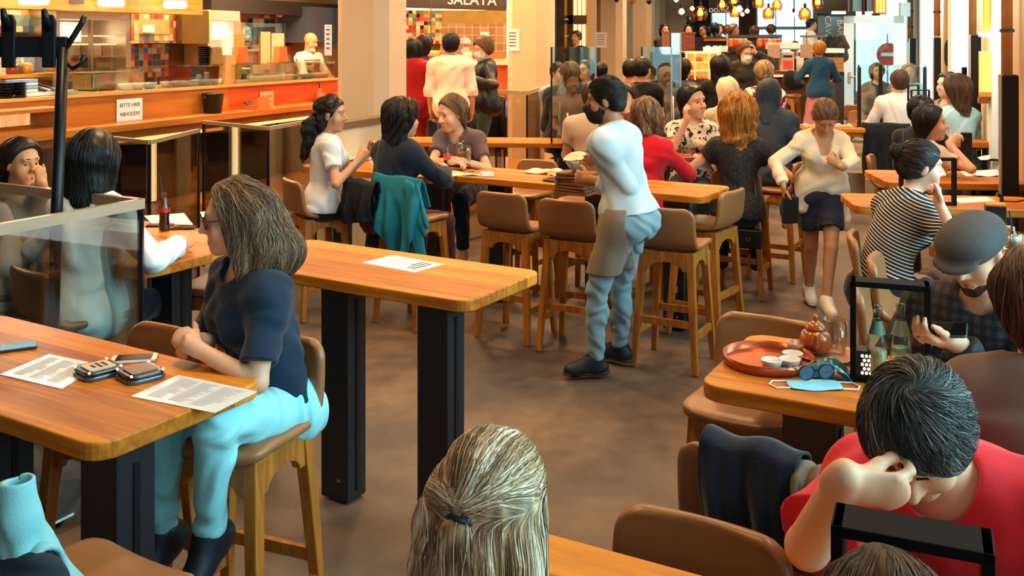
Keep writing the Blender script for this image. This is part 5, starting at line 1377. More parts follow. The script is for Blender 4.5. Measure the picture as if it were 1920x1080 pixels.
for s in (-1, 1): obj('ear_loop', tube([(s * .078, .03, .004), (s * .12, .03, .003), (s * .135, 0, .003), (s * .12, -.03, .003), (s * .078, -.03, .004)], .0022, 6), PAPER, t)
p = pt(1531, 718, 1.0); t = thing('sunglasses', 'dark blue sunglasses lying on the surgical mask', 'sunglasses', (*p, 1.012), R(12))
FRM = mat('#101a26', rough=.15)
for s in (-1, 1):
    b = BM(); add_tube(b, [(s * .033 + math.cos(a) * .026, 0, .022 + math.sin(a) * .022) for a in np.linspace(0, 2 * PI, 18, endpoint=False)], .0028, 6, True); o = obj('rim', b, FRM, t, smooth=True)
    obj('lens', lathe([(.025, 0), (.025, .001), (0, .001)], 18), mat('#1e4d63', rough=.05, spec=.8), o, loc=(s * .033, 0, .022)).rotation_euler = (PI / 2, 0, 0)
    obj('temple', tube([(s * .058, 0, .03), (s * .06, .06, .026), (s * .05, .12, .006)], .0025, 6), FRM, t)
obj('bridge', tube([(-.008, 0, .026), (0, -.003, .029), (.008, 0, .026)], .0026, 6), FRM, t)
# black lanterns
def lantern(p, rz, label, w=.2, h=.3, d=.075, lit=True, face=False):
    t = thing('lantern', label, 'lantern', p, rz); f = .018
    M_ = mat('#08090c', rough=.6, spec=.1, var=.1)
    obj('base', box((0, 0, .008), (w, d, .016)), M_, t)
    for sx in (-1, 1): obj('post', box((sx * (w / 2 - f / 2), 0, h / 2), (f, d, h)), M_, t, bevel=.002)
    o = obj('top_plate', box((0, 0, h - f / 2), (w - .002, d, f)), M_, t, bevel=.002)
    b = BM()
    for i in range(7):
        for j in range(4): add_lathe(b, [(.0042, 0), (.0042, .0015), (0, .0015)], 8, (0, 0, 0)) if False else None
    bx = obj('candle_box', box((-w * .24, 0, .055), (w * .36, d * .8, .08)), mat('#1a1410', rough=.5), t)
    if lit:
        hb = BM()
        for i in range(5):
            for j in range(5):
                vs = [(-w * .24 + (i - 2) * .012 + (.006 if j % 2 else 0) + math.cos(a) * .0042, -d * .4 - .001, .055 + (j - 2) * .013 + math.sin(a) * .005) for a in np.linspace(0, 2 * PI, 8, endpoint=False)]
                hb.faces.new([hb.verts.new(v) for v in vs])
        obj('glowing_holes', hb, emit('#ffd9a8', 6), bx)
        obj('flame', lathe([(0, 0), (.009, .012), (.007, .03), (0, .048)], 10, (-w * .02, 0, .018)), emit('#ffd08a', 25), t, smooth=True)
    return t
def lantern_px(px, py, z, **k): return
lantern((*pt(1668, 716, 1.0), 1.0), AT + R(12), 'black open-frame lantern with a glowing candle beside the two bottles', .23, .31)
lantern((.615, 1.52, 1.0), AT + R(8), 'black open-frame lantern nearest the camera, before the red shirt', .23, .30, .085, lit=False)
lantern((*ptd(1739, 381, 6.3)[:2], 1.0), R(-8), 'thin black lantern with a row of glowing holes beside the woman in stripes', .34, .3, .06)
p = pt(1812, 318, 1.0); t = thing('menu_stand', 'tall narrow black menu stand with a glowing foot by the window', 'stand', (*p, 1.0), R(-8)); obj('panel', box((0, 0, .15), (.075, .05, .3)), BLACK, t, bevel=.003); obj('glow', box((0, -.027, .035), (.055, .004, .045)), emit('#ff9a6a', 2.5), t)
p = pt(1868, 420, 1.0); t = thing('napkin_holder', 'black upright napkin holder above the flat cap', 'holder', (*pt(1866, 440, 1.0), 1.0), R(-20)); obj('holder_body', box((0, 0, .08), (.1, .1, .16)), BLACK, t, bevel=.004); obj('wood_top', box((0, 0, .164), (.1, .1, .008)), OAK, t)
# near right plates and papers
def plate(p, label, r=.12, food=None, m=CHINA, group=None):
    t = thing('plate', label, 'plate', p, 0, group); obj('dish', lathe([(0, .002), (r * .6, 0), (r, .016), (r, .02), (r * .62, .006), (0, .006)], 30), m, t, smooth=True)
    if food: blob('food', [Ell((.02, 0, .018), (r * .5, r * .35, .018)), Ell((-.03, .02, .02), (r * .3, r * .3, .02))], .006, mat(food, rough=.6, var=.4, scale=60, bump=.6, bscale=90), t, wr=(.004, 120, 2))
    return t
plate((*pt(1830, 742, 1.0), 1.002), 'plate of half-eaten food before the brown sweater', .11, '#b98a3e')
q = quad([(1775, 700), (1826, 697), (1856, 722), (1790, 722)]); t = sheet('magazine', 'open glossy magazine with a pale food photo beside the plate', q, 1.0, mat('#e6e0dc', rough=.3, var=.05), 'magazine'); lines_on(t, q, 5, 1, mat('#c88d6a', rough=.5, var=.3, scale=30), marg=.15, hfrac=.8, seed=8)
q = quad([(1790, 724), (1860, 716), (1880, 734), (1800, 748)]); t = sheet('magazine', 'blue-white newspaper page under the black spectacles', q, 1.0, mat('#a9c9d4', rough=.4, var=.1), 'magazine'); lines_on(t, q, 7, 2, PAPERGREY, seed=9)
t = thing('spectacles', 'thin black spectacles lying on the newspaper page', 'glasses', (*pt(1832, 722, 1.0), 1.006), R(-55))
obj('temple', tube([(-.06, 0, .003), (.0, .004, .01), (.075, 0, .003)], .0025, 6), BLACK, t); obj('temple', tube([(-.055, .02, .003), (.0, .03, .008), (.07, .018, .003)], .0025, 6), BLACK, t)
obj('front_frame', tube([(-.06, 0, .003), (-.065, .01, .012), (-.055, .02, .003)], .003, 6), BLACK, t)
t = thing('cocktail_glass', 'wide cocktail glass with a black straw at the right edge', 'glass', (*pt(1898, 470, 1.0), 1.0)); obj('glass_body', lathe([(.035, 0), (.04, .005), (.05, .09), (.047, .09), (.034, .012), (0, .012)], 22), clear_glass(), t, smooth=True); obj('drink', lathe([(0, .014), (.033, .014), (.044, .07), (0, .07)], 18), mat('#cfe0d8', rough=.1), t, smooth=True); obj('straw', tube([(.01, 0, .03), (-.015, 0, .2)], .004, 6), mat('#2a2c33', rough=.4), t)
q = quad([(1800, 322), (1866, 318), (1880, 326), (1812, 331)]); sheet('paper_sheet', 'white paper sheets spread before the two dark-haired guests', q, 1.0, PAPER)
t = draped('napkin', 'crumpled white napkin on the window table', 'napkin', pt(1858, 300, 1.0), (.2, .14), PAPER, 8, h=.04)
t = draped('napkin', 'crumpled napkin at the front of the window table', 'napkin', pt(1850, 330, 1.0), (.2, .12), PAPER, 9, h=.03)
t = thing('sunglasses', 'folded dark sunglasses on the window table', 'sunglasses', (*pt(1862, 306, 1.0), 1.0), R(20)); obj('front_frame', tube([(-.07, 0, .02), (-.03, .005, .028), (0, .0, .03), (.03, .005, .028), (.07, 0, .02)], .01, 8), BLACK, t); obj('temple', tube([(-.06, .015, .02), (.06, .03, .02)], .006, 6), BLACK, t)
q = quad([(1785, 372), (1850, 369), (1868, 377), (1800, 381)]); sheet('paper_sheet', 'white paper sheet lying right of the glowing lantern', q, 1.0, PAPER)
t = thing('microphone_lamp', 'small black reading lamp with a cable at the table end', 'lamp', (*pt(1878, 378, 1.0), 1.0)); obj('head', tube([(0, 0, 0), (0, 0, .03), (-.03, 0, .05)], .014, 8), BLACK, t); obj('cable', tube([(0, 0, .004), (.08, -.03, .004), (.16, .03, .004)], .004, 6), BLACK, t)
# long table: boards and napkins
BRD = wood('#5a2f1c', '#8d5a3c', axis='X', rough=.6, scale=1.5)
bx, by = ptd(1082, 332, 6.75)[:2]
for i in range(7):
    t = obj('serving_board', prism(rrect(.25, .19, .02), 'Z', 0, .018), BRD, None, (bx + random.uniform(-.01, .01), by + random.uniform(-.01, .01), 1.0 + i * .0215), AT + R(random.uniform(-6, 6)), bevel=.003)
    tag(t, 'wooden serving board, ' + ('lowest', 'second from the bottom', 'third from the bottom', 'middle one', 'fifth from the bottom', 'second from the top', 'topmost')[i] + ' of the waiter\'s stack', 'board', 'stacked serving boards')
t = thing('bowl', 'pale patterned bowl with a crumpled napkin on top of the boards', 'bowl', (bx + .01, by, 1.153))
obj('dish', lathe([(.04, 0), (.045, .004), (.07, .03), (.1, .075), (.096, .076), (.06, .03), (0, .012)], 26), printed('#d9d6d0', '#6f97b4', 22, .6, .2), t, smooth=True)
draped('napkin', 'cream napkin stuffed in the pale bowl', 'napkin', (bx, by), (.19, .16), mat('#e9d2b0', rough=.8), 12, z=1.215, h=.07)
draped('napkin', 'cream crumpled napkin on the long table left of the boards', 'napkin', pt(1020, 325, 1.0), (.3, .15), mat('#dfc6ac', rough=.8), 14, h=.05, rz=R(-20))
draped('napkin', 'yellowish crumpled wrapper against the stacked boards', 'napkin', pt(1042, 333, 1.0), (.13, .1), mat('#d0a76a', rough=.8), 15, h=.06, rz=R(15))
t = draped('cloth', 'dark red cloth hanging over the table edge under the boards', 'cloth', pt(1060, 340, 1.0), (.34, .2), mat('#2a0f14', rough=.8), 16, h=.02, rz=AT)
p = pt(913, 331, 1.0); t = thing('tissue_pack', 'small white pack lying at the end of the long table', 'pack', (*p, 1.0), R(10)); obj('pack_body', box((0, 0, .018), (.1, .05, .036)), PAPER, t, bevel=.008); obj('flap', box((-.01, 0, .037), (.05, .03, .002)), mat('#d8c9a8', rough=.7), t)
wineglass((*pt(863, 318, 1.0), 1.0), 'stemmed wine glass with an orange drink between the women', .042, .23, mat('#c8562a', rough=.1))
tumbler((*pt(878, 317, 1.0), 1.0), 'tall clear glass beside the orange drink', .03, .19)
q = quad([(790, 322), (850, 318), (880, 328), (820, 333)]); sheet('menu_card', 'beige folded menu before the navy sweater', q, 1.0, mat('#d9c3a0', rough=.7), 'menu')
q = quad([(690, 302), (770, 296), (775, 304), (700, 310)]); sheet('menu_card', 'beige menu beside the white tee', q, 1.0, mat('#c9a06a', rough=.7), 'menu')
draped('scarf', 'mint green folded scarf on the table by the white tee', 'scarf', pt(665, 300, 1.0), (.32, .2), mat('#a9c4b0', rough=.8), 21, h=.06)
draped('surgical_mask', 'pale blue mask lying beside the white tissue pack', 'mask', pt(885, 329, 1.0), (.14, .08), mat('#8fb8c2', rough=.8), 22, h=.02)
# glasses on the table behind
for i, (px, py, lab, k) in enumerate(((1278, 290, 'clear tumbler nearest the red sweater', 't'), (1289, 288, 'second clear tumbler on the crowded table', 't'), (1303, 288, 'wine glass with dark red drink on the crowded table', 'w'), (1312, 284, 'tall stemmed glass behind the dark drink', 'w'), (1322, 291, 'tumbler before the woman in black lace', 't'), (1334, 286, 'stemmed glass at the black lace sleeve', 'w'))):
    (tumbler if k == 't' else wineglass)((*pt(px, py, 1.0), 1.0), lab, group='glasses on the crowded table', liquid=mat('#3a1210', rough=.1) if i == 2 else None)
plate((*pt(1284, 296, 1.0), 1.0), 'plate with tomato-red food beside the red sweater', .11, '#b0452a'); plate((*pt(1312, 297, 1.0), 1.0), 'small white plate among the glasses', .09, '#d9b98a')
t = thing('food_board', 'board with scattered food on the small table left of the door', 'board', (T12[0] - .05, T12[1] - .1, 1.0)); obj('board', prism(rrect(.6, .3, .02), 'Z', 0, .015), OAK_L, t)
for i in range(6): obj('food', lathe([(.03, .015), (.035, .03), (0, .045)], 8, (-.25 + i * .1, .03 * (-1) ** i, 0)), mat('#e6d9bf', rough=.7), t)

# ------------------------------------------------------------------ dividers and coat rack
def divider(name, label, pts, z1, rail=.045, posts=True, gl=None, z0=.06, railm=None, cat='divider'):
    """glass partition along ground points, with a flat rail on top and slim posts"""
    c_ = pts[0]; t = thing(name, label, cat, (*c_, 0))
    for a, b in zip(pts, pts[1:]):
        a, b = np.array(a) - c_, np.array(b) - c_; m_ = (a + b) / 2; L = np.linalg.norm(b - a); rz = math.atan2(b[1] - a[1], b[0] - a[0])
        obj('pane', box((0, 0, (z0 + z1) / 2), (L - .02, .01, z1 - z0)), gl or GLASS, t, (*m_, 0), rz)
        if rail: obj('top_rail', box((0, 0, z1 + rail / 2 - .01), (L + .02, .03, rail)), railm or mat('#b9a48c', rough=.35, metal=.5, var=.1), t, (*m_, 0), rz)
    if posts:
        for p in pts: obj('post', box((p[0] - c_[0], p[1] - c_[1], (z1 + z0) / 2 - z0 / 2), (.022, .022, z1)), mat('#1a1c1f', rough=.3, metal=.4), t)
    return t
c0 = np.array(pt(264, 387, 1.3)); divider('glass_divider', 'L-shaped glass divider with a pale metal rail beside the coat rack', [c0 + np.array([-.89, .49]) * 1.6, c0, c0 + np.array([-.47, -.88]) * 1.0], 1.3)
t = thing('coat_rack', 'black steel coat rack with curved hooks in the near corner', 'rack', (-2.02, 4.3, 0), R(8))
RB = mat('#0f1116', rough=.35, metal=.3, var=.1)
obj('upright', tube([(0, 0, 0), (.03, 0, 1.2), (.06, 0, 2.02)], .025, 14), RB, t, smooth=True); obj('upright', tube([(-.5, 0, 0), (-.45, 0, 2.02)], .022, 14), RB, t, smooth=True)
obj('top_bar', box((-.2, 0, 2.02), (.56, .03, .09)), RB, t, bevel=.006); obj('foot_bar', box((-.2, 0, .03), (.6, .35, .05)), RB, t)
for x in (-.155, .01): 
    h_ = obj('hook_plate', prism([(-.028, 1.93), (.028, 1.93), (.03, 2.13), (.018, 2.16), (-.018, 2.16), (-.03, 2.13)], 'Y', -.035, -.015), RB, t, bevel=.006); h_.location = (x, 0, 0)
    obj('hook', tube([(x, -.03, 2.1), (x + .0, -.07, 2.14), (x, -.09, 2.18)], [.02, .018, .012], 8), RB, h_ if False else t, smooth=True)
obj('hook', tube([(.06, 0, 2.0), (.1, 0, 2.06), (.135, 0, 2.12), (.15, 0, 2.155)], [.016, .013, .013, .012], 8), RB, t, smooth=True)
obj('hook', tube([(.07, 0, 1.99), (.075, 0, 1.95), (.1, 0, 1.925), (.135, 0, 1.945), (.15, 0, 1.99)], .011, 8), RB, t, smooth=True)
# low glass pens on the edge of the raised floor
def zpt(px, py, z=1.3): return np.array(pt(px, py, z))
DG = glass('#e9e6df', .12)
def lowpen(label, pxs, z1=1.3): 
    return divider('glass_divider', label, [zpt(*p, z1) for p in pxs], z1, rail=.03, gl=DG, z0=.05, railm=mat('#b79e80', rough=.35, metal=.6))
lowpen('low glass divider behind the woman with long black hair', [(146, 253), (280, 268), (372, 246)])
lowpen('low glass divider behind the glowing strips, left of the white tee', [(382, 230), (503, 242), (592, 226)])
pl = np.array(pt(640, 226, 1.32)); pr = np.array(pt(742, 211, 1.32))
t = thing('parapet', 'beige parapet with a dark wooden cap below the first pillar', 'parapet', (*((pl + pr) / 2 + np.array([.05, -.42])), 0), math.atan2(pr[1] - pl[1], pr[0] - pl[0]))
Lp = np.linalg.norm(pr - pl) + .5; obj('parapet_body', box((0, 0, .64), (Lp, .1, 1.28)), mat('#d2bf9e', rough=.6), t); obj('cap', box((0, 0, 1.31), (Lp + .02, .14, .06)), mat('#6b5544', rough=.5), t)
a1, a2, a3 = np.array(pt(866, 187, 1.32)), np.array(pt(930, 184, 1.32)), np.array(ptd(946, 170, 12.0)[:2])
divider('glass_divider', 'glass railing with a steel cap at the end of the queue', [a1, a2, a3], 1.32, rail=.05, gl=DG, z0=.35, railm=STEEL)
b1, b2, b3 = np.array(ptd(902, 174, 12.6)[:2]), np.array(ptd(988, 176, 12.2)[:2]), np.array(ptd(1035, 172, 14.5)[:2])
divider('glass_divider', 'glass railing with a pale cap in front of the second pillar', [b1, b2, b3], 1.38, rail=.05, gl=DG, z0=.3, railm=mat('#c9b08c', rough=.4, metal=.4))
# clear table dividers
def screen(label, px0, px1, py0, y, zb=1.0, tilt=0, gl=None, postpx=None, y2=None):
    y2 = y2 or y
    a, b = np.array(ptd(px0, py0, y)), np.array(ptd(px1, py0, y2)); zt_ = H - (py0 - HY) * y / F
    t = thing('table_screen', label, 'screen', (a[0], a[1], zb), math.atan2(b[1] - a[1], b[0] - a[0])); L = np.linalg.norm((b - a)[:2])
    obj('pane', box((L / 2, 0, (zt_ - zb) / 2), (L, .008, zt_ - zb)), gl or PANE_SKY, t)
    for x in (0, L): obj('edge_post', box((x, 0, (zt_ - zb) / 2), (.018, .018, zt_ - zb)), BLACK if x == 0 else mat('#9aa5a4', rough=.2), t)
    obj('foot', box((L / 2, 0, .006), (L * .5, .16, .012)), STEEL, t)
    return t
screen('tall clear table divider with a black edge behind the waiter', 1034, 1117, 88, 10.0)
screen('clear table divider mirroring the bright window, beside the red tee', 1203, 1259, 88, 12.0)
screen('clear divider at the dark table near the glowing display', 1257, 1276, 62, 12.2)
screen('clear divider across the table of the man in the pale shirt', 1610, 1735, 122, 12.4)
for px, py, y, lab in ((1651, 122, 12.35, 'tall black post of the divider by the man in the pale shirt'), (1611, 126, 11.95, 'short black post seen through the white glass door'), (1734, 126, 12.3, 'thin dark post before the far window strip'), (1808, 126, 9.4, 'thin dark post above the light blue blouse')):
    p = ptd(px, py, y); t = thing('divider_post', lab, 'post', (p[0], p[1], 1.0)); hh = p[2] - 1.0
    obj('rod', box((0, 0, hh / 2), (.035, .035, hh)), BLACK, t); obj('foot', box((0, 0, .006), (.12, .12, .012)), BLACK, t)
def cardframe(label, px0, px1, py0, py1, y):
    a, b = ptd(px0, py1, y), ptd(px1, py0, y); t = thing('table_lantern', label, 'frame', (a[0], y, a[2])); w, h_ = b[0] - a[0], b[2] - a[2]
    for x in (0, w): obj('side_bar', box((x, 0, h_ / 2), (.014, .03, h_)), BLACK, t)
    for z in (0, h_): obj('cross_bar', box((w / 2, 0, z), (w, .03, .014)), BLACK, t)
    return t
cardframe('larger thin black frame at the elbow of the man in the pale shirt', 1709, 1742, 169, 193, 10.55); cardframe('smaller thin black frame behind the man in the pale shirt', 1703, 1722, 160, 190, 11.0)
t = thing('beer_glass', 'tall beer glass with amber beer by the far couple', 'glass', (5.22, 12.4, 1.0)); obj('glass_body', lathe([(.03, 0), (.034, .01), (.045, .2), (.05, .27), (.047, .27), (.03, .02), (0, .02)], 18), clear_glass(), t, smooth=True); obj('beer', lathe([(0, .02), (.03, .02), (.043, .19), (0, .19)], 16), mat('#c8761c', rough=.1), t, smooth=True)
for px, lab, y in ((1219, 'slender steel cutlery cone left on the far table', 11.8), (1240, 'tall pale cone-shaped candle holder on the far table', 11.6), (1287 - 25, 'slim steel holder by the tall screens', 11.7), (1064, 'slim pale cone standing behind the stacked boards', 9.2)):
    z1 = H - ((180 if px != 1064 else 212) - HY) * y / F; p = ptd(px, 260, y); t = thing('candle_holder', lab, 'holder', (p[0], y, 1.0)); obj('stem', lathe([(.05, 0), (.03, .02), (.016, .12), (.009, z1 - 1.0), (0, z1 - 1.0)], 12), mat('#cdbfae', rough=.25, metal=.7), t, smooth=True); obj('foot', lathe([(.06, 0), (.06, .006), (0, .006)], 14), STEEL, t)

# ------------------------------------------------------------------ white glass door
YD = 18.8
d0, d1 = ptd(1582, 30, YD), ptd(1697, 30, YD - .35)
W_ = math.dist(d0[:2], d1[:2]); ztop, zbot = d0[2], .42
t = struct('door_1', box((0, 0, 0), (.001, .001, .001)), WHITE, label='open white-framed glass door'); t.location = (d0[0], d0[1], 0); t.rotation_euler = (0, 0, math.atan2(d1[1] - d0[1], d1[0] - d0[0]))
b = BM()
for x in (.09, W_ - .11): add_box(b, (x, 0, (ztop + zbot) / 2), (.18 if x < 1 else .22, .06, ztop - zbot))
add_box(b, (W_ / 2, 0, ztop - .07), (W_, .06, .14)); add_box(b, (W_ / 2, 0, zbot + .14), (W_, .06, .28))
obj('door_frame', b, mat('#d9dad2', rough=.45, var=.04), t); obj('pane', box((W_ / 2, 0, (ztop + zbot) / 2), (W_ - .3, .012, ztop - zbot - .3)), glass('#e2f6f8', .1), t)
obj('handle_plate', box((.1, -.04, 1.33), (.05, .02, .22)), STEEL, t); obj('handle', tube([(.1, -.05, 1.36), (.1, -.09, 1.36), (.22, -.09, 1.36)], .012, 8), STEEL, t)
p = ptd(1665, 102, 29.0); t = thing('no_entry_sign', 'round red no-entry traffic sign seen through the glass door', 'sign', p); o = obj('disc', lathe([(.34, 0), (.34, .02), (0, .02)], 30), mat('#d8402a', rough=.5), t); o.rotation_euler = (PI / 2, 0, 0); obj('white_bar', box((0, -.03, 0), (.44, .02, .1)), WHITE, t); obj('pole', tube([(0, .04, -2.2), (0, .04, .6)], .03, 8), STEEL, t)
p = ptd(1696, 18, 19.5); t = thing('wall_box', 'white box high on the pier beside the glass door', 'box', p); obj('box_body', box((0, 0, 0), (.2, .1, .28)), WHITE, t, bevel=.01)

# ------------------------------------------------------------------ back bar
YB = 16.2
t = thing('back_bar', 'long dark bar counter with a glowing edge at the back of the room', 'counter', (0, 0, 0))
DKW = wood('#3a2012', '#5e3820', axis='X', rough=.4)
obj('front', ybox(1440, 1568, 148, 225, YB, .6), DKW, t); obj('bar_top', ybox(1435, 1572, 134, 141, YB - .1, .8), wood('#5a2a1a', '#7d4126', axis='X'), t); obj('glow_edge', ybox(1440, 1528, 140.5, 144, YB - .12, .03), emit('#ff9a5a', 4), t)
t = thing('cake_display', 'glowing glass cake display case', 'display case', (0, 0, 0))
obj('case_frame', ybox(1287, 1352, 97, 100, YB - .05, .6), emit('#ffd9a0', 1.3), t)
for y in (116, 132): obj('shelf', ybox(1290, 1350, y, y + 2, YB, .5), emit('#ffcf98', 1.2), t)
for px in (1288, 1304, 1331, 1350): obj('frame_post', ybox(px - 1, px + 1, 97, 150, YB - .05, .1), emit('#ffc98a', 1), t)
obj('back_light', ybox(1290, 1350, 100, 148, YB + .5, .05), emit('#e8934a', .9), t); obj('base', ybox(1284, 1354, 148, 215, YB, .6), DKW, t); obj('front_glass', ybox(1288, 1351, 100, 148, YB - .06, .01), glass('#fff4e4', .06), t)
for i, (px, py) in enumerate(((1296, 113), (1310, 113), (1322, 113), (1340, 113), (1297, 129), (1316, 129), (1338, 129), (1300, 146), (1322, 146), (1340, 146))):
    c_ = thing('cake', ('pastry on the top shelf of the glowing case, ' if py < 120 else 'pastry on the middle shelf of the glowing case, ' if py < 135 else 'pastry on the floor of the glowing case, ') + ('by its left post', 'left of its middle', 'right of its middle', 'by its right post')[min(3, int((px - 1288) / 16))], 'cake', ptd(px, py + 3, YB + .2), 0, 'pastries in the glowing case')
    obj('pastry', lathe([(.07, 0), (.07, .05), (.04, .075), (0, .08)], 12), mat(('#f0c27a', '#a85c2a', '#e8d6b0')[i % 3], rough=.7), c_)
t = thing('glass_shelf', 'back shelf of stacked white cups above the cake case', 'shelf', (0, 0, 0)); obj('board', ybox(1270, 1370, 97, 99.5, YB + .1, .4), DKW, t)
for i, px in enumerate((1322, 1327, 1333, 1341, 1346, 1351, 1356, 1361)):
    c_ = thing('cup', 'white cup on the back shelf, ' + ('first', 'second', 'third', 'fourth', 'fifth', 'sixth', 'seventh', 'last')[i] + ' of the row counting from the display frame', 'cup', ptd(px, 97, YB + .2), 0, 'white cups above the cake case'); obj('cup_body', lathe([(.03, 0), (.038, .08 + .02 * (i % 2)), (.03, .08), (0, .01)], 12), CHINA, c_)
# gallery front with wooden panels and rail
YG = 18.6
t = thing('gallery_front', 'wooden balustrade of the raised gallery behind the bar', 'balustrade', (0, 0, 0))
for a_, b_, c_ in ((1243, 1275, ORANGEWOOD), (1276, 1303, wood('#7a3a14', '#9c5522', axis='X'))): obj('panel', ybox(a_, b_, 62, 100, YG, .08), c_, t)
obj('rail', ybox(1320, 1362, 72, 77, YG, .1), ORANGEWOOD, t); obj('rail', ybox(1363, 1466, 65, 71, YG, .1), DKW, t); obj('dark_panel', ybox(1303, 1466, 70, 98, YG + .12, .05), mat('#24160f', rough=.6), t); obj('post', ybox(1362, 1365, 64, 88, YG - .02, .1), STEEL, t); obj('top_cap', ybox(1243, 1305, 60.5, 63, YG - .02, .14), wood('#9a5a24', '#b8762f', axis='X'), t)
obj('lower_wall', ybox(1220, 1570, 98, 175, YG + .2, .1), mat('#3b2416', rough=.7, var=.3, scale=3), t)
for i, px in enumerate(range(1370, 1464, 9)):
    if i in (4, 5): continue
    c_ = thing('jar', ('orange preserve jar', 'red preserve jar', 'amber preserve jar')[i % 3] + ' on the bar\'s back shelf, ' + ('at its near end', 'second along', 'third along', 'fourth along', '', '', 'seventh along', 'eighth along', 'ninth along', 'tenth along', 'at its far end')[i], 'jar', ptd(px, 88, YB + 1.2), 0, 'preserve jars behind the bar')
    obj('jar_body', lathe([(.045, 0), (.05, .02), (.05, .11), (.035, .13), (0, .13)], 12), mat(('#d86a24', '#b8321e', '#c98a2e')[i % 3], rough=.2), c_, smooth=True); obj('lid', lathe([(.04, .13), (.04, .15), (0, .15)], 12), mat('#e0d2b8', rough=.4), c_)
t = thing('jar_shelf', 'shelf of preserve jars behind the bar', 'shelf', (0, 0, 0)); obj('board', ybox(1366, 1468, 88, 90.5, YB + 1.1, .4), DKW, t)
for i, px in enumerate(range(1440, 1500, 7)):
    c_ = thing('drinking_glass', 'upturned glass on the bar rack, ' + ('first', 'second', 'third', 'fourth', 'fifth', 'sixth', 'seventh', 'eighth', 'ninth')[i] + ' counting from the menu boards', 'glass', ptd(px, 91, YB + .6), 0, 'glasses on the bar rack'); obj('glass_body', lathe([(.045, 0), (.04, .1), (.036, .1), (.04, .01)], 12), mat('#e6d6c2', rough=.15), c_)
t = thing('bar_rack', 'shelf of upturned glasses above the bar', 'shelf', (0, 0, 0)); obj('board', ybox(1436, 1504, 91, 93, YB + .5, .3), STEEL, t)
t = thing('till_screen', 'till with a red screen on the back bar', 'till', ptd(1475, 134, YB - .1)); obj('housing', box((0, 0, .16), (.22, .12, .32)), mat('#cdbba4', rough=.5), t, bevel=.01); obj('screen', box((0, -.065, .12), (.15, .01, .13)), emit('#c8332a', .8), t); obj('receipt_slot', box((0, -.065, .25), (.14, .012, .03)), BLACK, t)
t = thing('card_holder', 'white upright card holder on the back bar', 'holder', ptd(1500, 134, YB + .1)); obj('card', box((0, 0, .12), (.12, .02, .26)), WHITE, t); obj('fin', prism([(-.02, 0), (.04, 0), (.02, .4)], 'Y', -.08, -.05), WHITE, t)
for px, lab in ((1451, 'square menu board hanging left over the bar'), (1512, 'square menu board hanging beside the barista')):
    t = thing('menu_board', lab, 'board', ptd(px, 96, YB - .2)); obj('board', box((0, 0, 0), (.2, .02, .22)), mat('#b89a80', rough=.7, var=.2, scale=30), t); obj('cord', tube([(0, 0, .11), (0, 0, .8)], .004, 5), BLACK, t)
t = thing('coat_rail', 'steel rail with a row of dark coats before the far door', 'rail', (0, 0, 0)); a_, b_ = ptd(1500, 68, 18.0), ptd(1585, 68, 18.0); obj('bar', tube([a_, b_], .02, 8), STEEL, t); 
for px in (1507, 1540): p = ptd(px, 68, 18.0); obj('support', tube([p, (p[0], p[1], .4)], .015, 6), STEEL, t)
for i, (px, c_) in enumerate(((1556, '#17110e'), (1564, '#2c1a14'), (1573, '#1d1613'), (1579, '#3a2a20'))):
    p = ptd(px, 68, 18.0); o, _ = blob('coat', [Cap((0, 0, -.06), (0, .02, -.35), .06, .13, flat=((0, 1, 0), .6)), Cap((0, 0, -.03), (-.09, .0, -.2), .05, .05), Cap((0, 0, -.03), (.09, .0, -.2), .05, .05)], .015, fabric(c_), None, wr=(.01, 40, i)); o.location = p
    tag(o, ('black coat nearest the gallery stairs', 'dark brown coat second on the rail', 'black-brown coat third on the rail', 'brown coat nearest the white door')[i] + ', hanging on the steel rail', 'coat', 'coats on the rail')
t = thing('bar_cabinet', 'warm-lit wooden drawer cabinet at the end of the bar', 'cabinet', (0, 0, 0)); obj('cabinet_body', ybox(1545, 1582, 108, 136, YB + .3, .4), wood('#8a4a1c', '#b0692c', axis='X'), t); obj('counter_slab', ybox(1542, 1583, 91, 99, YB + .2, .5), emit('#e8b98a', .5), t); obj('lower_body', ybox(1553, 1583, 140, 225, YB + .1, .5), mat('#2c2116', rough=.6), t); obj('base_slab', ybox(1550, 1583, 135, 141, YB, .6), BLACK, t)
t = thing('door_sign', 'pale door panel with white mirrored lettering at the far wall', 'sign', (0, 0, 0)); obj('panel', ybox(1535, 1580, 28, 70, 22.0, .05), mat('#7d8f92', rough=.3), t); obj('top_frame', ybox(1532, 1583, 25, 29, 21.95, .08), BLACK, t); obj('lamp', ybox(1562, 1586, 21, 26, 21.8, .1), emit('#ffffff', 3), t)
for px, s_ in ((1552, 'CAVA'), (1575, 'BAR')):
    o = text_mesh(s_, .2, WHITE, 'lettering', t, ptd(px, 52, 21.94), (PI / 2, R(90), 0), .004)
t = thing('window_sign', 'dark fascia over the far window with white mirrored letters', 'sign', (0, 0, 0)); obj('fascia', ybox(1331, 1389, 0, 24, 22.6, .08), mat('#241713', rough=.6), t)
o = text_mesh('Smoo', .2, WHITE, 'lettering', t, ptd(1348, 18, 22.5), (PI / 2, 0, 0), .004); o.scale = (-1, 1, 1)
t = thing('hanging_speaker', 'black round loudspeaker hanging beside the far window', 'speaker', ptd(1294, 40, 21)); obj('speaker_body', lathe([(0, -.12), (.08, -.1), (.1, 0), (.08, .1), (0, .12)], 14), BLACK, t, smooth=True); obj('arm', tube([(0, 0, 0), (.3, .2, .02)], .02, 6), BLACK, t)
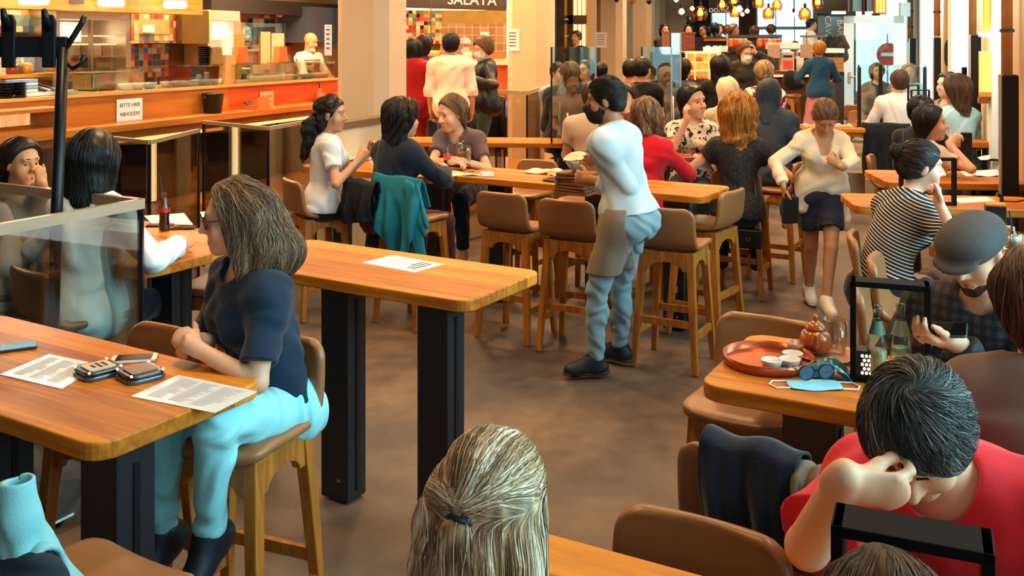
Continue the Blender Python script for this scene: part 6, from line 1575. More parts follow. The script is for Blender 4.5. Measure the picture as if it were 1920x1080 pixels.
for px, py, w, h_, lab in ((1612, 12, 26, 18, 'grey ventilation box above the glass door'), (1631, 10, 18, 22, 'pale ventilation duct above the glass door')):
    t = thing('vent_box', lab, 'duct', (0, 0, 0)); obj('box_body', ybox(px - w / 2, px + w / 2, py - h_, py + h_ / 2, 20.5, .3), mat('#b4b5b0', rough=.5), t); obj('bracket', ybox(px - w / 2 - 3, px - w / 2, -20, 28, 20.4, .1), mat('#4a3a2c', rough=.7), t)
t = thing('column_lamp', 'tall wall lamp with three glowing upright tubes above the glass door', 'lamp', (0, 0, 0)); obj('backplate', ybox(1640, 1662, -40, 27, 20.3, .1), mat('#c77a35', rough=.4), t)
for px in (1646, 1652, 1658): obj('tube', ybox(px - 1.6, px + 1.6, -40, 24, 20.2, .05), emit('#ffb45c', 1.6), t)
obj('base', ybox(1638, 1650, 25, 29, 20.2, .12), BLACK, t)

# ------------------------------------------------------------------ pendants
AMB = glass('#f2a75c', .12, .08)
def pendant(px, py, rpx, y, label, bright=14, kind='globe'):
    c_ = ptd(px, py, y); r = rpx * y / F; t = thing('pendant_lamp', label, 'lamp', c_, 0, 'amber glass pendants')
    if kind == 'globe':
        obj('glass_shade', lathe([(.12 * r, 1.05 * r), (.55 * r, .9 * r), (.9 * r, .45 * r), (1.0 * r, -.1 * r), (.92 * r, -.55 * r), (.7 * r, -.95 * r)], 22, caps=False), AMB, t, smooth=True)
        obj('bulb', lathe([(0, -.12 * r - .03), (.045, -.03), (.05, .02), (.02, .09), (0, .09)], 12), emit('#ffcf96', bright * .3), t, smooth=True)
    elif kind == 'bulb': obj('bulb', lathe([(0, -r), (.8 * r, -.5 * r), (r, .1 * r), (.4 * r, r), (0, r)], 20), emit('#ffcf96', bright * .2), t, smooth=True)
    else: obj('glass_shade', lathe([(.1 * r, r), (.8 * r, .6 * r), (r, -.1 * r), (.5 * r, -.8 * r), (0, -r)], 18), mat('#2a1c12', rough=.15, metal=.5) if kind == 'dark' else mat('#c98f45', rough=.2, metal=.6), t, smooth=True)
    obj('socket', lathe([(.022, r * .95), (.022, r * 1.05 + .06), (0, r * 1.05 + .06)], 10), BLACK, t); obj('cord', tube([(0, 0, r), (0, 0, 4.8 - c_[2])], .006, 5), BLACK, t)
PD = [(1313, 25, 14, 'large low amber pendant left of the mirrored letters'), (1354, 10, 9.5, 'amber pendant above the mirrored letters'), (1378, 22, 11, 'smoky amber pendant over the dark brick strip'), (1422, 5, 11, 'amber pendant half cut at the top over the wide window'), (1441, 25, 11.5, 'smoky amber pendant hanging lowest over the wide window'),
      (1457, 10, 10, 'amber pendant right of the lowest one over the wide window'), (1509, 26, 12, 'deep orange egg-shaped pendant at the end of the wide window'), (1533, 5, 11, 'amber pendant by the beige far wall'), (1376, 3, 9, 'small amber pendant above the smoky one')]
for i, (px, py, r_, lab) in enumerate(PD): pendant(px, py, r_, 16.5 + (i % 3) * .7, lab)
for px, py, r_, lab in ((1278, 22, 6, 'bare glowing bulb near the left pillar'), (1268, 0, 4.5, 'bare glowing bulb at the top edge over the pillar'), (1386, 17, 6.5, 'very bright bare bulb in the middle of the cluster'), (1401, 21, 4.5, 'small bare bulb right of the bright one'), (1392, 27, 4, 'tiny bulb hanging below the bright one'), (1488, 28, 4.5, 'small reddish bulb before the wide window'), (1298, 16, 4.5, 'reddish bulb left of the large low pendant')): pendant(px, py, r_, 15.8, lab, 16, 'bulb')
pendant(1156, 0, 5, 13, 'dark round pendant at the top edge, first in line', kind='dark'); pendant(1185, -1, 9, 12.6, 'brass round pendant at the top edge beside the third pillar', kind='brass'); pendant(1217, 3, 5.5, 13.2, 'dark bronze pendant near the fourth pillar', kind='dark')
# ------------------------------------------------------------------ the people in the room
def w2l(loc, face, p):
    """world point -> the figure's own frame"""
    rz = math.atan2(-face[0], face[1]); c, s = math.cos(rz), math.sin(rz); x, y = p[0] - loc[0], p[1] - loc[1]
    return V3(c * x + s * y, -s * x + c * y, p[2])
def wdir(face, d):
    return w2l((0, 0), face, (d[0], d[1], d[2] if len(d) > 2 else 0))
def hyaw(face, look):
    """head yaw so that the head looks along a ground direction while the body faces another"""
    a = math.degrees(math.atan2(-look[0], look[1]) - math.atan2(-face[0], face[1])); return (a + 180) % 360 - 180
def place(label, px, py, Y, face, stand=False, look=None, pitch=0, roll=0, hz=.865, z0=0, k=1.0, arms=None, legs=None, vox=.009, lvl=2, fixk=False, **kw):
    """put a figure so that its head shows at a pixel; arms/legs may be given by pixel and distance"""
    fk = {q: kw.pop(q) for q in ('lean', 'bend', 'side', 'twist', 'fem', 'bulk', 'hs', 'neck', 'hipyaw') if q in kw}
    tgt = V3(*ptd(px, py, Y)); head = (hyaw(face, look or face), pitch, roll); tz = tgt[2] - z0
    for i in range(3):
        f = Fig(k=k, hip=(0, 0, .93 * k if stand else hz), head=head, **fk)
        if stand and not fixk: k *= 1 + (tz - f.hc[2]) / f.hc[2]
    if not stand: hz += float(np.clip(tz - f.hc[2], -.14, .12))
    rz = math.atan2(-face[0], face[1]); c, s = math.cos(rz), math.sin(rz)
    loc = (tgt[0] - (c * f.hc[0] - s * f.hc[1]), tgt[1] - (s * f.hc[0] + c * f.hc[1]))
    def conv(d):
        if d is None: return None
        d = dict(d)
        if 'wp' in d: d['t'] = w2l(loc, face, V3(*ptd(*d.pop('wp')))) - V3(0, 0, z0)
        if 'wt' in d: d['t'] = w2l(loc, face, d.pop('wt')) - V3(0, 0, z0)
        for a in ('fd', 'pn', 'hint'):
            if a + 'w' in d: d[a] = wdir(face, d.pop(a + 'w'))
        return d
    arms = arms or {}; legs = legs or {}
    if stand and not legs: legs = {'L': dict(t=(-.1 * k, 0.03, .09 * k)), 'R': dict(t=(.1 * k, -.04, .09 * k))}
    f = Fig(k=k, hip=(0, 0, .93 * k if stand else hz), head=head, armL=conv(arms.get('L')), armR=conv(arms.get('R')), legL=conv(legs.get('L')), legR=conv(legs.get('R')), **fk)
    return Person(label, loc, face, f, vox=vox, lvl=lvl, z0=z0, **kw)
TABLEARMS = {'L': dict(t=(-.2, .33, 1.04), curl=.3, pn=(0, 0, -1)), 'R': dict(t=(.18, .34, 1.04), curl=.3, pn=(0, 0, -1))}
LAP = {'L': dict(t=(-.12, .28, 1.0), curl=.4), 'R': dict(t=(.12, .28, 1.0), curl=.4)}
S1, S2, S3 = '#d9a483', '#c98f6c', '#8f5f42'
JEANS, DARKJ, BLK = fabric('#5f8598'), fabric('#20283a'), fabric('#121318')
SHOEB, SOLEB, SHOEW = mat('#14161b', rough=.6), mat('#2a2c30', rough=.7), mat('#e9e4dc', rough=.6)

# ---- woman in glasses at the near left table
fa = (-.5, -.866)
A = place('person in glasses and navy tee with light jeans sitting side-on at the pager table', 436, 410, 3.33, fa, look=(-.97, -.24), pitch=6, lean=9, bend=3, twist=-22, k=.98, vox=.0055, hairc='#3a2518', skin=S1,
          arms={'L': dict(wp=(366, 652, 3.16), hintw=(.5, -.6, -.9), fdw=(-.5, .35, .25), pnw=(0, .6, -.6), curl=.75), 'R': dict(wp=(385, 640, 3.28), hintw=(-.4, .5, -.8), fdw=(-.5, -.5, .1), curl=.7)},
          legs={'L': dict(wt=(-.95, 3.1, .5), hintw=(-.3, -1, .6), fdw=(-.3, -.8, -.5)), 'R': dict(wt=(-1.12, 3.16, .47), hintw=(-.5, -1, .6), fdw=(-.4, -.8, -.5))})
A.top(fabric('#10273a', .3), sleeve=.78, hem=.06, g=.016, flare=.012, wr=(.008, 34, 4), name='tee')
A.trousers(fabric('#8ed2da', .3), waist=.1, upto=1.94, g=.012, wr=(.006, 46, 6), name='jeans'); A.shoes(mat('#151c28', rough=.5), ankle=.09, g=.012, name='boot')
F_ = A.f
pr = A.cap_prims(.016) + [(Cap(F_.H(0, -.09, .0), F_.H(0, -.14, -.13), .072, .085), .05)]
for q in (-1, 1): pr += [(Cap(F_.H(.06 * q, -.035, .03), F_.H(.066 * q, .0, -.15), .042, .05), .03), (Cap(F_.H(.055 * q, -.085, .0), F_.H(.06 * q, -.11, -.15), .055, .062), .03)]
A.hair(pr, HAIR['ashbrown'], cuts=[A.hairline(.05, .085, (.93, -.2))], subs=[(Ell(F_.H(0, .085, -.03), V3(.064, .085, .12) * F_.hs, F_.HM), .012)], wr=(.008, 34, 3), n=6500, steps=14, step=.017, r0=.0009, lift=.012, jitter=.1, wave=.35, wl=.13)
def spectacles(p, m, r=.023):
    F_ = p.f; g = obj('spectacles', tube([F_.H(-.01, .1, .008), F_.H(0, .105, .012), F_.H(.01, .1, .008)], .0018, 6), m, p.root)
    for q in (-1, 1):
        obj('rim', tube([F_.H(.033 * q + math.cos(a) * r, .097 - .012 * abs(math.cos(a) * q + 1) * .5, .003 + math.sin(a) * r * .85) for a in np.linspace(0, 2 * PI, 20, endpoint=False)], .0021, 6, True), m, g, smooth=True)
        obj('temple', tube([F_.H(.057 * q, .09, .01), F_.H(.074 * q, .03, .012), F_.H(.078 * q, -.015, .005)], .0018, 6), m, g)
spectacles(A, BLACK, .026)

# ---- blonde half ponytail in front of the camera
fb = (.46, .89)
B = place('person seen from behind with streaked blonde hair in a half ponytail, nearest the camera', 928, 990, 1.5, fb, look=(.42, .9), pitch=4, lean=6, k=.94, hs=.9, hz=.83, vox=.006, lvl=0, skin=S1, arms=TABLEARMS)
B.top(fabric('#4a4550'), sleeve=1.9, hem=-.1); B.trousers(DARKJ, vox=.01) if False else B.trousers(DARKJ)
F_ = B.f; T_ = F_.H(0, -.106, .03)
def half_flow(P):
    q = (P - F_.hc) @ F_.HM / F_.hs; w = np.clip(((P - T_)[:, 2] + .012) / .02, 0, 1)[:, None]
    t = T_ - P; t /= np.linalg.norm(t, axis=1)[:, None] + 1e-9
    dn = np.tile(V3(0, -.06, -1), (len(P), 1)); dn[:, 0] += q[:, 0] * 1.2
    return t * w + dn * (1 - w)
pr = B.cap_prims(.006) + [(Cap(F_.H(-.045, -.06, -.02), F_.H(-.06, -.1, -.0) + V3(0, -.02, -.3), .06, .05), .04), (Cap(F_.H(.045, -.05, -.02), F_.H(.07, -.08, 0) + V3(0, -.02, -.3), .06, .05), .04), (Cap(F_.H(0, -.075, -.01), F_.H(0, -.11, 0) + V3(0, -.04, -.34), .06, .05), .04)]
B.hair(pr, HAIR['blonde'], cuts=[B.hairline(.075, .08)], wr=(.0035, 80, 7), n=9500, flow=half_flow, steps=13, step=.018, r0=.0008, lift=.005, jitter=.07)
B.hair([(Cap(T_, T_ + F_.HM @ V3(0, -.022, -.03), .016, .028), .02), (Cap(T_ + F_.HM @ V3(0, -.02, -.03), T_ + F_.HM @ V3(-.005, -.035, 0) + V3(0, -.0, -.3), .03, .04), .02)], HAIR['blonde'], n=1800, steps=13, step=.018, r0=.0008, lift=.005, jitter=.06, flow=lambda P: V3(0, -.06, -1) + 0 * P, name='ponytail', wr=(.003, 80, 2))
pd_ = F_.HM @ nrm((0, -.6, -.8)); pu_ = F_.HM @ nrm((0, .8, -.6)); tc_ = T_ + pd_ * .02
obj('hair_tie', tube([tc_ + (F_.HM[:, 0] * math.cos(a) + pu_ * math.sin(a)) * .024 for a in np.linspace(0, 2 * PI, 16, endpoint=False)], .008, 8, True), mat('#16222c', rough=.4), B.root, smooth=True)

# ---- man in the red shirt, head bowed on his hand
fc = (-.66, -.75)
Cc = place('person in a red tee with short dark grey-streaked hair, head bowed onto one hand', 1722, 830, 1.86, fc, look=(-.55, -.83), pitch=50, lean=20, bend=14, side=9, k=1.02, fem=False, vox=.0055, hairc='#1b1512', skin=S1, lvl=2,
           arms={'R': dict(wp=(1578, 905, 1.74), hintw=(-.5, .2, -.9), fdw=(.9, -.1, -.12), pnw=(.15, .8, .3), curl=[.6, .8, .75, .6], thumb=1.0), 'L': dict(wt=(1.02, 1.62, 1.06), hintw=(.7, .4, -.6), curl=.4)})
Cc.top(fabric('#cf1f2a', .2), sleeve=.85, hem=-.1, g=.02, flare=.014, wr=(.009, 26, 8), name='tee'); Cc.trousers(DARKJ)
F_ = Cc.f; W_ = F_.H(-.0, -.045, .115)
def whorl(P):
    d = P - W_; r = F_.HM[:, 2]; t = np.cross(r, d)
    return d / (np.linalg.norm(d, axis=1)[:, None] + 1e-6) + .5 * t / (np.linalg.norm(t, axis=1)[:, None] + 1e-6) + V3(0, 0, -.15)
Cc.short(HAIR['grey'], t=.012, nape=-.075, n=10000, flow=whorl, steps=9, step=.0105, r0=.0008, lift=.012, jitter=.14, fy=.078, wr=(.004, 60, 2))
tx = text_mesh('JACK', .036, mat('#6a5fd0', rough=.7), 'chest_lettering', Cc.root, (0, 0, 0), ext=.0015)
M3 = Matrix((tuple(-F_.B[:, 0]), tuple(F_.B[:, 2]), tuple(F_.B[:, 1]))).transposed(); pc = F_.P2 + F_.B @ V3(.085, .135, .135)
tx.matrix_local = Matrix.Translation(pc) @ M3.to_4x4()

# ---- crown of a dark head at the bottom edge
D = place('person at the bottom edge, only parted brown hair showing before the black lantern', 1668, 1222, 1.34, (.3, .95), look=(.15, .98), pitch=12, lean=14, k=.97, hz=.7, vox=.007, lvl=0, skin=S1, arms=TABLEARMS)
D.top(fabric('#3a3f4a'), sleeve=1.9, hem=-.1); D.trousers(DARKJ)
D.long(HAIR['brown'], L=.2, t=.012, n=4500, fy=.0, steps=11, step=.018, r0=.0009, lift=.006)

# ---- man in the flat cap with a phone
fe = (-.62, -.78)
E = place('person in a grey flat cap and dark plaid shirt looking down at a phone', 1828, 478, 3.12, fe, look=(-.8, -.6), pitch=24, lean=16, bend=8, k=1.02, fem=False, vox=.006, skin=S1, hairc='#2a1a12',
          arms={'L': dict(wp=(1790, 640, 3.0), fdw=(-.9, -.2, .1), pnw=(0, .3, 1), curl=.5), 'R': dict(wp=(1762, 632, 3.22), hintw=(-.6, .4, -.7), fdw=(-.3, -.8, .05), pnw=(.3, 0, 1), curl=.45)})
E.top(plaid('#101116', '#1d2027', '#33363f', .034), sleeve=1.9, hem=-.12, g=.02, wr=(.009, 30, 3)); E.trousers(DARKJ)
E.short(HAIR['brown'], t=-.014, nape=-.06, fy=.02)
F_ = E.f; E.part('flat_cap', [(Ell(F_.H(0, -.01, .055), V3(.096, .118, .068), F_.HM), .02), (Ell(F_.H(0, .05, .06), V3(.088, .075, .05), F_.HM @ rotm(0, 14, 0)), .03), (Ell(F_.H(0, .115, .035), V3(.07, .05, .012), F_.HM @ rotm(0, 18, 0)), .012)], mat('#4b4a49', rough=.9, var=.15, scale=60, bump=.3, bscale=200), h=.006, cuts=[(F_.H(0, 0, .022), F_.HM @ nrm((0, -.12, -1)))])
E.part('beard', [(p, kk) for p, kk in F_.headp(1)[1:3]], HAIR['brown'], h=.006, grow=.003, cuts=[(F_.H(0, .02, -.055), F_.HM @ nrm((0, .25, .95)))])
pp = ptd(1766, 643, 2.98); phone((pp[0], pp[1], pp[2] + .035), R(-20), 'phone held in both hands by the man in the flat cap', mat('#3c4a4f', rough=.2), SCR, tilt=(R(20), R(-8), R(-30)))

# ---- woman at the right edge
G_ = place('person at the right edge with long brown hair and taupe sweater, back to the camera', 1936, 592, 2.42, (.4, .9), look=(-.1, 1), pitch=8, lean=8, k=1.0, vox=.007, lvl=1, skin=S1, arms=TABLEARMS)
G_.top(fabric('#6f594e', .4), sleeve=1.9, hem=-.12, g=.022, wr=(.008, 26, 6), name='sweater'); G_.trousers(BLK)
G_.long(HAIR['brown'], L=.24, t=.01, n=900, back=.04, r0=.0014)

# ---- two women behind the glass divider
P_ = place('person with pearl earring and beige sweater, chin on hand, behind the glass divider', 42, 305, 5.1, (.75, .35), look=(.85, -.5), pitch=6, lean=10, k=1.0, vox=.007, skin='#d39a70', hairc='#1a100b',
           arms={'L': dict(wp=(78, 352, 4.9), fdw=(-.1, 0, 1), pnw=(-1, .3, 0), curl=.7, hintw=(.3, -.4, -1)), 'R': dict(wp=(95, 440, 5.0), curl=.4)})
P_.top(fabric('#c5b3a4', .4), sleeve=1.9, hem=-.1, g=.022, wr=(.008, 28, 2), name='sweater'); P_.trousers(DARKJ); P_.long(HAIR['dark'], L=.17, t=.014, n=500, r0=.002)
P_.part('scarf', [Torus(P_.f.P3 + V3(0, .02, .02), .065, .032, P_.f.u2)], BLK)
obj('earring', lathe([(0, -.008), (.008, 0), (0, .008)], 10), mat('#f0e6d8', rough=.15), P_.root, loc=tuple(P_.f.H(-.084, -.002, -.048)))
P_ = place('person with long black hair and white blouse, seen through the glass divider', 180, 300, 4.72, (.35, .94), lean=4, k=1.02, vox=.007, lvl=0, skin=S2, arms={'L': dict(t=(-.3, .3, 1.04)), 'R': dict(t=(.32, .28, 1.05))})
P_.top(mat('#e4e6e6', rough=.8, var=.06, bump=.2, bscale=30), sleeve=1.85, hem=-.12, g=.024, wr=(.01, 26, 7), name='blouse'); P_.trousers(BLK)
P_.long(HAIR['black'], L=.26, t=.03, n=900, fy=.0, wr=(.006, 36, 4), r0=.002, shrink=1.5, back=.06)

# ---- three women at the bottle table
P_ = place('person in a white tee with a long dark curly ponytail, smiling in profile', 622, 214, 7.4, (.93, .36), look=(.98, -.12), pitch=4, lean=3, k=1.0, hs=1.08, vox=.0075, skin='#c98e6a', hairc='#1a100b', lipc='#a0544a',
           arms={'R': dict(wp=(672, 300, 7.25), curl=.5, hintw=(.2, -.6, -1)), 'L': dict(wp=(692, 288, 7.7), fdw=(.3, 0, .6), curl=.6, hintw=(.5, 0, -1))})
P_.top(fabric('#d6d8da', .3), sleeve=.55, hem=-.02, g=.014, wr=(.008, 34, 2), name='tee'); P_.trousers(BLK, waist=.03, g=.003); F_ = P_.f
tie = F_.H(0, -.1, .03)
P_.hair(P_.cap_prims(.004) + [(Cap(tie, tie + V3(-.0, -.06, -.14), .03, .055), .02), (Cap(tie + V3(0, -.06, -.14), tie + V3(-.02, -.04, -.36), .055, .07), .03), (Cap(tie + V3(0, -.04, -.36), tie + V3(.0, -.02, -.48), .065, .03), .03), (Cap(F_.H(-.05, -.06, -.02), F_.H(-.05, -.06, 0) + V3(0, 0, -.26), .03, .03), .02), (Cap(F_.H(.055, -.05, -.02), F_.H(.06, -.05, 0) + V3(0, .03, -.22), .03, .02), .02)],
        HAIR['dark'], cuts=[P_.hairline(.078, .085)], wr=(.011, 55, 4), n=3200, steps=14, step=.018, r0=.0015, lift=.012, jitter=.12, wave=.9, wl=.06, flow=lambda P, t=tie: np.where(((P - t)[:, 2] > -.02)[:, None], (t - P) / (np.linalg.norm(t - P, axis=1)[:, None] + 1e-6), V3(0, -.1, -1)))
P_ = place('person in a navy sweater and burgundy trousers with dark curls, back to the camera', 757, 224, 7.3, (.62, .78), look=(.75, .66), lean=9, bend=6, k=1.03, hs=1.1, vox=.0075, lvl=1, skin=S2, arms={'R': dict(wp=(835, 318, 7.4), curl=.5, hintw=(.6, -.5, -.6)), 'L': dict(t=(-.1, .38, 1.06))},
           legs={'L': dict(sit=1, yaw=0, pitch=8), 'R': dict(sit=1, yaw=12, pitch=10, shin=-5)})
P_.top(fabric('#101c2a', .4), sleeve=1.8, hem=-.05, g=.026, wr=(.009, 26, 3), name='sweater', bulk=1) if False else P_.top(fabric('#101c2a', .4), sleeve=1.8, hem=-.05, g=.026, wr=(.009, 26, 3), name='sweater')
P_.trousers(fabric('#4a1a22', .4), g=.02); P_.shoes(SHOEB)
P_.long(HAIR['dark'], L=.2, t=.026, n=3200, fy=.05, wr=(.012, 60, 5), r0=.0014, jitter=.12, lift=.014, shrink=1.6, side=2, wave=.9, wl=.06, steps=14)
P_ = place('person in a grey-brown tee with straight light brown hair, facing the camera', 846, 212, 8.25, (-.35, -.93), look=(-.75, -.6), pitch=16, lean=18, bend=6, k=1.04, hs=1.18, vox=.0075, skin=S1, hairc='#3a2518',
           arms={'L': dict(wp=(862, 300, 8.0), hintw=(.8, 0, -.6), fdw=(-.9, -.2, 0), curl=.5), 'R': dict(wp=(845, 304, 7.95), hintw=(-.8, 0, -.6), fdw=(.8, -.3, 0), curl=.5)})
P_.top(fabric('#5d4a4a', .3), sleeve=.62, hem=-.08, g=.016, vneck=.1, wr=(.007, 32, 2), name='tee'); P_.trousers(DARKJ); P_.long(HAIR['lightbrown'], L=.26, t=.008, n=2500, r0=.0012, front=.05, shrink=.8, side=2)

# ---- the waiter
fw = (-.86, .5)
W = place('person waiting tables: white shirt, black face mask and taupe apron, bent over stacked boards', 1133, 188, 5.98, fw, stand=True, look=(-.97, .12), pitch=8, lean=7, bend=6, fem=False, vox=.0065, k=1.0, hs=1.06, skin='#a8704a', hairc='#120d0b',
          arms={'L': dict(wp=(1108, 338, 5.98), hintw=(.9, -.5, -.5), fdw=(-.7, .6, .1), pnw=(-.3, .8, 0), curl=.4), 'R': dict(wp=(1105, 322, 6.95), hintw=(.5, .7, -.6), fdw=(-.8, -.1, 0), pnw=(-.2, -1, 0), curl=.4)},
          legs={'L': dict(wp=(1116, 672, 5.98), hintw=(-.9, .2, .1), fdw=(-1, -.12, 0)), 'R': dict(wp=(1162, 660, 6.24), hintw=(-.8, .5, .1), fdw=(-.7, .5, 0))})
W.top(fabric('#b4bec2', .2), sleeve=1.72, hem=.045, g=.021, flare=.01, wr=(.010, 34, 5), name='shirt'); W.trousers(fabric('#7d98a2', .4), upto=1.97, waist=.1, g=.012, wr=(.008, 40, 4), name='jeans'); W.shoes(SHOEB, SOLEB, g=.01)
F_ = W.f
W.part('apron', [(Ell(F_.P0 + V3(0, .0, .0), V3(.185, .15, .13)), .05)] + [(Cap(F_.hj[q] + V3(.0, .0, .03), F_.hj[q] + (F_.leg[q][0] - F_.hj[q]) * .85 + V3(q * .0, .0, 0), .112, .098), .1) for q in (-1, 1)], mat('#857767', rough=.85, var=.15, scale=8, bump=.3, bscale=60), cuts=[(F_.P0 + V3(0, -.02, 0), V3(.25, -1, 0)), (F_.P0 + V3(0, 0, .09), UP), (F_.leg[-1][0] + V3(0, 0, .1), -UP)], wr=(.006, 26, 3))
W.short(HAIR['black'], t=.006, nape=-.05, n=3500, wr=(.005, 50, 3), fy=.082, r0=.0012, flow=lambda P: F_.HM @ V3(0, -1, .1) + 0 * P, lift=.006)
W.part('collar', [(Torus(F_.P3 + F_.B @ V3(0, .01, .03), .066, .014, nrm(F_.u2 + F_.B[:, 1] * -.25)), .01), (Torus(F_.P3 + F_.B @ V3(0, .01, .045), .062, .011, nrm(F_.u2 + F_.B[:, 1] * -.25)), .01)], fabric('#b4bec2', .2))
W.mask(mat('#0c0c0f', rough=.7)); W.part('beard', [(p, kk) for p, kk in F_.headp(1)[1:3]], HAIR['black'], h=.006, grow=.005, cuts=[(F_.H(0, .0, -.03), F_.HM @ nrm((0, .35, .95)))])

# ---- the woman walking up the aisle
Yp = place('person walking in a cream cardigan, navy shorts and white sneakers, looking down', 1546, 220, 7.38, (-.12, -.99), stand=True, look=(-.1, -1), pitch=48, lean=4, k=.95, hs=1.08, vox=.0065, skin='#b98560', hairc='#5a3a24', bare=True,
           arms={'R': dict(wp=(1470, 348, 7.3), hintw=(-.9, .5, -.2), fdw=(.0, -.1, -1), pnw=(.9, 0, 0), curl=.5), 'L': dict(wp=(1578, 312, 7.05), hintw=(.9, .2, -.4), fdw=(-.8, -.1, .5), pnw=(0, .9, 0), curl=.5)},
           legs={'R': dict(wp=(1517, 543, 7.72), hintw=(0, -1, 0), fdw=(-.1, -1, -.08)), 'L': dict(wp=(1549, 577, 7.2), hintw=(0, -1, 0), fdw=(-.02, -1, -.02))})
F_ = Yp.f; KNIT = mat('#e3d3b8', rough=.95, var=.08, scale=30, bump=.6, bscale=90, sheen=.4)
pr = F_.torso(.018) + F_.armp(-1, .02, 1.95) + F_.armp(1, .02, 1.95) + [(Cap(F_.P0 + V3(q * .1, .0, .12), F_.P0 + V3(q * (.17 if q < 0 else .15), .02, -.2 if q < 0 else -.08), .1, .05), .05) for q in (-1, 1)] + [(Cap(F_.P0 + V3(0, -.06, .05), F_.P0 + V3(0, -.08, -.1), .13, .12), .06)]
Yp.part('cardigan', pr, KNIT, subs=[(Cap(F_.P3 + V3(0, .02, -.02), F_.H(0, 0, 0), .07, .1), .01), (Cap(F_.P3 + V3(0, .1, -.01), F_.P2 + V3(0, .16, -.1), .062, .012), .01), (Cap(F_.P0 + V3(0, .2, -.0), F_.P0 + V3(.02, .16, -.3), .1, .2), .02)], wr=(.008, 30, 4))
Yp.trousers(fabric('#262a3c', .3), upto=.62, flare=.012, g=.014, name='shorts', waist=.14)
Yp.shoes(SHOEW, mat('#f0ece4', rough=.6), ankle=.05, g=.012, name='sneaker')
Yp.short(HAIR['lightbrown'], t=.006, nape=-.04, n=900, fy=.076, flow=lambda P: F_.HM @ V3(0, -1, -.2) + 0 * P, r0=.002); Yp.part('hair_bun', [Ell(F_.H(0, -.12, .03), (.035, .035, .035))], HAIR['lightbrown'])
pp = ptd(1474, 362, 7.3); t = thing('purse', 'small black purse held low by the woman in the cream cardigan', 'bag', (pp[0] + .02, pp[1] - .03, pp[2] - .12), R(15)); obj('purse_body', box((0, 0, 0), (.13, .05, .2)), BLK, t, bevel=.015); obj('strap', tube([(-.04, 0, .1), (-.02, 0, .2), (.02, 0, .2), (.04, 0, .1)], .006, 6), BLK, t)

# ---- woman in the striped tee
Sg = place('person in a black-and-white striped tee with hair in a bun, chin on her fist', 1728, 322, 5.25, (.86, .3), look=(.95, -.12), pitch=6, lean=11, bend=14, k=1.0, hs=1.06, vox=.006, skin='#e0b096', hairc='#20130d',
           arms={'R': dict(wp=(1762, 384, 4.95), hintw=(.3, -.3, -1), fdw=(-.12, .15, 1), pnw=(-1, 0, .1), curl=.9), 'L': dict(wt=(2.52, 5.2, 1.05), curl=.5)})
F_ = Sg.f
Sg.top(stripes('#14161c', '#e0dedb', .0175, .005), sleeve=.6, hem=.07, g=.014, wr=(.005, 30, 2), name='tee', attr=lambda V: (V - F_.P0) @ nrm(F_.u1 + F_.u2) + 1 + .05 * np.sin((V @ F_.B[:, 0]) * 8)); Sg.trousers(fabric('#1a2230', .4)); Sg.shoes(SHOEB)
Sg.short(HAIR['dark'], t=.006, nape=-.05, n=1300, fy=.076, flow=lambda P: F_.HM @ V3(0, -1, .25) + 0 * P, r0=.0016)
Sg.hair([(Ell(F_.H(0, -.12, .06), (.042, .042, .042)), .01)], HAIR['dark'], wr=(.006, 90, 2), n=250, steps=8, step=.012, r0=.0016, lift=.006, jitter=1, flow=lambda P: np.cross(P - F_.H(0, -.12, .06), F_.HM[:, 1]), name='hair_bun')

# ---- middle tables
def simple(label, px, py, Y, face, topc, hairm='dark', L=.2, hairkind='long', legsc=DARKJ, stand=False, sleeve=1.9, vox=.01, lvl=1, name='shirt', skin=S2, hem=-.08, g=.018, hairc=None, n=150, mask=None, hkw=None, **kw):
    p = place(label, px, py, Y, face, stand=stand, vox=vox, lvl=lvl, skin=skin, hairc=hairc or '#2a1a12', **kw)
    m = topc if not isinstance(topc, str) else fabric(topc, .3)
    p.top(m, sleeve=sleeve, hem=hem, g=g, wr=(.008, 28, int(px) % 9), name=name)
    p.trousers(legsc); p.shoes(SHOEB, ankle=.03)
    hm = HAIR[hairm] if hairm else None; hk = {'r0': .0016 if vox < .011 else .003, **(hkw or {})}; n = n * 4 if vox < .011 else n
    if hairkind == 'long': p.long(hm, L=L, n=n, **hk)
    elif hairkind == 'short': p.short(hm, n=n, **hk)
    if mask: p.mask(mat(mask, rough=.7), loops=vox < .009)
    return p
BACK = (.5, .87)
simple('person in a beige tee sitting behind the waiter, head hidden by his mask', 1112, 182, 8.5, (.2, .95), '#c7ab93', 'brown', hairkind='short', fem=False, sleeve=.6, arms=LAP, hs=1.05)
p = simple('person laughing with a hand over the mouth, seen past the waiter\'s head', 1172, 186, 8.9, (-.4, -.9), '#6a3a34', 'brown', L=.14, look=(-.5, -.86), lvl=2, vox=.0085, hs=1.1, arms={'L': dict(wp=(1176, 208, 8.72), fdw=(-.3, -.1, 1), pnw=(0, 1, .1), curl=.35, hintw=(.4, -.2, -1)), 'R': dict(t=(.2, .3, 1.05))}, skin=S1)
p = simple('person in a bright red sweater with short streaked blond-brown hair, back to the camera', 1212, 218, 7.75, (.62, .78), '#c41622', 'ashbrown', L=.07, look=(.3, .95), hs=1.12, k=1.02, vox=.008, n=600, name='sweater', g=.022, arms={'R': dict(wp=(1262, 296, 7.9), curl=.5, hintw=(.6, -.5, -.6)), 'L': dict(t=(-.15, .35, 1.05))}, legsc=fabric('#33475a'), hkw=dict(fy=.05, t=.014, side=2, shrink=1.3, wr=(.007, 60, 3)))
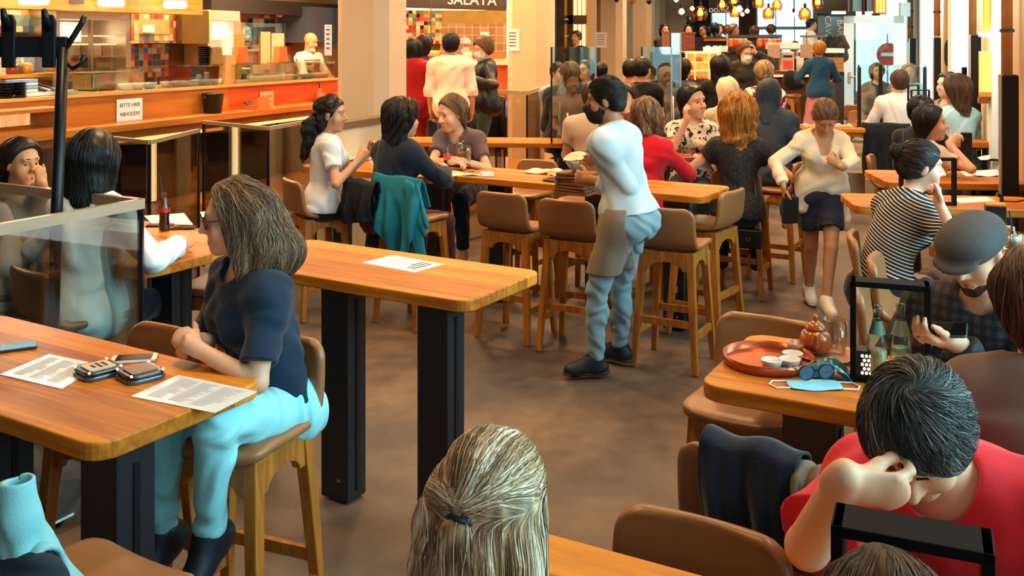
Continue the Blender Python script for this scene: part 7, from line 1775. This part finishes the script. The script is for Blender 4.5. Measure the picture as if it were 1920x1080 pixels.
p = simple('person with long black hair and a floral white blouse, hand raised to the ear', 1300, 208, 9.1, (-.3, -.95), printed('#d9d2c8', '#1d1d22', 26, .56), 'black', L=.26, look=(.55, -.83), roll=6, pitch=2, lvl=2, hs=1.2, k=1.08, vox=.0085, sleeve=.7, g=.018, skin='#dfae90', name='blouse', n=300, arms={'R': dict(wp=(1287, 226, 8.85), fdw=(-.1, .1, 1), pnw=(1, .3, 0), curl=[.3, .45, .6, .7], hintw=(-.4, -.3, -1)), 'L': dict(wp=(1325, 275, 8.8), curl=.4)}, hkw=dict(side=2, front=.02))
p = simple('person with golden curls and a black lace top on a bar stool', 1384, 222, 7.8, (.25, .97), printed('#0e0c0d', '#2c2422', 60, .55), 'gold', L=.17, hs=1.15, k=1.05, vox=.0075, sleeve=.4, lean=5, n=900, legsc=BLK, skin='#d9a07c', name='lace_top', arms={'L': dict(t=(-.32, .3, 1.06)), 'R': dict(t=(.3, .3, 1.04))}, hkw=dict(t=.034, fy=.05, wr=(.012, 50, 6), jitter=.1, lift=.014, shrink=1.7, side=2, r0=.0014, wave=.8, wl=.07, steps=14))
p = place('person in a cream headscarf, seen from behind beyond the golden curls', 1364, 172, 10.0, (.1, .99), lean=8, k=1.05, hs=1.12, vox=.01, lvl=1, skin=S2, arms=LAP); F_ = p.f; p.top(fabric('#b7a48c'), sleeve=1.9, g=.024); p.trousers(DARKJ)
p.part('headscarf', [(Ell(F_.H(0, -.015, .03), V3(.1, .122, .108) * F_.hs, F_.HM), .03), (Cap(F_.H(0, -.05, -.04), F_.P3 + V3(0, -.06, -.12), .1, .12), .06), (Cap(F_.P3 + V3(-.05, -.09, -.05), F_.P3 + V3(-.09, -.12, -.3), .07, .06), .05)], mat('#d6c4a6', rough=.85, bump=.3, bscale=30), subs=[(Ell(F_.H(0, .1, -.02), (.06, .07, .09), F_.HM), .02)], wr=(.009, 34, 3))
p = place('person in a bulky navy hooded jacket, hood down the back, beside the golden curls', 1442, 178, 9.0, (.35, .93), lean=14, bend=8, k=1.05, hs=1.15, vox=.009, lvl=1, skin=S2, arms=LAP); F_ = p.f; NV = mat('#13243a', rough=.6, bump=.3, bscale=14)
p.top(NV, sleeve=1.9, g=.045, wr=(.014, 22, 4), name='jacket', hem=-.12); p.trousers(BLK)
p.part('hood', [(Ell(F_.H(0, -.02, .02), V3(.1, .115, .115) * F_.hs, F_.HM), .03), (Cap(F_.H(0, -.06, -.05), F_.P3 + V3(0, -.07, -.06), .09, .11), .05)], NV, subs=[(Ell(F_.H(0, .1, -.02), (.062, .08, .09), F_.HM), .02)], wr=(.006, 34, 3))
p = simple('person in a red floral blouse with blonde ponytail, below the standing woman', 1432, 138, 11.2, (.05, 1), printed('#7d1620', '#e9dcd2', 16, .52), 'blonde', hairkind='short', hs=1.1, k=1.05, g=.03, arms=LAP, name='blouse', hkw=dict(nape=-.12, t=.014)); F_ = p.f
p.part('ponytail', [(Cap(F_.H(0, -.1, .03), F_.H(0, -.13, -.05), .03, .04), .02), (Cap(F_.H(0, -.13, -.05), F_.H(0, -.12, 0) + V3(0, 0, -.22), .04, .02), .02)], HAIR['blonde'], wr=(.005, 60, 2))
p = simple('person standing in a dark olive jumper and white mask, one hand in her hair', 1399, 98, 12.9, (.05, -1), '#2c261e', 'lightbrown', L=.2, stand=True, z0=STEP, look=(.15, -1), pitch=22, lvl=2, vox=.01, hs=1.15, g=.03, mask='#e9e4de', skin=S1, name='jumper', arms={'L': dict(wp=(1416, 98, 12.8), fdw=(-.3, 0, 1), curl=.5, hintw=(.9, -.2, -.6)), 'R': dict(t=(.2, .2, 1.0))})
simple('person with very long dark hair seated before the glowing cake case', 1350, 112, 12.3, (.1, 1), '#1a1412', 'black', L=.42, hs=1.1, k=1.05, arms=LAP, hkw=dict(t=.02, fy=0, shrink=1.3))
simple('person in a denim jacket with dark hair left of the glowing cake case', 1281, 117, 12.4, (.7, .7), '#34465e', 'dark', L=.2, arms=LAP, hs=1.05, g=.025, name='jacket')
simple('person in a red tee with dark hair at the mirrored divider', 1184, 116, 11.9, (.6, .8), '#c4202c', 'black', hairkind='short', fem=False, sleeve=.6, arms=LAP, hs=1.05)
simple('person in a black tee with dark hair, right beside the red tee', 1205, 117, 11.4, (.55, .83), '#100e10', 'black', hairkind='short', fem=False, sleeve=.6, arms=LAP, k=1.04, hs=1.08)
simple('person in a big dark jacket behind the tall clear divider', 1070, 138, 10.8, (.2, .97), '#17151c', 'ashbrown', L=.12, arms=LAP, bulk=1.2, k=1.1, g=.06, name='jacket')
simple('person in a brown felt hat and pale blue shirt by the clear divider', 1047, 136, 11.8, (.5, -.8), '#7f9db5', 'brown', hairkind='short', fem=False, arms=LAP)
p = bpy.data.objects[-1] if False else None
simple('person with black hair behind the jacketed guest, at the divider\'s right part', 1098, 131, 12.0, (-.6, -.6), '#15141a', 'black', L=.12, arms=LAP)
simple('person, a small dark head just left of the waiter\'s crown', 1127, 134, 12.6, (.2, .97), '#1a181c', 'black', hairkind='short', arms=LAP)
# ---- queue and kitchen
u_ = kpx(583, 1.15); q_ = KP(u_, 1.15)
p = place('person cooking: bald, white shirt, olive apron and a white mask under the chin', 583, 78, q_[1], (.8, -.55), stand=True, z0=STEP, pitch=16, look=(.9, -.45), fem=False, k=1.0, hs=1.08, vox=.0085, skin='#d99c66', hairc='#8a6a4a', arms={'R': dict(t=(.12, .35, 1.05)), 'L': dict(t=(-.12, .38, 1.08))}); F_ = p.f
p.top(fabric('#ecdcc0'), sleeve=1.2, hem=-.1, wr=(.009, 30, 2)); p.trousers(BLK)
p.part('apron', F_.torso(.026) + [(Cap(F_.P0, F_.P0 - V3(0, 0, .3), .17, .17, flat=((0, 1, 0), .8)), .05)], mat('#6e5d3c', rough=.85), cuts=[(F_.P2 + V3(0, .0, .0), V3(0, -1, 0)), (F_.P2 + V3(0, 0, .06), UP)], h=.01); obj('neck_strap', tube([F_.P2 + V3(-.07, .12, .05), F_.P3 + V3(-.06, .03, .05), F_.P3 + V3(0, -.06, .06), F_.P3 + V3(.06, .03, .05), F_.P2 + V3(.07, .12, .05)], .008, 6), mat('#6e5d3c'), p.root)
p.part('chin_mask', [(Ell(F_.H(0, .055, -.1), (.05, .045, .035), F_.HM), .01)], PAPER, h=.007)
p = simple('person serving salad in a white cap and mask behind the queue', 871, 86, 14.9, (.4, -.9), '#efe3cf', None, hairkind='', stand=True, z0=STEP, vox=.011, lvl=2, mask='#f0e8dc', pitch=10, fem=False); F_ = p.f; p.part('cap', [(Ell(F_.H(0, -.01, .05), V3(.095, .11, .085), F_.HM), .02)], WHITE, cuts=[(F_.H(0, 0, .045), -F_.HM[:, 2])])
simple('person in a pale pink shirt with black hair queueing, back to the camera', 846, 84, 11.2, (.05, 1), '#f2cdb4', 'black', hairkind='short', stand=True, z0=STEP, fem=False, sleeve=1.25, hem=-.16, g=.03, bulk=1.06, n=300, legsc=fabric('#3a4658'), name='shirt', k=1.0, hs=1.1)
p = simple('person in a black leather jacket and grey mask, queueing in profile', 905, 92, 11.5, (-.9, -.2), mat('#0d0c0c', rough=.45, bump=.5, bscale=18, spec=.4), 'lightbrown', hairkind='short', stand=True, z0=STEP, look=(-.85, -.5), pitch=16, lvl=2, vox=.009, g=.032, hem=-.14, mask='#c9c3bd', skin=S1, name='jacket', hs=1.1, n=400, legsc=fabric('#3a4636'), arms={'R': dict(wp=(884, 148, 11.4), curl=.6), 'L': dict(wp=(886, 150, 11.2), curl=.6)}, hkw=dict(t=.016, nape=-.07))
pp = ptd(879, 143, 11.3); t = thing('paper_cup', 'orange paper cup held by the guest in the leather jacket', 'cup', (pp[0], pp[1], pp[2] - .05)); obj('cup', lathe([(.03, 0), (.04, .1), (.036, .1), (0, .02)], 14), mat('#e0793c', rough=.5), t); obj('lid', lathe([(.042, .1), (.042, .112), (0, .114)], 14), mat('#2a1a14', rough=.4), t)
simple('person in a dark red coat with dark hair, half behind the first pillar', 776, 92, 11.6, (.2, .98), '#8e0f14', 'black', L=.14, stand=True, z0=STEP, g=.04, hem=-.5 if False else -.14, name='coat', legsc=fabric('#7d1016'))
simple('person with long brown-black hair between the red coat and the pink shirt', 797, 84, 12.2, (.4, .9), '#5a1416', 'dark', L=.2, stand=True, z0=STEP)
simple('person with a short beard and dark jacket beyond the second pillar', 1080, 70, 18.2, (-.7, -.7), '#1a1614', 'brown', hairkind='short', stand=True, z0=STEP, fem=False, vox=.013, skin=S2)
# ---- window side
simple('person in a pale shirt with brown hair at the far window tables', 1686, 154, 12.1, (.1, .99), '#d9cdc4', 'brown', hairkind='short', fem=False, k=1.06, hs=1.15, g=.03, bulk=1.05, n=300, arms=TABLEARMS, legsc=BLK)
simple('person in a grey jacket facing the camera through the white glass door', 1645, 134, 14.2, (-.1, -1), '#4a444a', 'dark', L=.12, lvl=2, vox=.012, arms=LAP, skin=S1)
simple('person with blond hair and light blue top behind the pale shirt', 1705, 136, 13.6, (-.3, -.9), '#a9d4dc', 'blonde', L=.14, arms=LAP, vox=.012)
simple('person with dark hair in a grey top turning left by the far black panel', 1774, 160, 9.7, (-.85, -.3), '#8d8288', 'brown', L=.1, lvl=2, look=(-.9, -.4), arms=LAP, skin='#e3bda6', vox=.009)
simple('person in a light blue blouse with long brown hair, by the window', 1792, 170, 9.1, (-.2, .98), '#a8d3da', 'brown', L=.2, hs=1.12, arms=LAP, name='blouse', g=.026, n=500, hkw=dict(t=.02, fy=.04, shrink=1.3))
simple('person in black with short dark hair, beyond the clasped hands', 1731, 212, 8.6, (.7, .5), '#14151b', 'black', hairkind='short', fem=False, look=(.9, .1), arms=LAP, n=300, hs=1.1)
p = simple('person with straight black hair and a beige top, hands clasped over the window table', 1746, 246, 7.8, (.85, .2), '#c9b7a8', 'black', L=.2, lvl=2, vox=.008, look=(.97, -.2), hs=1.12, k=.98, lean=14, sleeve=.6, skin='#e0b096', n=500, arms={'R': dict(wp=(1782, 272, 7.6), fdw=(.5, 0, .6), curl=.8, hintw=(0, -.4, -1)), 'L': dict(wp=(1786, 274, 7.75), fdw=(.4, 0, .7), curl=.8, hintw=(0, 0, -1))}, hkw=dict(front=-.02))
# ---- bar
p = place('person in a blue shirt and pink skirt standing at the bar', 1536, 93, 15.0, (.1, 1), stand=True, z0=STEP, vox=.011, lvl=1, skin=S2, hs=1.1, arms={'L': dict(t=(-.25, .28, 1.05)), 'R': dict(t=(.24, .25, 1.0))}); F_ = p.f; p.top(fabric('#1d4460'), sleeve=1.3, hem=-.08, g=.03); p.short(HAIR['gold'], t=.01, nape=-.06)
p.part('skirt', [(Cap(F_.P0 + V3(0, 0, .12), F_.P0 + V3(0, 0, -.62), .15, .27, flat=((0, 1, 0), .75)), .03)], mat('#b0707a', rough=.9, bump=.3, bscale=20), cuts=[(F_.P0 + V3(0, 0, .12), UP), (F_.P0 + V3(0, 0, -.62), -UP)], wr=(.01, 24, 2))
simple('person tending the bar in black with a pale mask', 1491, 90, 17.0, (-.1, -1), '#121116', 'black', hairkind='short', stand=True, z0=STEP, vox=.013, lvl=2, mask='#c9d2d6', fem=False)
simple('person in a pale shirt walking along the gallery by the far wall', 1522, 46, 20.2, (.9, -.2), '#d9cdb8', 'black', hairkind='short', stand=True, z0=.78, vox=.014, fem=False, k=.95)
for gi, (px, py, hm, tc, L_, lab, fc_) in enumerate(((1246, 56, 'dark', '#3a2a24', .2, 'dark-haired person on the gallery nearest the left pillar', (.3, -.9)), (1291, 57, 'black', '#1d1a1c', .25, 'person in a dark top looking down, second on the gallery', (-.1, -1)), (1319, 57, 'black', '#17151a', .1, 'pale-faced person with black hair, third on the gallery', (-.8, -.5)), (1340, 54, 'black', '#17151a', .12, 'dark figure before the bright window, fourth on the gallery', (.2, .9)), (1349, 56, 'brown', '#2a1d1c', .08, 'person in a pale scarf, fifth on the gallery', (-.3, -.9)), (1364, 57, 'lightbrown', '#6a5040', .15, 'person with light brown hair, sixth on the gallery', (.2, .9)), (1377, 56, 'lightbrown', '#8a6a54', .05, 'person with cropped hair, seventh on the gallery', (.8, -.4)), (1414, 59, 'brown', '#4a3a34', .25, 'person with long brown hair before the brick strip', (.1, 1)), (1445, 56, 'brown', '#a5917c', .04, 'person with a cropped head before the wide window', (0, 1)))):
    simple(lab.replace('dark-haired person', 'person with dark hair').replace('dark figure', 'person, dark,'), px, py, 19.9 + (gi % 3) * .75, fc_, tc, hm, L=L_, vox=.016, z0=.6, hz=.9, arms=LAP, n=0)

# ------------------------------------------------------------------ cloth hung on stools
def drape(name, label, cat, xy, face, m, w=.42, bottom=lambda u: .7, front=.86, seed=0, u0=0, fold=.016, th=.006, top=1.035, taper=.0, rise=0, n=(40, 34)):
    """a garment laid over a stool's backrest: short inside, long outside, with folds"""
    rs = np.random.default_rng(seed); ph = rs.uniform(0, 6, 8); u = np.linspace(-1, 1, n[1]); v = np.linspace(0, 1, n[0])
    P = np.zeros((n[0], n[1], 3))
    for j, uu in enumerate(u):
        zb = bottom(uu); pth = np.array([(-.165, front), (-.185, .96), (-.2, top), (-.235, top + .012 + rise), (-.262, top - .01), (-.285, .93), (-.29, zb + (.93 - zb) * .5), (-.275, zb)])
        s = np.concatenate([[0], np.cumsum(np.linalg.norm(np.diff(pth, axis=0), axis=1))]); s /= s[-1]
        y = np.interp(v, s, pth[:, 0]); z = np.interp(v, s, pth[:, 1])
        out = np.clip((v - .45) / .4, 0, 1)
        P[:, j, 0] = u0 + uu * w / 2 * (1 - taper * out) + .01 * np.sin(9 * v + ph[0])
        P[:, j, 1] = y - out * fold * (np.sin(uu * 6 + ph[1] + 2.5 * v) + .6 * np.sin(uu * 13 + ph[2] - 2 * v)) - .004
        P[:, j, 2] = z + .008 * np.sin(uu * 5 + ph[3]) * np.sin(v * PI)
    t = thing(name, label, cat, (*xy, 0), face_rz(face)); solid_sheet('cloth', P, th, m, t); return t
sx = (.71, 2.63); f_ = Q_ + E_ * .06
t = drape('jacket', 'navy jacket hung over the back of the bar stool beside the copper tray table', 'jacket', sx, f_, mat('#131c2b', rough=.85, var=.15, scale=8, bump=.4, bscale=120, sheen=.2), w=.25, u0=.02, bottom=lambda u: .79 + .02 * u, front=.9, seed=4, fold=.012, th=.008, taper=.05, top=1.06)
t = drape('jacket', 'beige lining of a second garment showing beside the navy jacket', 'jacket', sx, f_, mat('#7a6a58', rough=.9), w=.07, u0=.165, bottom=lambda u: .9, front=.92, seed=9, fold=.02, th=.02, top=1.02)
sj = (-.72, 7.2); fj = Q_ + E_ * .1; DEN = mat('#147a8e', rough=.85, var=.22, scale=7, bump=.4, bscale=260)
t = drape('denim_jacket', 'teal denim jacket hanging over the bar stool of the navy sweater', 'jacket', sj, fj, DEN, w=.46, u0=.08, bottom=lambda u: .6 - .14 * math.sin(3.2 * u + .9), front=.88, seed=2, fold=.05, th=.012, rise=.05)
o, _ = blob('sleeve', [(Cap((.22, -.27, 1.0), (.27, -.275, .78), .07, .09, flat=((0, 1, 0), .35)), .02), (Cap((.27, -.275, .78), (.3, -.27, .54), .09, .075, flat=((0, 1, 0), .35)), .02)], .008, DEN, t, wr=(.012, 36, 3))
t = drape('denim_jacket', 'black denim jacket over the stool, left of the teal jacket', 'jacket', (-.88, 7.22), Q_ + E_ * .25, mat('#15191d', rough=.85, var=.3, scale=12, bump=.4, bscale=260), w=.36, u0=-.05, bottom=lambda u: .74 + .03 * u, front=.9, seed=6, fold=.02, th=.014)
t = drape('cloth', 'black cloth hanging over the chair of the man in the pale shirt', 'cloth', (4.62, 12.2), Q_ * .9 - E_ * .2, BLK, w=.55, bottom=lambda u: .42, front=.9, seed=7, fold=.03)
# pale denim jacket with an upright sleeve in the near corner
PD_ = mat('#7fb9bf', rough=.85, var=.12, scale=7, bump=.4, bscale=260)
sn = (-1.0, 2.28)
t = drape('denim_jacket', 'pale blue denim jacket over the stool in the near corner, sleeve sticking up', 'jacket', sn, Q_, PD_, w=.46, bottom=lambda u: .5, front=.85, seed=11, fold=.025, th=.014)
la = lambda px, py, Y: w2l(sn, Q_, ptd(px, py, Y))
a_, b_, c_, e_ = la(35, 905, 1.98), la(40, 970, 1.98), la(50, 1040, 2.0), la(110, 1130, 2.05)
o, _ = blob('sleeve', [(Cap(a_, b_, .033, .034), .01), (Cap(b_, c_, .034, .048), .02), (Cap(c_, e_, .05, .06), .02)], .004, PD_, t, wr=(.006, 60, 3), subs=[(Cap(a_ + (a_ - b_) * .6, a_ + (b_ - a_) * .2, .023), .004)], cuts=[(a_ + (a_ - b_) * .1, a_ - b_)])
o2, _ = blob('collar', [(Cap(la(0, 1020, 2.02), la(85, 1075, 1.95), .035, .03), .02), (Cap(la(-60, 1040, 2.05), la(60, 1120, 1.95), .06, .07), .03)], .006, mat('#16222e', rough=.85, bump=.3, bscale=200), t, wr=(.006, 50, 4))
# black bag hanging from a stool, red card at the stool, dark bag on the bench
pp = ptd(1404, 447, 7.6); t = thing('handbag', 'black quilted handbag hanging beside the stool under the black lace top', 'bag', pp, R(-20)); obj('bag_body', box((0, 0, 0), (.2, .06, .15)), mat('#0b0b0d', rough=.4), t, bevel=.015); obj('chain', tube([(-.08, 0, .07), (-.05, 0, .3), (.04, .02, .42), (.08, 0, .07)], .006, 6), STEEL_D, t); obj('clasp', tube([(math.cos(a) * .016, -.035, math.sin(a) * .012) for a in np.linspace(0, 2 * PI, 12, endpoint=False)], .003, 5, True), STEEL, t)
pp = ptd(1427, 386, 7.9); t = thing('red_tag', 'small bright red pouch dangling above the black handbag', 'pouch', pp); obj('pouch', box((0, 0, 0), (.05, .02, .035)), mat('#d8202a', rough=.5), t, bevel=.006); obj('cord', tube([(0, 0, .015), (-.03, 0, .1)], .003, 5), BLK, t)
pp = ptd(1483, 150, 15.65); o, _ = blob('backpack', [(Ell((0, 0, 0), (.13, .1, .16)), .03), (Ell((.12, 0, -.08), (.12, .1, .08)), .05)], .014, BLK, None, wr=(.012, 24, 2)); o.location = pp; tag(o, 'slumped black backpack on a stool at the back bar', 'bag')
tumbler((*ptd(1479, 178, 11.9)[:2], 1.0), 'round glass of pale foam in front of the slumped backpack', .05, .12, liquid=mat('#e6d9c0', rough=.5))
# ------------------------------------------------------------------ camera and light
cd = bpy.data.cameras.new('camera'); cam = bpy.data.objects.new('camera', cd); COL.objects.link(cam)
cd.sensor_width = 36; cd.lens = F / 1920 * 36; cam.location = (0, 0, H); cam.rotation_euler = (PI / 2, 0, 0)
cd.shift_y = -(540 - HY) / 1920; cd.clip_start = .05; cd.clip_end = 200
SC.camera = cam
w = bpy.data.worlds.new('sky'); SC.world = w; w.use_nodes = True; nt = w.node_tree; bg = nt.nodes['Background']
bg.inputs[0].default_value = (.66, .92, 1, 1); bg.inputs[1].default_value = 3.0
def area(name, loc, aim, sx, sy, e, col, spread=180):
    l = bpy.data.lights.new(name, 'AREA'); l.shape = 'RECTANGLE'; l.size, l.size_y = sx, sy; l.energy = e; l.color = col; l.spread = R(spread)
    o = bpy.data.objects.new(name, l); COL.objects.link(o); o.location = loc
    o.rotation_euler = (Vector(aim) - Vector(loc)).to_track_quat('-Z', 'Y').to_euler(); return o
WARM, COOL = (1, .62, .3), (.5, .87, 1)
# daylight through the near windows on the right
area('window_daylight', (3.6, 1.6, 2.9), (-1.5, 3.2, .6), 3.0, 2.6, 270, COOL)
area('window_daylight', (4.2, 4.6, 3.0), (0, 6.5, .8), 2.2, 2.6, 190, COOL)
area('window_daylight', (5.2, 9.8, 3.1), (1.0, 9.5, .8), 1.6, 2.4, 150, COOL)
area('window_daylight', (6.7, 14.8, 3.1), (2.0, 14.5, .8), 1.6, 2.4, 90, COOL)
area('front_fill', (.3, -2.6, 3.0), (0, 4, .9), 4, 2, 45, (.86, .95, 1))  # added fill lamp behind the camera, no opening there
for y0, y1, e in ((7.3, 8.5, 14), (9.4, 11.1, 26), (14.6, 16.7, 60)):
    p, q = WP(y0, -.25), WP(y1, -.1); area('window_daylight', (*p, 2.9 if y0 < 9 else 2.95), (*q, 1.7), .35, .5, e, (.6, .93, 1), 120)  # small lamps added on the room side to brighten the window reveals
# warm ceiling spots
for i, (x, y, e) in enumerate(((-1.2, 3.6, 45), (1.6, 3.4, 40), (-1.5, 6.6, 70), (1.0, 6.6, 55), (3.0, 7.0, 40), (-.6, 10.0, 100), (2.2, 10.2, 100), (4.5, 12, 70), (2.4, 14.5, 150), (4.8, 16.0, 110), (3.6, 19.5, 160), (.6, 12.6, 110), (-1.0, 13.5, 120))):
    area('ceiling_lamp', (x, y, 4.6), (x, y, 0), .5, .5, e, WARM, 150)
# kitchen and salad bar lamps
for u, e in ((-2.6, 75), (-.4, 85), (1.6, 85), (3.6, 85)):
    p = KP(u, .9); area('kitchen_lamp', (p[0], p[1], 3.4), (p[0], p[1], 0), 1.2, .3, e, (1, .8, .54), 170)
p = KP(.0, -1.2); area('kitchen_lamp', (p[0], p[1], 4.4), (*KP(.2, .4), 1.6), 1.5, .3, 80, (1, .66, .32))
area('salad_lamp', (-.6, 14.2, 3.2), (-.6, 14.8, 1.2), 1.6, .3, 120, (1, .7, .38))
sl = bpy.data.lights.new('sun', 'SUN'); sl.energy = 2.2; sl.angle = R(3); so = bpy.data.objects.new('sun', sl); COL.objects.link(so); so.rotation_euler = Vector((.3, .75, -.6)).to_track_quat('-Z', 'Y').to_euler()
SC.view_settings.view_transform = 'Standard'; SC.view_settings.look = 'None'; SC.view_settings.gamma = 1; SC.view_settings.use_curve_mapping = False
SC.view_settings.exposure = .15
SC.cycles.use_denoising = True
SC.cycles.max_bounces = 8; SC.cycles.diffuse_bounces = 3; SC.cycles.glossy_bounces = 3; SC.cycles.transmission_bounces = 6; SC.cycles.transparent_max_bounces = 16
SC.cycles.caustics_reflective = False; SC.cycles.caustics_refractive = False; SC.cycles.sample_clamp_indirect = 6
